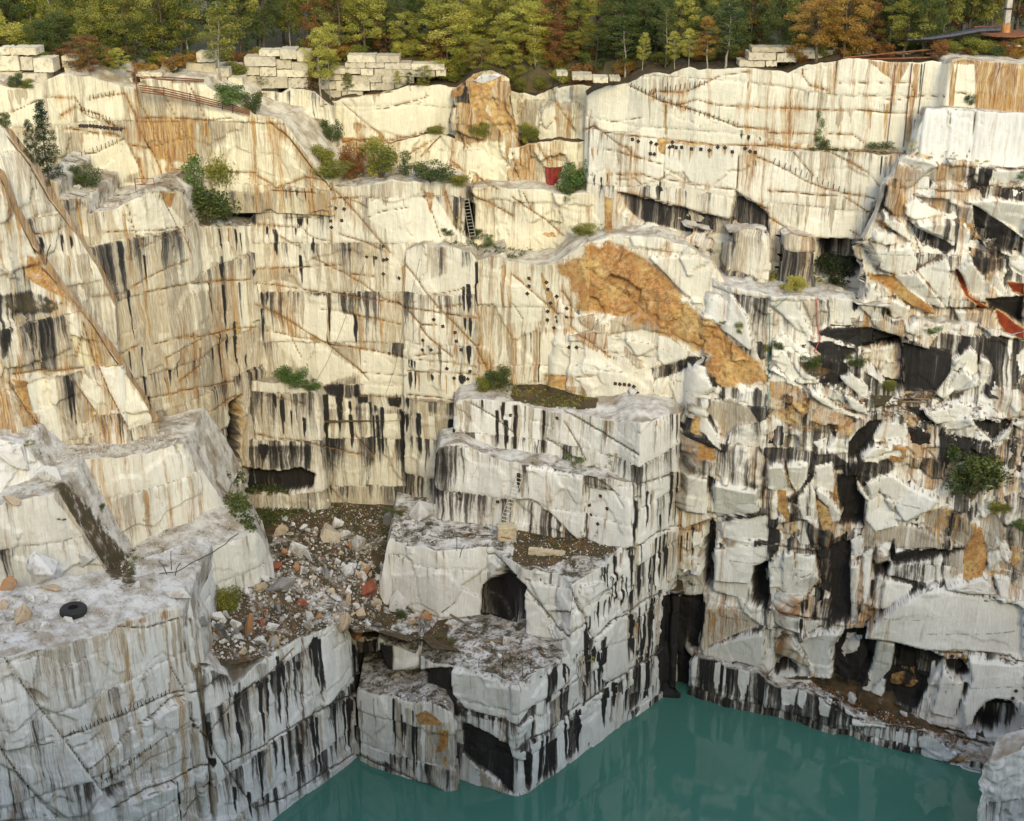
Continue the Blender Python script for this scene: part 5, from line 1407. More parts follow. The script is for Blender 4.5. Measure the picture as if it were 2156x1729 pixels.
# front row, traced: foot of the trunk, height and width on the print, leaf colour, kind
FRONT = [(65,100,150,42,'olive','slim','tall tree on a bare pale trunk behind the stacked blocks at far left'),
 (130,150,52,60,'rust','low','low rust-brown tree hiding the end of the leftmost block stack'),
 (190,152,82,76,'rust','low','wide rust-red bushy tree right of the leftmost block stack'),
 (247,168,66,44,'yellow','slim','small yellow-green sapling on the lip of the upper left wall'),
 (290,142,96,56,'dark','low','dark green tree behind the post of the rusty pipes'),
 (342,128,82,64,'orange','broad','ochre tree above the pipes, between green trees'),
 (464,172,165,72,'olive','slim','tall drooping olive tree in front of the rubble left of the middle stack'),
 (679,212,150,58,'yellow','slim','slender yellow-green tree standing before the joint of the two middle block stacks'),
 (696,208,166,50,'yellow','slim','taller of the two slender pale-trunked trees between the middle block stacks'),
 (600,186,46,26,'yellow','slim','small yellow sapling before the tall middle stack'),(733,200,52,26,'olive','slim','small olive sapling at the left part of the long low stack'),(835,196,44,20,'yellow','slim','narrow sapling before the middle of the long low stack'),(864,192,38,18,'dark','slim','thin dark sapling before the long low stack'),(893,186,46,34,'olive','low','bushy olive sapling near the right end of the long low stack'),(655,190,40,30,'rust','low','small brown sapling in the gap between the two middle stacks'),
 (752,114,104,48,'orange','broad','orange-brown tree behind the long middle block stack'),
 (812,112,70,50,'rust','low','rust-brown low tree just above the top course of the long stack'),
 (905,146,110,62,'olive','low','olive tree at the right end of the long block stack'),
 (942,150,158,112,'yellow','low','broad bright yellow-green tree, leftmost of the bright group above the stained knob'),
 (978,148,150,92,'yellow','low','bright yellow-green tree behind the left edge of the knob'),
 (1053,144,112,58,'yellow','slim','narrow bright yellow tree right above the stained knob'),
 (1095,168,135,94,'yellow','low','yellow-green tree leaning over the rim right of the stained knob'),
 (860,150,96,60,'yellow','low','low yellow-green tree spilling over the long block stack'),(1015,150,70,54,'olive','low','low olive tree right behind the stained knob'),(1075,172,80,60,'yellow','low','low yellow-green tree over the cleft right of the knob'),(905,160,44,44,'orange','low','small brown tree at the end of the long block stack'),
 (1128,166,122,66,'yellow','slim','yellow-green tree on a white trunk, last of the bright group'),
 (1168,150,100,60,'rust','low','brown-leaved tree between the yellow group and the pale boulder'),
 (1210,152,62,58,'olive','low','olive bushy tree in front of the pale boulder in the wood'),
 (1252,156,92,62,'dark','low','dark green tree right of the pale boulder in the wood'),
 (1318,162,132,72,'dark','slim','dark green tree with a white crooked trunk, left end of the far wall rim'),
 (1352,147,84,28,'yellow','slim','thin yellow tree left of the bare pine trunks'),
 (1402,143,150,50,'dark','slim','tall dark tree with a straight pale trunk above the far wall'),
 (1421,144,82,32,'yellow','slim','small yellow tree, left of a pair above the far wall'),
 (1449,145,84,34,'yellow','slim','small yellow tree, right of a pair above the far wall'),
 (1488,145,112,50,'orange','slim','orange tree with several thin stems above the far wall'),
 (1524,144,136,82,'dark','slim','wide green tree left of the right hand block stack'),
 (1590,120,138,70,'orange','broad','tall ochre tree rising behind the right hand block stack'),
 (1657,138,44,36,'fresh','low','bright green little tree growing against the right hand block stack'),
 (1718,131,136,96,'orange','broad','large orange tree in front of the right hand block stack'),
 (1780,123,142,92,'orange','broad','large ochre-orange tree where the iron rails begin'),
 (1835,112,66,60,'rust','low','rust-red bushy tree behind the iron rails'),
 (1909,110,44,40,'yellow','low','small yellow-green tree before the black derrick boom'),
 (1963,128,42,32,'dark','low','small dark green tree below the black derrick boom'),
 (1870,80,80,60,'rust','low','brown bushy tree left of the mossy boulder'),
 (2062,75,110,60,'dark','broad','dark tree between the mossy boulder and the derrick mast')]
for (x, y, hp, wp, col, kd, lab) in FRONT:
    X = (x - CX) / FPX
    q = None
    for Y in np.arange(114, 150, .5):          # walk out along the line of sight until it meets the rim ground
        P_ = ray(x, y) * (Y / ray(x, y)[1]) + np.array([0, 0, CAM_H])
        g_ = ground(P_[0], P_[1])
        if g_.z >= P_[2] - .05: q = g_; break
    if q is None: q = ground(P_[0], P_[1])
    m_ = q.y / FPX * 1.02
    tree(kd, col, x % 2, q, hp * m_, wp * m_, lab)
# the wood behind: rows of trees further in
names = {'dark': 'dark green tree in the wood behind the rim', 'olive': 'olive green tree in the wood behind the rim', 'yellow': 'yellowing tree in the wood behind the rim',
         'orange': 'orange-brown tree in the wood behind the rim', 'rust': 'rust-brown tree in the wood behind the rim'}
def tree_col(x):
    r_ = rnd.random()
    if x < 560: return 'dark' if r_ < .40 else 'olive' if r_ < .86 else 'yellow' if r_ < .94 else 'rust' if r_ < .97 else 'orange'
    if x < 1180: return 'olive' if r_ < .42 else 'yellow' if r_ < .76 else 'dark' if r_ < .88 else 'orange' if r_ < .93 else 'rust'
    if x < 1700: return 'dark' if r_ < .62 else 'olive' if r_ < .84 else 'orange' if r_ < .94 else 'yellow'
    return 'dark' if r_ < .5 else 'olive' if r_ < .80 else 'orange' if r_ < .93 else 'rust'
for r_i, (dy0, step, h0) in enumerate([(3.2, 38, 6.0), (7.5, 42, 8.5), (12, 46, 10), (17, 60, 11), (25, 90, 12), (36, 130, 13)]):
    x = -70 + r_i * 23
    while x < 2240:
        px_x = x + rnd.uniform(-18, 18)
        Y = 126.; X = (px_x - CX) / FPX * 138
        Y = float(RIMY(X)) + dy0 + rnd.uniform(-1.5, 1.5)
        X = (px_x - CX) / FPX * (Y * CP + 17 * SP) 
        if not (r_i == 0 and (1990 < px_x or 300 < px_x < 660)):
            col = tree_col(px_x); h = h0 * rnd.uniform(.75, 1.25)
            kd = rnd.choice(['broad', 'broad', 'slim', 'low'] if r_i < 2 else ['broad', 'slim', 'low'])
            g_ = ground(X, Y)
            tree(kd, col, rnd.randint(0, 1), g_, h, {'broad': 3.3, 'slim': 2.6, 'low': 3.3}[kd] * rnd.uniform(.8, 1.2), names[col], 'trees of the wood behind the rim: ' + CN[col])
        x += step * rnd.uniform(.7, 1.3)

# undergrowth along the rim
SHP = {}
def shrub(kind, col, loc, h, wd, label, group=None, name='shrub'):
    key = (kind, col)
    if key not in SHP:
        rs = random.Random(len(SHP) * 13 + 4); root = empty('shrub', (0, 0, 0)); bm = bmesh.new(); cl = []
        ns = {'bush': 15, 'column': 9, 'sparse': 7, 'tuft': 9}[kind]
        for i in range(ns):
            az = i * 2.4; f = i / ns
            if kind == 'column': tip = Vector((math.cos(az) * .16, math.sin(az) * .16, .15 + .8 * f)); rr = .20
            elif kind == 'sparse': tip = Vector((math.cos(az) * .42 * (1 - f * .5), math.sin(az) * .42 * (1 - f * .5), .3 + .62 * f)); rr = .15
            elif kind == 'tuft': tip = Vector((math.cos(az) * .4, math.sin(az) * .4, rs.uniform(.25, .75))); rr = .2
            else: tip = Vector((math.cos(az) * .44 * math.sqrt(rs.random()), math.sin(az) * .44 * math.sqrt(rs.random()), rs.uniform(.18, .84))); rr = .26
            tube(bm, [Vector((0, 0, -.06)), tip * .5 + Vector((0, 0, .08)), tip], [.016, .01, .004], 4)
            cl.append((tip, rr * rs.uniform(.7, 1.15), rs.random()))
        bm_obj('stem', bm, M_DBARK, root)
        leaves('foliage', cl, 2200 if kind != 'sparse' else 420, .028 if kind != 'sparse' else .04, LM[col], len(SHP) + 50, root)
        SHP[key] = root; r = root
    else: r = copy_tree(SHP[key])
    if 'group' in r: del r['group']
    r.name = name
    r.location = Vector(loc) - Vector((0, 0, .05)); r.rotation_euler = (0, 0, loc[0] * 5 % 6.28); r.scale = (wd, wd, h)
    return tag(r, label, 'shrub', group)
rs = random.Random(8)
for i in range(250):
    x = rs.uniform(-20, 2170)
    X = (x - CX) / FPX * 128; Y = float(RIMY(X)) + rs.uniform(-.5, 6); X = (x - CX) / FPX * (Y * CP + 17 * SP)
    col = rs.choice(['rust', 'olive', 'orange', 'dark', 'olive'])
    h = rs.uniform(.6, 1.6)
    shrub('bush', col, ground(X, Y), h, h * rs.uniform(1., 1.6), 'low %s bush in the undergrowth along the rim' % CN[col], 'undergrowth along the rim: ' + CN[col])
for i in range(60):
    x = rs.uniform(840, 1260); X = (x - CX) / FPX * 128; Y = float(RIMY(X)) + rs.uniform(-.8, 3); X = (x - CX) / FPX * (Y * CP + 17 * SP)
    col = rs.choice(['yellow', 'olive', 'rust', 'olive']); h = rs.uniform(.9, 2.2)
    shrub('bush', col, ground(X, Y), h, h * rs.uniform(.9, 1.4), 'low %s bush in the undergrowth along the rim' % CN[col], 'undergrowth along the rim: ' + CN[col])
# ledge shrubs, traced: foot x, foot y, height, width (print), colour, kind, label
SHRUBS = [(178,394,48,52,'dark','bush','rounded dark green bush on the ledge right of the spruce'),
 (36,186,30,26,'dark','bush','dark bush at the foot of the leftmost block stack'),(58,188,22,26,'olive','bush','olive bush at the foot of the leftmost block stack'),
 (14,270,34,24,'dark','bush','dark bush on the head of the left ramp'),
 (436,474,84,96,'dark','bush','largest dark green bush, on the notch ledge between the left and middle walls'),
 (470,462,142,72,'olive','bush','tall olive bush rising behind the largest bush of the notch ledge'),
 (414,425,96,42,'fresh','column','narrow light green bush at the left of the notch ledge'),
 (482,218,44,66,'fresh','bush','light green bush hanging below the rusty pipes'),(536,242,48,34,'dark','bush','dark bush at the lower end of the rusty pipes'),
 (700,300,50,38,'dark','bush','dark green bush at the left end of the brown ledge'),(681,345,42,48,'olive','bush','olive bush clinging to the rounded white shoulder'),
 (700,376,40,64,'olive','bush','spreading olive bush at the foot of the rounded white shoulder'),(745,376,76,48,'rust','bush','brown bush at the left of the green row on the middle terrace'),
 (802,374,88,64,'olive','bush','tallest bush of the row on the middle terrace'),(854,368,56,22,'dark','column','narrow dark bush in the row on the middle terrace'),
 (905,384,42,78,'dark','bush','low wide bush at the right of the row on the middle terrace'),(966,393,26,42,'olive','bush','olive bush at the left foot of the white buttress'),
 (1008,292,38,40,'olive','bush','olive bush under the stained knob'),(915,284,20,34,'olive','bush','small bush on the brown ledge left of the knob'),
 (1114,300,46,36,'olive','bush','olive-brown bush in the cleft right of the knob'),(1209,402,64,60,'fresh','bush','pale green bush right beside the red container'),
 (1236,398,62,26,'fresh','sparse','thin pale green shrub at the corner of the far wall'),(1196,432,38,28,'dark','bush','dark bush below the red container ledge'),
 (940,500,22,24,'dark','bush','dark bush left of the upper ladder'),(966,497,46,22,'olive','sparse','thin olive shrub in the slot by the upper ladder'),
 (1008,508,32,24,'dark','bush','dark bush right of the upper ladder foot'),(1029,518,30,16,'fresh','column','narrow little shrub on the ledge right of the upper ladder'),
 (1226,494,28,44,'olive','bush','olive bush at the foot of the jagged white buttress'),(1268,488,20,24,'fresh','sparse','sparse shrub above the orange slope'),
 (1727,312,72,20,'fresh','column','column-like green shrub on the far wall ledge'),(1729,314,30,32,'dark','bush','dark bush at the foot of the column-like shrub'),
 (1856,316,22,50,'dark','bush','dark bush in the corner of the far wall ledge'),(1757,598,64,62,'deep','bush','very dark bush in front of the black cave'),
 (1676,612,42,36,'yellow','bush','yellow-green bush on the flat floor before the cave'),(1648,606,14,14,'yellow','bush','tiny yellow bush on the flat floor'),
 (2040,224,30,20,'dark','bush','small dark shrub at the foot of the rusty wall'),(1924,326,34,22,'yellow','sparse','sparse yellow shrub at the left foot of the ribbed wall'),
 (1964,336,18,12,'yellow','sparse','second tiny plant along the foot of the ribbed wall'),(1988,340,32,18,'yellow','sparse','tallest of the tiny plants along the foot of the ribbed wall'),
 (2008,342,22,16,'olive','sparse','olive tiny plant along the foot of the ribbed wall'),(2068,346,14,22,'yellow','tuft','yellow tuft along the foot of the ribbed wall'),
 (2150,378,24,26,'fresh','bush','light green bush at the right frame edge'),
 (612,808,44,58,'fresh','bush','green bush on top of the dark-streaked projecting block'),(660,822,28,34,'fresh','bush','smaller green bush at the right corner of the projecting block'),
 (1017,824,38,30,'olive','bush','olive bush at the back left of the mossy terrace'),(1050,818,50,52,'dark','bush','dark green bush in the niche of the mossy terrace'),
 (1209,977,30,34,'fresh','tuft','low green plant in front of the white face, left of a sapling'),(1291,992,50,32,'olive','sparse','thin sapling standing before the white corner block'),
 (1345,1048,10,14,'fresh','tuft','single green tuft high on the striped corner'),(1225,1138,30,14,'fresh','sparse','thin shrub at the foot of the plated white face'),(1254,1140,26,14,'fresh','sparse','thin shrub right of the other at the foot of the plated white face'),
 (1172,1152,14,16,'fresh','tuft','green tuft on the ladder platform'),(484,1288,54,50,'olive','bush','olive bush beside the rubble heap under the left bench'),
 (2046,1052,112,104,'dark','bush','large dark bush in the broken slope at right'),(2000,968,26,16,'dark','bush','small dark bush upper left of the large one on the broken slope'),
 (2104,1078,24,40,'olive','bush','olive bush right of the large dark bush'),(2146,1118,30,30,'fresh','bush','green bush low at the right frame edge'),
 (1963,706,26,30,'fresh','bush','green bush above the black pit'),(1615,742,20,18,'olive','bush','bush on the white slab left of the rope'),(1638,738,22,22,'dark','bush','dark bush beside the rope'),
 (1556,705,30,18,'olive','bush','shrub on the right flank of the orange slope'),(1522,682,16,16,'dark','tuft','tuft in the white slab above the orange slope'),
 (1795,770,26,34,'dark','bush','dark bush at the left of the black pit'),(1710,780,36,40,'dark','bush','dark bush in the gully left of the black pit'),(1870,820,24,30,'olive','bush','bush at the foot of the black pit'),
 (829,1088,34,32,'dark','tuft','dark bush at the right end of the basin wall'),(130,1100,14,18,'dark','tuft','tuft in the gully at left'),(216,1075,18,18,'dark','bush','dark bush at the left foot of the stained bench face'),
 (1227,1388,32,14,'fresh','sparse','thin sapling at the foot of the lower white face'),(1242,1394,16,20,'yellow','tuft','yellow-green tuft beside the sapling of the lower terrace'),
 (845,1300,22,20,'dark','bush','small bush in front of the split rock'),(936,1350,16,30,'dark','tuft','dark tuft under the black recess'),(2005,1362,14,8,'fresh','sparse','tiny plant below the big white slab'),
 (1172,470,12,30,'olive','tuft','tuft on the ledge above the orange slope'),(540,680,10,16,'dark','tuft','moss tuft in the corner of the big wall'),(608,1170,16,12,'fresh','tuft','bright tuft in the rubble heap'),
 (58,935,10,24,'olive','tuft','moss tuft behind the white boulders at left'),(87,965,22,12,'fresh','sparse','thin plant on the bench behind the white boulders')]
for (x, y, hp, wp, col, kd, lab) in SHRUBS:
    p_, n_ = hit(x, y); m_ = (p_ - Vector((0, 0, CAM_H))).length / FPX
    q = p_ - n_ * .15
    shrub(kd, col, q, hp * m_ * 1.05, wp * m_ * (1.15 if kd != 'column' else 2.), lab)
p_, n_ = hit(104, 384); m_ = p_.length * 1. / FPX * .98
tree('spruce', 'deep', 0, p_, 168 * m_, 56 * m_, 'dark spruce on the ledge in front of the upper left wall')
p_, n_ = hit(76, 386); tree('slim', 'deep', 1, p_, 130 * m_, 26 * m_, 'thin dark tree beside the spruce on the upper left ledge')

# grass and moss that nobody could count
def grass(name, poly, n, hgt, cols, label, seed):
    rs = np.random.default_rng(seed); xs = [p[0] for p in poly]; ys = [p[1] for p in poly]; C = []
    X = rs.uniform(min(xs), max(xs), n * 3); Y = rs.uniform(min(ys), max(ys), n * 3)
    ok = inpoly(X, Y, poly, 4) > rs.random(n * 3); X = X[ok][:n]; Y = Y[ok][:n]
    cl = []
    for x, y in zip(X, Y):
        p, nn = hit(x, y)
        if nn.z < .45: continue
        cl.append(((p.x, p.y, p.z + hgt * .3), hgt * rs.uniform(.5, 1.), float(rs.random())))
    if cl:
        o = leaves(name, cl, 60, hgt * .22, LM[cols], seed); tag(o, label, 'grass', kind='stuff')
grass('basin_grass', nums('440,1000 510,995 600,1030 640,1080 560,1110 520,1120 470,1060'), 420, .45, 'dark', 'dark green growth covering the left of the basin floor', 1)
grass('basin_weed', nums('640,1050 800,1070 840,1110 800,1180 700,1110 600,1100'), 90, .25, 'olive', 'scattered weeds on the brown basin floor', 2)
grass('terrace_moss', nums('1005,800 1060,785 1200,830 1260,840 1200,865 1080,850'), 160, .28, 'olive', 'moss and dry grass on the middle terrace', 3)
grass('platform_grass', nums('1090,1120 1180,1130 1290,1165 1180,1180 1090,1165'), 90, .2, 'orange', 'dry grass on the ladder platform', 4)
grass('lower_terrace_grass', nums('880,1300 1100,1350 1160,1380 1080,1400 960,1370 880,1340 800,1300'), 160, .22, 'rust', 'dry brown growth on the lower terrace', 5)
grass('shore_growth', nums('1660,1430 1760,1450 1960,1540 2060,1560 1990,1580 1860,1520 1700,1450'), 260, .35, 'rust', 'brown growth along the shore bench', 6)
grass('floor_reeds', nums('1600,575 1700,572 1760,590 1700,600 1610,592'), 90, .5, 'olive', 'reeds along the foot of the cut bench', 7)
grass('gully_scrub', nums('230,1105 300,1180 270,1200 300,1225 250,1180'), 60, .35, 'dark', 'dark scrub in the gully between the left benches', 8)
grass('pit_scrub', nums('1680,760 1780,850 1900,830 2000,830 1900,870 1830,900'), 200, .35, 'rust', 'rusty scrub around the foot of the black pit', 9)
grass('ledge_scrub', nums('1680,310 1860,320 1900,322 1860,330 1680,318'), 50, .3, 'dark', 'scrub on the far wall ledge', 10)
grass('slot_scrub', nums('930,500 1060,520 1120,530 1080,545 940,512'), 120, .3, 'dark', 'low scrub on the ledge under the upper ladder', 11)
# ---------------------------------------------------------------- cut blocks stacked on the rim
def cut_block(name, w_, d_, h_, seed):
    rs = random.Random(seed); bm = bmesh.new()
    bmesh.ops.create_cube(bm, size=1, matrix=Matrix.Diagonal((w_, d_, h_, 1)))
    bmesh.ops.subdivide_edges(bm, edges=[e for e in bm.edges if abs((e.verts[0].co - e.verts[1].co).x) > .5 * w_], cuts=5, use_grid_fill=True)
    bmesh.ops.subdivide_edges(bm, edges=bm.edges[:], cuts=1, use_grid_fill=True)
    for v in bm.verts: v.co += Vector((rs.uniform(-1, 1), rs.uniform(-1, 1), rs.uniform(-1, 1))) * .022
    bmesh.ops.bevel(bm, geom=[e for e in bm.edges if len(e.link_faces) == 2 and e.calc_face_angle(0) > .9], offset=.022, segments=1, affect='EDGES')
    return bm_obj(name, bm, M_CUT)
STACKS = [
 (116.0, 'pale cut block in the leftmost stack on the rim', 'leftmost stack of cut blocks', 0, .36, 0, '0,278,60,320 62,282,215,324 0,326,118,414 122,334,192,414 195,342,312,426 0,420,132,512 136,430,280,500'),
 (118.5, 'small cut block in the short pile behind the rust-red tree', 'short pile behind the rust-red tree', 0, .36, 0, '362,328,438,360 366,362,434,392 380,394,442,434'),
 (119.2, 'cut block lying loose beside the rusty pipes', 'loose blocks beside the rusty pipes', 0, .36, 0, '680,460,778,520 790,424,946,450 822,454,888,500 892,460,1040,502 1044,466,1190,508'),
 (122.5, 'cut block in the broken pile between the pale boulder and the middle stack', 'broken pile left of the middle stack', 0, .36, 0, '1150,308,1250,366 1090,372,1262,446 1265,400,1340,450 1200,450,1330,510 1335,455,1420,520'),
 (125.0, 'pale cut block in the tall middle stack', 'tall middle stack of cut blocks', 0, .36, 0, '1515,294,1636,330 1638,288,1735,346 1738,300,1812,362 1430,332,1614,388 1616,350,1704,404 1707,366,1802,414 1425,392,1520,442 1522,394,1616,446 1619,410,1800,454 1440,446,1530,522 1532,450,1685,518 1688,458,1802,520'),
 (127.6, 'pale cut block in the long low stack behind the two slender trees', 'long low stack of cut blocks', 539, .25, 108, '770,35,1008,96 1012,40,1210,98 750,98,918,142 922,98,1080,142 1084,102,1308,152 1312,106,1590,156 640,144,880,192 884,146,990,204 994,148,1288,212 1292,158,1510,216 1514,158,1600,212 620,194,800,248 804,204,1060,266 1064,208,1204,270 1208,216,1330,270 450,180,616,250 450,254,676,322 680,252,960,332 964,272,1006,330 1010,272,1166,332 1170,274,1290,326 450,326,560,400 566,330,720,396 724,338,900,380'),
 (118.0, 'low white cut block lying at the left end of the far wall rim', 'low blocks at the left end of the far wall rim', 690, .36, 0, '1340,424,1402,446 1430,438,1548,470 1552,454,1640,486 1650,454,1712,476'),
 (116.2, 'pale cut block in the right hand rim stack', 'right hand stack of cut blocks', 1380, .36, 0, '565,278,752,304 756,282,830,306 540,306,704,352 490,355,640,392 644,356,708,388 710,310,826,364 830,292,976,344 980,290,1038,350 1040,278,1212,300 1045,303,1128,346 1132,300,1222,336 1226,304,1350,332 1354,306,1478,330 1482,296,1590,334')]
sc_ = 0
for (Y, lab, grp, ox_, k_, oy_, rects) in STACKS:
    for r_ in rects.split():
        a, b_, c_, d_ = [float(t) for t in r_.split(',')]
        x0, y0, x1, y1 = ox_ + a * k_, oy_ + b_ * k_, ox_ + c_ * k_, oy_ + d_ * k_
        A = W(x0, y1, Y); B_ = W(x1, y1, Y); T_ = W(x0, y0, Y)
        wv_ = B_[0] - A[0]; hv = (T_[2] - A[2]); sc_ += 1
        dep = random.Random(sc_).uniform(1.5, 2.1)
        o = cut_block('stone_block', wv_ * .995, dep, hv * .985, sc_)
        yj = random.Random(sc_ + 99).uniform(-.14, .14)
        o.location = ((A[0] + B_[0]) / 2, Y + dep / 2 + yj, A[2] + hv / 2); o.rotation_euler = (0, random.Random(sc_).uniform(-.006, .006), random.Random(sc_ + 5).uniform(-.02, .02))
        tag(o, lab, 'stone block', grp)

# ---------------------------------------------------------------- loose rock
def rock_bm(seed, sx=1., sy=.8, sz=.62):
    rs = random.Random(seed); bm = bmesh.new()
    for i in range(11):
        v = Vector((rs.gauss(0, 1), rs.gauss(0, 1), rs.gauss(0, 1))).normalized() * rs.uniform(.78, 1.08)
        bm.verts.new((v.x * sx * .5, v.y * sy * .5, v.z * sz * .5))
    bmesh.ops.convex_hull(bm, input=bm.verts[:])
    bmesh.ops.delete(bm, geom=[v for v in bm.verts if not v.link_faces], context='VERTS')
    bmesh.ops.dissolve_limit(bm, angle_limit=.22, verts=bm.verts[:], edges=bm.edges[:])
    bmesh.ops.bevel(bm, geom=bm.edges[:], offset=.014, segments=1, affect='EDGES')
    bmesh.ops.triangulate(bm, faces=bm.faces[:])
    bmesh.ops.subdivide_edges(bm, edges=[e for e in bm.edges if e.calc_length() > .12], cuts=2)
    for v in bm.verts: v.co += Vector((rs.uniform(-1, 1), rs.uniform(-1, 1), rs.uniform(-1, 1))) * .012
    return bm
RM = {}
def rock_mesh(v, mat):
    key = (v, mat.name)
    if key not in RM:
        sh = [(1, .8, .6), (1, .7, .4), (1, .9, .75), (1, .6, .3), (.7, .7, 1.1), (1, .5, .5)][v % 6]
        bm = rock_bm(v * 17 + 3, *sh); me = bpy.data.meshes.new('stone'); bm.to_mesh(me); bm.free(); me.materials.append(mat); RM[key] = me
    return RM[key]
M_GREY = loose('grey_stone', [(0, (.20, .20, .205)), (.5, (.30, .295, .28))])
M_DARKST = loose('blue_grey_stone', [(0, (.07, .075, .085)), (.5, (.13, .13, .13))])
M_TAN = loose('tan_stone', [(0, (.46, .36, .24)), (.5, (.52, .44, .33))])
M_REDST = loose('rust_red_stone', [(0, (.26, .07, .03)), (.5, (.34, .13, .05))])
MATS = {'white': M_WHITE, 'grey': M_GREY, 'dark': M_DARKST, 'tan': M_TAN, 'orange': M_ORANGE, 'red': M_REDST}
def rock(x, y, wp, hp, v, col, label, group=None, name='rock', rot=None, sink=.25, cat='rock'):
    p, n = hit(x, y); m_ = (p - Vector((0, 0, CAM_H))).length / FPX
    o = bpy.data.objects.new(name, rock_mesh(v, MATS[col])); COL.objects.link(o)
    w_ = wp * m_; h_ = hp * m_ * 1.05
    o.location = p + Vector((0, w_ * .3 if n.z > .5 else .1, h_ * (.5 - sink))); rs = random.Random(int(x * 31 + y * 7))
    shz = [.6, .4, .75, .3, 1.1, .5][v % 6]
    o.scale = (w_, w_ * rs.uniform(.7, 1.), h_ / shz)
    o.rotation_euler = rot if rot else (rs.uniform(-.25, .25), rs.uniform(-.25, .25), rs.uniform(0, 6.28))
    return tag(o, label, cat, group)
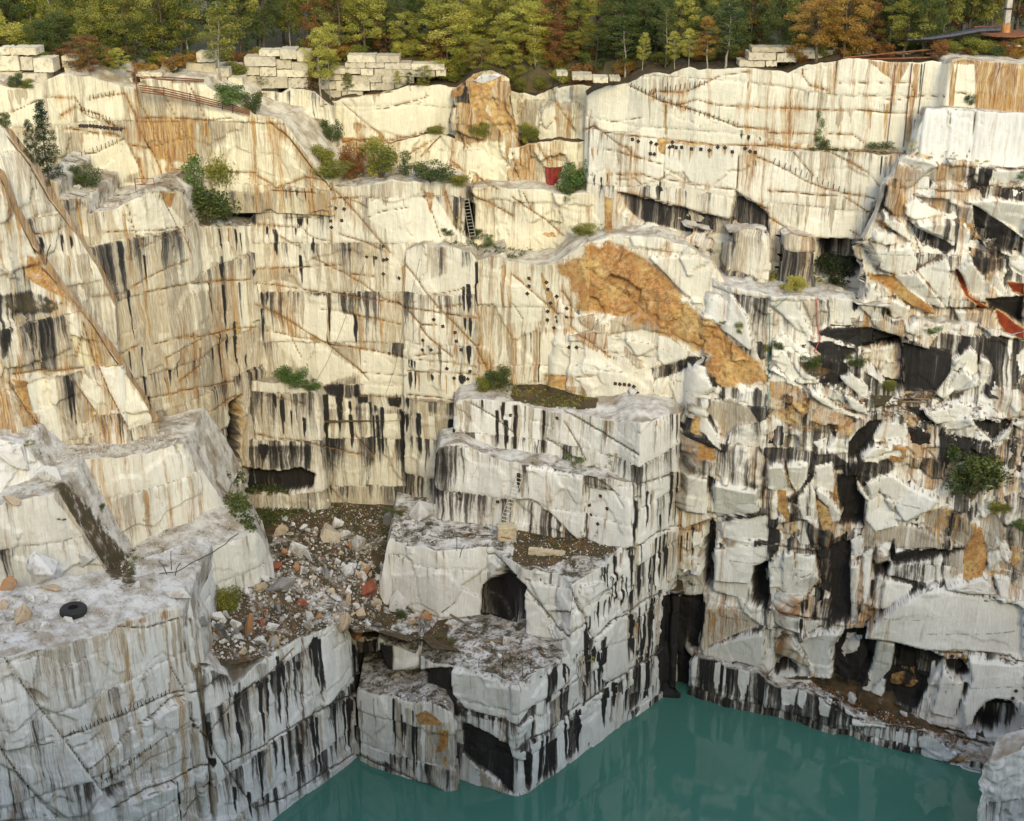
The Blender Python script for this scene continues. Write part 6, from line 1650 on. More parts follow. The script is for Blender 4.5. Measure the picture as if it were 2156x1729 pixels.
ROCKS = [(86,1234,104,78,2,'white','largest pale boulder standing on the near left bench'),(172,1192,78,54,3,'white','pale tilted slab behind the largest boulder of the near left bench'),
 (41,1312,64,46,0,'orange','stone with a white top and rust underside, left of the tyre'),(14,1246,48,34,1,'orange','rust-stained slab at the left frame edge behind the tyre'),(8,1284,30,24,0,'orange','small rust stone at the left frame edge'),
 (60,1272,46,22,3,'white','flat white slab behind the stone left of the tyre'),(96,1268,26,14,3,'white','small flat white slab between the boulder and the tyre'),(140,1320,38,22,1,'white','white stone lying in front of the tyre'),
 (20,1331,24,14,0,'white','small white stone at the bench edge, left'),(88,1330,38,18,1,'white','bluish white flat stone before the tyre, toward the edge'),(66,1325,16,18,2,'white','small white stone beside the rust-bottomed stone'),(78,1305,24,28,4,'white','upright white stone right of the rust-bottomed stone'),
 (288,1242,30,20,4,'white','cream pyramid-shaped stone at the foot of the gully'),(362,1266,84,26,3,'white','long flat white slab capping the corner of the near left bench'),
 (100,1252,60,14,3,'tan','thin tan slab under the largest boulder'),
 (628,1172,52,38,2,'white','big white stone in the middle of the rubble heap'),(706,1114,36,26,0,'white','white stone on the brown floor behind the rubble heap'),(600,1098,18,14,2,'white','small white stone at the back of the rubble heap'),
 (658,1080,18,12,0,'white','white stone alone on the basin floor'),(647,1122,24,10,3,'white','flat white stone on the basin floor'),(590,1130,46,26,1,'tan','tan stone at the back left of the rubble heap'),
 (694,1148,82,42,0,'tan','large tan speckled block at the back of the rubble heap'),(752,1162,46,48,2,'white','white block with rusty foot at the back right of the rubble heap'),
 (583,1207,58,24,1,'red','deep rust-red slab in the rubble heap'),(622,1203,28,24,0,'orange','rust stone right of the rust-red slab'),(730,1215,46,32,0,'white','long white stone in the right of the rubble heap'),(766,1208,34,30,2,'tan','cream block at the right of the rubble heap'),
 (698,1222,24,28,4,'white','upright white stone in the right of the rubble heap'),(708,1190,20,18,0,'white','small white stone above the long white one'),
 (842,1290,84,50,0,'white','rounded white rock beside its rust-red half'),(778,1272,86,56,1,'red','long rust-red rock leaning against the rounded white rock'),
 (582,1258,84,34,3,'grey','grey layered slab across the rubble heap'),(655,1240,20,24,4,'white','white pointed stone in the centre of the rubble heap'),(733,1284,24,48,4,'orange','upright rust and white stone at the right edge of the heap'),
 (524,1348,48,72,4,'orange','tall upright layered rust stone at the front of the heap'),(549,1322,28,26,2,'red','bright rust-red stone beside the upright layered stone'),(574,1364,40,34,2,'tan','cream cube-shaped stone at the front of the heap'),
 (722,1322,62,46,0,'tan','large pinkish ribbed stone on the corner of the streaked wall'),(750,1345,50,30,1,'orange','orange stone just below the pinkish ribbed stone'),(760,1308,32,38,2,'orange','orange block right of the pinkish ribbed stone'),
 (649,1314,30,40,4,'white','white and brown upright stone in front centre of the heap'),(898,1302,40,26,0,'orange','white stone with an orange side near the white wall'),(866,1318,26,22,1,'orange','small half-orange stone on the lower terrace'),
 (949,1322,34,18,3,'white','white angular stone on the upper side of the lower terrace'),(1065,1360,26,32,2,'white','white upright stone under the black recess'),(1003,1366,26,8,3,'white','flat white stone, left of two on the lower terrace'),
 (1037,1362,24,9,3,'white','flat white stone, right of two on the lower terrace'),(1052,1388,22,12,3,'white','white stone near the iron rods'),(776,1324,20,20,2,'white','round white stone by the corner of the lower terrace'),
 (572,1332,36,28,2,'white','white crumbly stone right of the rust-red stone'),(525,1252,18,16,2,'white','round white stone beside the olive bush'),(455,1314,44,28,1,'white','white slab at the left of the heap'),(425,1318,36,24,0,'grey','grey boulder at the left of the heap'),
 (460,1330,30,24,0,'dark','blue-grey boulder at the left of the heap'),(890,1098,88,42,0,'white','broad white crumbled mound at the back of the ladder platform'),(820,1108,44,40,1,'grey','grey slab leaning on the platform corner'),
 (1026,1104,26,14,0,'white','white stone left of the ladder foot'),(916,1080,20,28,4,'white','white pointed stone at the left corner of the striped block'),(1113,1118,12,14,4,'white','small white pointed stone right of the ladder'),
 (305,1098,16,14,2,'tan','cream stone at the foot of the left bench face'),(284,1108,14,10,0,'white','small white stone at the foot of the left bench face'),
 (1212,118,22,24,2,'white','pale boulder among the trees of the wood'),(348,154,62,36,0,'tan','pale boulder on the rim left of the broken pile'),(2012,80,84,32,0,'grey','mossy grey boulder behind the derrick boom'),
 (1032,170,74,22,3,'white','flat white slab capping the stained knob'),(1333,832,40,10,3,'white','white lens-shaped stone on the mossy terrace'),(160,398,20,10,3,'white','small white block on the upper left ledge'),
 (40,975,86,60,0,'white','big rounded white boulder at the far left behind the bench'),(96,1022,70,44,1,'white','white rounded boulder below the big one at far left'),(24,1062,60,20,3,'tan','flat pale rock on the bench at far left'),
 (1395,1252,26,14,0,'white','white stone on the ledge above the black slot'),(1432,1254,26,14,1,'white','white pointed stone on the ledge above the black slot'),(1410,1228,34,22,2,'tan','brown stone on the ledge above the black slot'),
 (1890,838,26,16,0,'white','white stone at the foot of the black pit'),(1942,848,26,10,3,'grey','grey flat stone at the foot of the black pit'),(1795,1478,30,30,0,'white','white rounded stone on the shore bench'),(1905,1512,34,12,3,'white','flat white stone on the shore bench'),
 (1740,1465,14,12,2,'grey','grey round stone on the shore bench'),(1765,1462,14,8,0,'grey','small grey stone on the shore bench'),(2040,1545,50,20,0,'white','bluish white heap at the right end of the shore bench'),(796,1320,20,8,3,'grey','flat dark stone on the small block')]
for r_ in ROCKS: rock(*r_)
rs = random.Random(77)
# the rubble heap: every larger stone its own thing
HEAP = nums('470,1290 520,1200 575,1140 600,1105 640,1110 700,1120 780,1150 790,1200 820,1260 760,1340 700,1330 590,1372 540,1392 450,1390 430,1330')
HCOL = [('white', .50), ('grey', .20), ('tan', .11), ('orange', .07), ('dark', .10), ('red', .02)]
def pick():
    r_ = rs.random(); a = 0
    for c, q in HCOL:
        a += q
        if r_ < a: return c
    return 'white'
CW = {'white': 'white', 'grey': 'grey', 'tan': 'tan', 'orange': 'rust-stained', 'dark': 'blue-grey', 'red': 'rust-red'}
def scatter(poly, n, lo, hi, where, grp, cols=None, asp=.8):
    xs = [p[0] for p in poly]; ys = [p[1] for p in poly]; k_ = 0; tr = 0
    while k_ < n and tr < n * 12:
        tr += 1; x, y = rs.uniform(min(xs), max(xs)), rs.uniform(min(ys), max(ys))
        if inpoly(np.array([x]), np.array([y]), poly, .5)[0] < .5: continue
        c = rs.choice(cols) if cols else pick(); s_ = lo * (hi / lo) ** (rs.random() ** 1.6)
        p, nn = hit(x, y)
        if nn.z < .35 and where != 'broken slope': continue
        rock(x, y, s_, s_ * asp * rs.uniform(.6, 1.1), rs.randrange(12), c, '%s angular stone %s' % (CW[c], grp[0]), grp[1] + ': ' + CW[c], name='rubble_stone', cat='stone'); k_ += 1
scatter(HEAP, 140, 12, 46, 'heap', ('among the loose stones of the rubble heap', 'stones of the rubble heap'))
scatter(nums('560,1080 640,1060 720,1080 800,1075 840,1100 760,1120 700,1100 620,1090'), 22, 4, 12, 'floor', ('strewn over the brown basin floor', 'stones strewn over the basin floor'), ['white', 'white', 'grey', 'tan'])
scatter(nums('800,1290 1000,1330 1150,1375 1080,1400 980,1390 900,1380 800,1340 780,1310'), 18, 4, 12, 'terrace', ('strewn over the lower terrace', 'stones strewn over the lower terrace'), ['white', 'white', 'grey'])
scatter(nums('760,1430 820,1420 900,1450 950,1475 900,1490 830,1465'), 18, 6, 17, 'pillar', ('lying on the low pillar by the water', 'stones on the low pillar by the water'), ['white', 'grey', 'dark', 'tan'])
scatter(nums('0,1250 120,1230 220,1260 200,1290 60,1350 0,1370'), 18, 4, 13, 'bench', ('strewn around the tyre', 'stones strewn around the tyre'), ['white', 'grey', 'white'])
scatter(nums('1100,1110 1180,1125 1300,1160 1200,1200 1080,1180 1060,1150'), 14, 4, 12, 'platform', ('strewn over the ladder platform', 'stones strewn over the ladder platform'), ['white', 'tan', 'grey'])
scatter(nums('1000,810 1100,820 1250,850 1340,880 1150,862 1020,838'), 8, 4, 11, 'terr', ('strewn over the mossy terrace', 'stones strewn over the mossy terrace'), ['white', 'tan'])
scatter(nums('1700,760 1860,800 1960,845 2100,850 2156,900 2040,880 1880,880 1760,860'), 24, 9, 26, 'broken slope', ('fallen below the black pit', 'stones fallen below the black pit'), ['white', 'white', 'tan', 'grey', 'orange'])
scatter(nums('1440,870 1700,850 1850,920 1900,1000 1750,1020 1560,960'), 14, 8, 24, 'broken slope', ('in the broken slope above the black slot', 'stones in the broken slope'), ['white', 'tan', 'orange', 'tan'])
scatter(nums('1660,1430 1800,1470 2000,1560 2060,1600 1980,1590 1840,1510 1700,1450'), 16, 6, 15, 'shore', ('lying along the shore bench', 'stones along the shore bench'), ['white', 'grey', 'orange', 'dark'])
scatter(nums('110,925 330,895 380,930 290,955 130,970'), 8, 4, 9, 'bench', ('scattered on the upper left bench', 'stones on the upper left bench'), ['white', 'tan', 'grey'])
# gravel nobody could count
def gravel(name, poly, n, lo, hi, label, seed, mats):
    r2 = np.random.default_rng(seed); xs = [p[0] for p in poly]; ys = [p[1] for p in poly]
    X = r2.uniform(min(xs), max(xs), n * 3); Y = r2.uniform(min(ys), max(ys), n * 3)
    ok = inpoly(X, Y, poly, 6) > .5; X = X[ok][:n]; Y = Y[ok][:n]
    Vs = []; Fs = []; T = []; b0 = 0
    base = np.array([(1, 0, 0), (-1, 0, 0), (0, 1, 0), (0, -1, 0), (0, 0, .8), (0, 0, -.8), (.7, .7, .3), (-.6, .5, .4)])
    tri = np.array([(0, 6, 4), (6, 2, 4), (2, 7, 4), (7, 1, 4), (1, 3, 4), (3, 0, 4), (0, 3, 5), (3, 1, 5), (1, 2, 5), (2, 0, 5), (0, 2, 6), (1, 7, 2)])
    for x, y in zip(X, Y):
        p, nn = hit(x, y)
        if nn.z < .4: continue
        s_ = lo * (hi / lo) ** (r2.random() ** 2)
        M = np.linalg.qr(r2.normal(size=(3, 3)))[0]
        Vs.append((base * (s_ * r2.uniform(.5, 1.2, (8, 1)))) @ M + np.array([p.x, p.y, p.z + s_ * .2])); Fs.append(tri + b0); b0 += 8
        T += [r2.random()] * 8
    o = mesh_obj(name, np.vstack(Vs), np.vstack(Fs).tolist(), mats)
    at = o.data.attributes.new('tint', 'FLOAT', 'POINT'); at.data.foreach_set('value', np.array(T, np.float32))
    return tag(o, label, 'gravel', kind='stuff')
gravel('heap_gravel', HEAP, 4600, .03, .26, 'small stones and grit of the rubble heap', 1, M_GRIT)
gravel('floor_gravel', nums('560,1070 700,1040 860,1090 840,1180 780,1160 700,1100 580,1110'), 1300, .03, .16, 'small stones on the basin floor', 2, M_GRIT)
gravel('terrace_gravel', nums('780,1280 1000,1320 1190,1380 1090,1430 900,1400 780,1350'), 500, .03, .13, 'grit on the lower terrace', 3, M_GRIT)
gravel('bench_gravel', nums('0,1220 200,1210 380,1260 150,1330 0,1380'), 1600, .02, .09, 'grit around the tyre', 4, M_WHITE)
gravel('upper_bench_gravel', nums('60,930 330,890 400,950 280,960 100,975'), 1300, .03, .11, 'grit on the upper left bench', 5, M_WHITE)
gravel('left_bench_gravel', nums('230,1100 460,1060 540,1110 330,1210 260,1220'), 900, .03, .10, 'grit on the lower left bench', 6, M_WHITE)
gravel('platform_gravel', nums('850,1080 1100,1100 1330,1150 1200,1220 1060,1180 860,1130'), 800, .03, .12, 'grit on the ladder platform', 7, M_WHITE)
gravel('shore_gravel', nums('1640,1430 1800,1470 2060,1590 1950,1560 1700,1460'), 900, .04, .18, 'broken stone on the shore bench', 8, M_GRIT)
gravel('pillar_gravel', nums('755,1445 850,1425 950,1470 940,1495 850,1478'), 260, .04, .16, 'broken stone on the low pillar', 9, M_LOOSE)
gravel('slope_gravel', nums('1700,780 1900,830 2156,860 2156,960 1900,900 1750,860'), 1200, .05, .22, 'broken stone below the black pit', 10, M_GRIT)

# ---------------------------------------------------------------- steel plates of the rock bolts
def make_plate():
    bm = bmesh.new(); box(bm, (0, -.02, 0), (.27, .03, .27), bev=.004); p = bm_obj('bolt_plate', bm, M_IRON)
    bm = bmesh.new(); tube(bm, [(0, -.03, 0), (0, -.12, 0)], .035, 6); bm_obj('bolt_head', bm, M_RUST, p); return p
PL0 = make_plate(); first = [True]
def plates(ox, oy, s, pts, label, group):
    for i, (x, y) in enumerate(pts):
        p, n = hit(ox + x * s, oy + y * s)
        o = PL0 if first[0] else copy_tree(PL0); first[0] = False
        nn = Vector((n.x, n.y, 0)).normalized() if abs(n.x) + abs(n.y) > .1 else Vector((0, -1, 0))
        o.location = p + nn * .05; rr = random.Random(int(x * 3 + y))
        o.rotation_euler = Euler((0, rr.choice([.785, .785, .1, -.2, .6]) + rr.uniform(-.1, .1), 0)).to_matrix().to_4x4().to_euler()
        o.rotation_euler = (Matrix.Rotation(math.atan2(nn.y, nn.x) + math.pi / 2, 4, 'Z') @ Matrix.Rotation(rr.choice([.785, .785, .1, -.2, .6]), 4, 'Y')).to_euler()
        tag(o, label, 'bolt plate', group)
def P2(s): return [tuple(float(v) for v in p.split(',')) for p in s.split()]
plates(0, 108, .25, P2('675,627 700,628 727,628 760,626 787,630 815,633 845,638 877,640 907,645 937,648 962,650 985,652 1015,657'), 'black plate in the close row of thirteen on the upper left wall', 'row of plates on the upper left wall')
plates(539, 108, .25, P2('670,1320 743,1327 630,1428 723,1424 638,1482'), 'black plate in the upper cluster of five on the middle wall', 'upper cluster of plates on the middle wall')
plates(539, 108, .25, P2('1669,461'), 'single black plate left of the stained knob', None)
plates(539, 108, .25, P2('1069,1643 791,1672'), 'black plate on the middle wall just above the slanting row', 'two plates above the slanting row')
plates(1078, 108, .25, P2('1016,741 1066,757 1175,768 1216,782 1168,862 1201,866 1352,765 1328,807 1357,800 1388,811 1432,808 1514,821 1592,824 1665,833 1735,807 1796,811 1858,846 1965,817 2006,842 2052,850'), 'black plate in the long row across the far wall', 'long row of plates on the far wall')
plates(539, 539, .25, P2('935,5 1011,14 1074,33 1102,27 1073,150 1208,185'), 'black plate in the slanting row left of the rounded block', 'slanting row of plates on the middle wall')
plates(539, 539, .25, P2('1498,534 1574,591 1677,642 1688,716 1408,708 1405,790 1475,789 1728,788'), 'black plate in the loose cluster along the rusty diagonal crack', 'plates along the diagonal crack')
plates(539, 539, .25, P2('1608,947 1803,970 1669,1027 1785,1035 2146,1340'), 'black plate low on the streaked wall left of the mossy terrace', 'low plates left of the mossy terrace')
plates(1078, 539, .25, P2('145,187 147,252 131,316 291,221 304,279 378,339 325,395 301,465 463,440 462,510 300,537 376,513 384,549 355,604'), 'black plate in the large cluster left of the orange slope', 'large cluster of plates left of the orange slope')
plates(1078, 539, .25, P2('480,767 544,769'), 'one of two black plates side by side below the large cluster', 'two plates below the large cluster')
plates(1078, 539, .25, P2('872,1073 910,1078 949,1081 988,1085 1027,1098 1058,1153'), 'black plate in the short row of six on the white wall over the mossy terrace', 'short row over the mossy terrace')
plates(1078, 539, .25, P2('383,1364'), 'single black plate on the face under the mossy terrace', None)
plates(1078, 970, .25, P2('749,297 649,373 670,456 804,402 726,531'), 'black plate with a rust run on the white face behind the platform', 'five plates on the white face')
plates(1078, 970, .25, P2('60,115'), 'black plate at the head of the platform ladder', None)
plates(1617, 970, .25, P2('904,1357'), 'black plate at the left tip of the big white slab', None)
plates(1617, 970, .25, P2('1397,1615 1550,1645'), 'black plate under the edge of the big white slab', 'two plates under the big white slab')
plates(1617, 1298, .25, P2('2088,625 2060,685'), 'black plate above the arched black hollow', 'plates above the arched hollow')
plates(690, 552, .36, P2('772,1350 777,1385 995,1400'), 'black plate low on the striped block', 'plates low on the striped block')
# steel pins standing along the cut lines
bm = bmesh.new(); tube(bm, [(0, 0, -.12), (0, -.03, .1), (.02, -.05, .22)], .022, 5); PIN = bm_obj('steel_pin', bm, M_IRON); pf = [True]
def pins(ox, oy, x0, y0, x1, y1, n, label, group):
    for i in range(n):
        f = i / (n - 1); p, nn = hit(ox + (x0 + (x1 - x0) * f) / 4, oy + (y0 + (y1 - y0) * f) / 4)
        o = PIN if pf[0] else PIN.copy()
        if not pf[0]: COL.objects.link(o)
        pf[0] = False
        o.location = p + Vector((0, -.04, .05)); o.rotation_euler = (.2, random.Random(i).uniform(-.2, .2), 0); o.scale = (1.2, 1.2, 1.5)
        tag(o, label, 'steel pin', group)
pins(1078, 108, 1000, 300, 1340, 445, 12, 'thin pin on the slanting cut line near the left top of the far wall', 'pins on the slanting cut, left')
pins(1078, 108, 1380, 465, 1900, 635, 14, 'thin pin on the slanting cut line across the middle of the far wall', 'pins on the slanting cut, middle')
pins(1078, 108, 1170, 350, 1620, 280, 12, 'thin pin on the upper wavy cut line of the far wall', 'pins on the upper wavy cut')
pins(1078, 108, 900, 1190, 1830, 1425, 26, 'thin pin along the edge above the brown recessed strip', 'pins above the brown strip')
pins(1617, 108, 50, 935, 640, 1190, 14, 'thin pin on the low slanting cut line at the right of the far wall', 'pins on the low slanting cut')
pins(0, 108, 760, 405, 960, 368, 7, 'thin pin high on the upper left wall', 'pins high on the upper left wall')
pins(0, 108, 690, 500, 930, 590, 9, 'thin pin on the cut line above the row of thirteen plates', 'pins above the row of plates')
pins(0, 108, 690, 882, 990, 770, 10, 'thin pin on the cut line below the row of thirteen plates', 'pins below the row of plates')
pins(0, 1298, 600, 1000, 1430, 640, 26, 'thin pin along the broken cut line of the near left wall', 'pins on the near left wall')
pins(0, 1298, 860, 1420, 1410, 1000, 13, 'thin pin along the lower row of the near left wall', 'lower pins on the near left wall')
pins(539, 108, 170, 1175, 470, 1185, 6, 'thin pin over the brown streaks of the middle wall', 'pins over the brown streaks')

# ---------------------------------------------------------------- ladders
def ladder(name, a, b, wd, label, n=None, mat=M_ALU, out=.35, top_out=.25):
    A, nA = hit(*a); B_, nB = hit(*b)
    A = A.copy(); B_ = B_ + Vector((0, -top_out, 0)); A = A + Vector((0, -out, 0))
    root = empty(name, A); d = B_ - A; L = d.length; d.normalize(); s = Vector((1, 0, 0)); s = (s - d * s.dot(d)).normalized()
    for k_ in (-1, 1):
        bm = bmesh.new(); o_ = s * (wd / 2 * k_); tube(bm, [o_, o_ + d * L], .034, 6); bm_obj('rail', bm, mat, root)
    n = n or int(L / .32)
    for i in range(n):
        q = d * (L * (i + .6) / n); bm = bmesh.new(); tube(bm, [q - s * wd / 2, q + s * wd / 2], .020, 5); bm_obj('rung', bm, mat, root)
    return tag(root, label, 'ladder')
ladder('ladder', (1052, 1108), (1094, 996), .55, 'white metal ladder leaning on the striped block above the platform', out=1.1, top_out=.75)
ladder('ladder', (996, 499), (980, 416), .5, 'pale ladder in the black slot beneath the upper terrace')
ladder('ladder', (1972, 832), (2026, 758), .6, 'slanting grey ladder leaning on the rounded rock beside the black pit')

# ---------------------------------------------------------------- tyre on the near bench
p, n = hit(151, 1302)
root = empty('tyre', p + Vector((0, .5, 0)), label='large black lorry tyre lying on the near left bench', cat='tyre')
bm = bmesh.new(); prof = [(.30, .06), (.34, .0), (.66, .0), (.76, .07), (.80, .18), (.80, .42), (.76, .52), (.66, .58), (.36, .58), (.30, .52), (.33, .45), (.45, .40), (.45, .18), (.33, .12)]
seg = 48; rg = []
for i in range(seg):
    a = 2 * math.pi * i / seg; tr = .03 * (i % 2)
    rg.append([bm.verts.new(((r_ + (tr if .1 < z_ < .5 and r_ > .75 else 0)) * math.cos(a), (r_ + (tr if .1 < z_ < .5 and r_ > .75 else 0)) * math.sin(a), z_)) for r_, z_ in prof])
for i in range(seg):
    for j in range(len(prof)): bm.faces.new((rg[i][j], rg[(i + 1) % seg][j], rg[(i + 1) % seg][(j + 1) % len(prof)], rg[i][(j + 1) % len(prof)]))
bmesh.ops.recalc_face_normals(bm, faces=bm.faces[:])
bm_obj('tread', bm, M_RUBBER, root); root.scale = (1.06, 1.06, 1.0)
bm = bmesh.new(); tube(bm, [(.45 * math.cos(t), .45 * math.sin(t), .58) for t in [2 * math.pi * i / 32 for i in range(33)]], .02, 5); bm_obj('bead', bm, M_RUBBER, root)

# ---------------------------------------------------------------- red steel tub
p, n = hit(1164, 391)
root = empty('steel_tub', p + Vector((0, .5, 0)), rz=.15, label='tall rust-flaked red steel tub on the terrace below the far wall', cat='tub')
def ring(bm, w0, d0, z0): return [bm.verts.new((x * w0, y * d0, z0)) for x, y in ((-1, -.9), (0, -1.08), (1, -.9), (1.06, 0), (1, .9), (0, 1.08), (-1, .9), (-1.06, 0))]
bm = bmesh.new(); A_ = ring(bm, .52, .45, 0); B_ = ring(bm, .70, .6, 1.62); C_ = ring(bm, .64, .54, 1.62); D_ = ring(bm, .48, .41, .1)
for P_, Q_ in ((A_, B_), (B_, C_), (C_, D_)):
    for i in range(8): bm.faces.new((P_[i], P_[(i + 1) % 8], Q_[(i + 1) % 8], Q_[i]))
bm.faces.new(A_[::-1]); bm.faces.new(D_); bm_obj('body', bm, M_RED, root)
bm = bmesh.new(); tube(bm, [(x * .72, y * .62, 1.6) for x, y in ((-1, -.9), (0, -1.08), (1, -.9), (1.06, 0), (1, .9), (0, 1.08), (-1, .9), (-1.06, 0), (-1, -.9))], .045, 6); bm_obj('rim', bm, M_RUST, root)
for x in (-.36, 0, .36):
    bm = bmesh.new(); tube(bm, [(x * .8, -.50, .05), (x * 1.05, -.66, 1.55)], .035, 5); bm_obj('rib', bm, M_RED, root)

# ---------------------------------------------------------------- pipes, railing, posts
def px3(x, y, Y): return Vector(W(x, y, Y))
root = empty('pipe_run', px3(292, 184, 116.6), label='bundle of four rusty pipes running down the top of the upper left wall', cat='pipes')
o0 = Vector(root.location)
for i in range(4):
    bm = bmesh.new(); pts = [px3(292 + i * 1.5, 180 + i * 4.6, 116.2), px3(345, 186 + i * 4.8, 117), px3(420, 203 + i * 4.6, 118), px3(480, 219 + i * 3.8, 118.6), px3(526, 233 + i * 2.6, 119)]
    tube(bm, [q - o0 for q in pts], .05, 6); bm_obj('pipe', bm, M_RUST, root)
for x, y in ((345, 186), (400, 198), (468, 216), (490, 222)):
    bm = bmesh.new(); tube(bm, [px3(x, y - 3, 117.6) - o0, px3(x, y + 16, 117.6) - o0], .04, 5); bm_obj('bracket', bm, M_IRON, root)
def post(x, y0, y1, Y, r_, label, mat=M_RUST, name='iron_post'):
    A = px3(x, y1, Y); bm = bmesh.new(); tube(bm, [(0, 0, -.3), (0, 0, (px3(x, y0, Y) - A).z)], r_, 6); o = bm_obj(name, bm, mat); o.location = A; return tag(o, label, 'post')
post(288, 128, 188, 117, .05, 'thin rusty post at the head of the rusty pipes'); 
root = empty('iron_rail', px3(266, 150, 118), label='rusty rails lying behind the head of the pipes', cat='rail'); o0 = Vector(root.location)
for a, b_ in (((266, 149), (290, 154)), ((296, 165), (430, 171)), ((340, 162), (430, 168))):
    bm = bmesh.new(); tube(bm, [px3(*a, 118) - o0, px3(*b_, 118.4) - o0], .06, 5); bm_obj('bar', bm, M_RUST, root)
p, n = hit(306, 402)
root = empty('railing', p, label='small rusty pipe railing on the edge of the left wall', cat='railing')
for x in (-.75, .75):
    bm = bmesh.new(); tube(bm, [(x, 0, -.1), (x, 0, 1.0)], .035, 6); bm_obj('upright', bm, M_RUST, root)
for z_ in (.5, 1.0):
    bm = bmesh.new(); tube(bm, [(-.75, 0, z_), (.75, 0, z_ * .98)], .03, 6); bm_obj('crossbar', bm, M_RUST, root)
# ---------------------------------------------------------------- derrick at the upper right
YD = 112.
b0 = px3(2114, 141, YD)
root = empty('concrete_pedestal', b0, label='rust-stained concrete pedestal under the derrick', cat='pedestal')
bm = bmesh.new(); box(bm, (0, 1.1, .75), (2.0, 2.0, 1.5), bev=.06); bm_obj('pedestal_block', bm, simple('stained_concrete', (.52, .36, .16), .9, 0, .3, 2.2, (.30, .11, .03)), root)
bm = bmesh.new(); box(bm, (0, 1.1, 1.56), (2.2, 2.2, .12), bev=.02); bm_obj('pedestal_cap', bm, M_CONC, root)
root = empty('derrick', b0 + Vector((0, 1.1, 1.62)), label='old quarry derrick with timber mast, rusty turntable and black boom', cat='derrick')
bm = bmesh.new(); tube(bm, [(0, 0, 0), (0, 0, .7)], [.36, .28], 12); bm_obj('pivot', bm, M_IRON, root)
bm = bmesh.new(); tube(bm, [(0, 0, .7), (0, 0, .84)], 1.95, 28); bm_obj('turntable', bm, M_RUST, root)
bm = bmesh.new(); tube(bm, [(.15, 0, .84), (.15, 0, 1.5)], [.34, .30], 10); bm_obj('mast_socket', bm, simple('orange_rust', (.42, .20, .06), .8), root)
bm = bmesh.new(); box(bm, (.15, 0, 4.6), (.42, .42, 6.2), bev=.03); bm_obj('mast', bm, simple('grey_timber', (.40, .36, .30), .9), root)
bm = bmesh.new(); tube(bm, [(.42, -.25, 2.), (.42, -.25, 8.)], .05, 6); bm_obj('hoist_rope', bm, M_IRON, root)
for z_ in (2.6, 3.6):
    bm = bmesh.new(); box(bm, (.15, 0, z_), (.5, .5, .12)); bm_obj('mast_band', bm, M_IRON, root)
bm = bmesh.new(); tube(bm, [(-.4, -.1, 1.05), (-2.0, -.2, 1.0), (-3.6, -.2, .7), (-5.6, -.2, .4), (-7.4, -.2, .3)], [.24, .26, .25, .2, .12], 10); bm_obj('boom', bm, simple('black_boom_paint', (.03, .032, .04), .5, .2, .4), root)
bm = bmesh.new(); tube(bm, [(-.4, 0, 1.02), (-2.3, 0, 1.0)], .3, 8); bm_obj('boom_heel', bm, M_RUST, root)
bm = bmesh.new(); box(bm, (1.4, 0, .55), (2.2, .5, .3), bev=.03); bm_obj('counter_beam', bm, M_IRON, root)
root = empty('track_rail', px3(1775, 122, 113), label='rusty iron rails running along the rim toward the derrick', cat='rail'); o0 = Vector(root.location)
for a, b_ in (((1775, 122), (1900, 110)), ((1900, 110), (2006, 101)), ((1790, 126), (2000, 120)), ((1950, 113), (2070, 117))):
    bm = bmesh.new(); tube(bm, [px3(*a, 112.6) - o0, px3(*b_, 112.2) - o0], .07, 5); bm_obj('bar', bm, M_RUST, root)
# ---------------------------------------------------------------- cables and ropes hanging on the walls
def hang(name, pts, r_, mat, label, cat='cable', off=.1, step=10):
    P_ = []
    for (x0, y0), (x1, y1) in zip(pts, pts[1:]):
        m_ = max(1, int(math.hypot(x1 - x0, y1 - y0) / step))
        for i in range(m_ + 1):
            q, nn = hit(x0 + (x1 - x0) * i / m_, y0 + (y1 - y0) * i / m_); P_.append(q + nn * off + Vector((0, -.03, 0)))
    P_ = [q for i, q in enumerate(P_) if i == 0 or (q - P_[i - 1]).length > .02]
    o0 = P_[0]; bm = bmesh.new(); tube(bm, [q - o0 for q in P_], r_, 5); o = bm_obj(name, bm, mat); o.location = o0; return tag(o, label, cat)
hang('cable', [(1921, 124), (1902, 308)], .045, M_RUST, 'thickest rusty cable hanging down the right of the far wall')
hang('cable', [(1947, 132), (1933, 240)], .03, M_IRON, 'thin dark cable right of the thickest one on the far wall')
hang('cable', [(1887, 128), (1868, 300)], .03, M_RUST, 'thin rusty cable left of the thickest one on the far wall')
hang('rope', [(1718, 628), (1720, 680), (1727, 712), (1714, 740), (1720, 744)], .035, simple('red_rope_fibre', (.5, .10, .06), .8), 'thin red rope on the dark rock left of the black pit', 'rope')
hang('rope', [(1664, 620), (1640, 640), (1622, 655), (1620, 720), (1618, 790), (1616, 865)], .03, simple('teal_rope_fibre', (.10, .30, .28), .8), 'thin teal rope hanging down the tan broken rock', 'rope')
hang('cable', [(502, 1125), (450, 1160), (400, 1190), (372, 1206), (335, 1210)], .03, M_IRON, 'black cable lying over the lower left bench')
hang('cable', [(770, 548), (745, 620), (716, 700), (690, 760), (668, 800)], .014, M_IRON, 'hair-thin slanting wire on the middle wall, left one')
hang('cable', [(885, 545), (868, 620), (848, 700), (830, 780), (812, 830)], .014, M_IRON, 'hair-thin slanting wire on the middle wall, right one')
hang('cable', [(638, 1346), (638, 1440), (637, 1600)], .016, M_RUST, 'thin rusty wire down the near streaked wall')
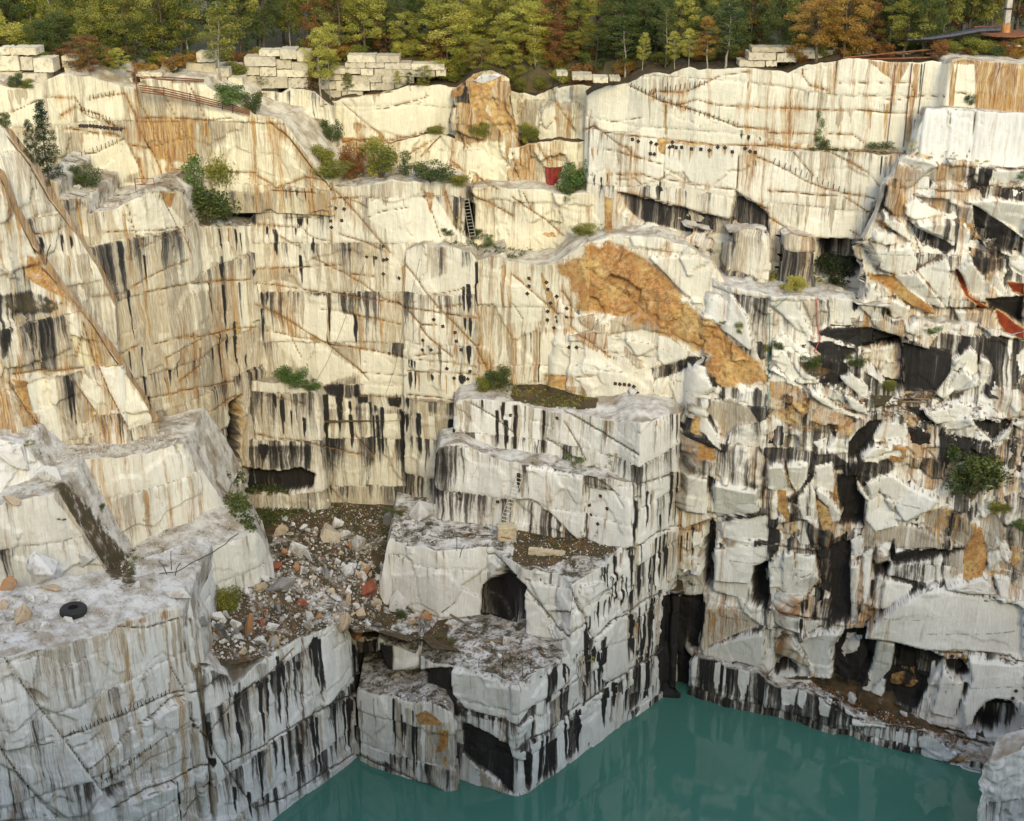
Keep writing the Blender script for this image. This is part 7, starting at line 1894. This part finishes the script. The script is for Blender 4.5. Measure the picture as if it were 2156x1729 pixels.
# rods standing on the lower corner
def rod(x, y, h_, lean, label, group=None, r_=.028, mat=M_IRON):
    p, n = hit(x, y); bm = bmesh.new(); tube(bm, [(0, 0, -.1), (lean * .4, 0, h_ * .6), (lean, 0, h_)], r_, 5); o = bm_obj('iron_rod', bm, mat); o.location = p; return tag(o, label, 'rod', group)
for x, y, h_ in ((1058, 1412, 1.2), (1100, 1424, 1.), (1117, 1414, 1.1), (1056 - 48 + 0, 1406, .9)):
    rod(x, y, h_, .05, 'iron rod standing at the edge of the lower corner', 'rods at the lower corner')
rod(1096, 1432, .8, 1.2, 'iron rod leaning over at the lower corner'); rod(97, 555, 1.4, .5, 'dark rod sticking out of the left ramp', r_=.035)
rod(361, 1200, 1.5, .1, 'tallest of the dark rods at the foot of the gully'); rod(352, 1210, 1.1, -.5, 'left-leaning dark rod at the foot of the gully'); rod(368, 1212, 1.0, .5, 'right-leaning dark rod at the foot of the gully')
rod(962, 1158, 1.2, .02, 'thin rod at the front edge of the ladder platform'); rod(968, 1172, 1., .4, 'leaning rod in the notch at the front of the ladder platform')
# ring, timber, concrete
p, n = hit(991, 1130)
root = empty('iron_ring', p + Vector((0, 0, .08)), label='rusty iron ring with a rod lying on the ladder platform', cat='ring')
bm = bmesh.new(); tube(bm, [(.40 * math.cos(t), .40 * math.sin(t), .02) for t in [2 * math.pi * i / 28 for i in range(29)]], .045, 6); bm_obj('hoop', bm, M_RUST, root)
bm = bmesh.new(); tube(bm, [(.4, 0, .02), (1.5, .1, .02)], .03, 5); bm_obj('bar', bm, M_RUST, root)
p, n = hit(1066, 1140)
root = empty('concrete_block', p + Vector((0, .5, 0)), rz=.12, label='tan concrete block at the foot of the platform ladder', cat='concrete block')
bm = bmesh.new(); box(bm, (0, 0, .62), (1.5, 1.1, 1.25), bev=.05); bm_obj('body', bm, M_CONC, root)
bm = bmesh.new(); tube(bm, [(-.5, -.62, .5), (.3, -.66, .3)], .04, 5); bm_obj('embedded_bar', bm, M_RUST, root)
p, n = hit(1146, 1170)
o = cut_block('concrete_slab', 3.0, .6, .45, 501); o.data.materials[0] = M_CONC; o.location = p + Vector((.2, .2, .15)); o.rotation_euler = (0, .05, -.15); tag(o, 'low tan concrete strip on the ladder platform', 'concrete strip')
def plank(a, b, r_, label, name='timber', mat=M_WOOD, z=.1):
    A, _ = hit(*a); B_, _ = hit(*b); A = A + Vector((0, 0, z)); B_ = B_ + Vector((0, 0, z)); bm = bmesh.new(); tube(bm, [(0, 0, 0), (B_ - A) * .5 + Vector((0, 0, .02)), B_ - A], [r_, r_ * 1.05, r_ * .9], 6)
    o = bm_obj(name, bm, mat); o.location = A; return tag(o, label, 'timber')
plank((455, 1015), (484, 1048), .09, 'pale pole lying in the grass of the basin')
plank((1880, 843), (1958, 846), .07, 'long grey pole lying at the foot of the black pit', z=.2); plank((1878, 851), (1950, 852), .07, 'second grey pole beside the long one at the pit foot', z=.2)
plank((1018, 1352), (1058, 1356), .17, 'dark beam lying beside the white upright stone', z=.15)
plank((948, 1296), (985, 1318), .08, 'thin weathered pole on the lower terrace by the white wall')
plank((930, 1292), (958, 1270), .06, 'short branch leaning at the foot of the white wall')
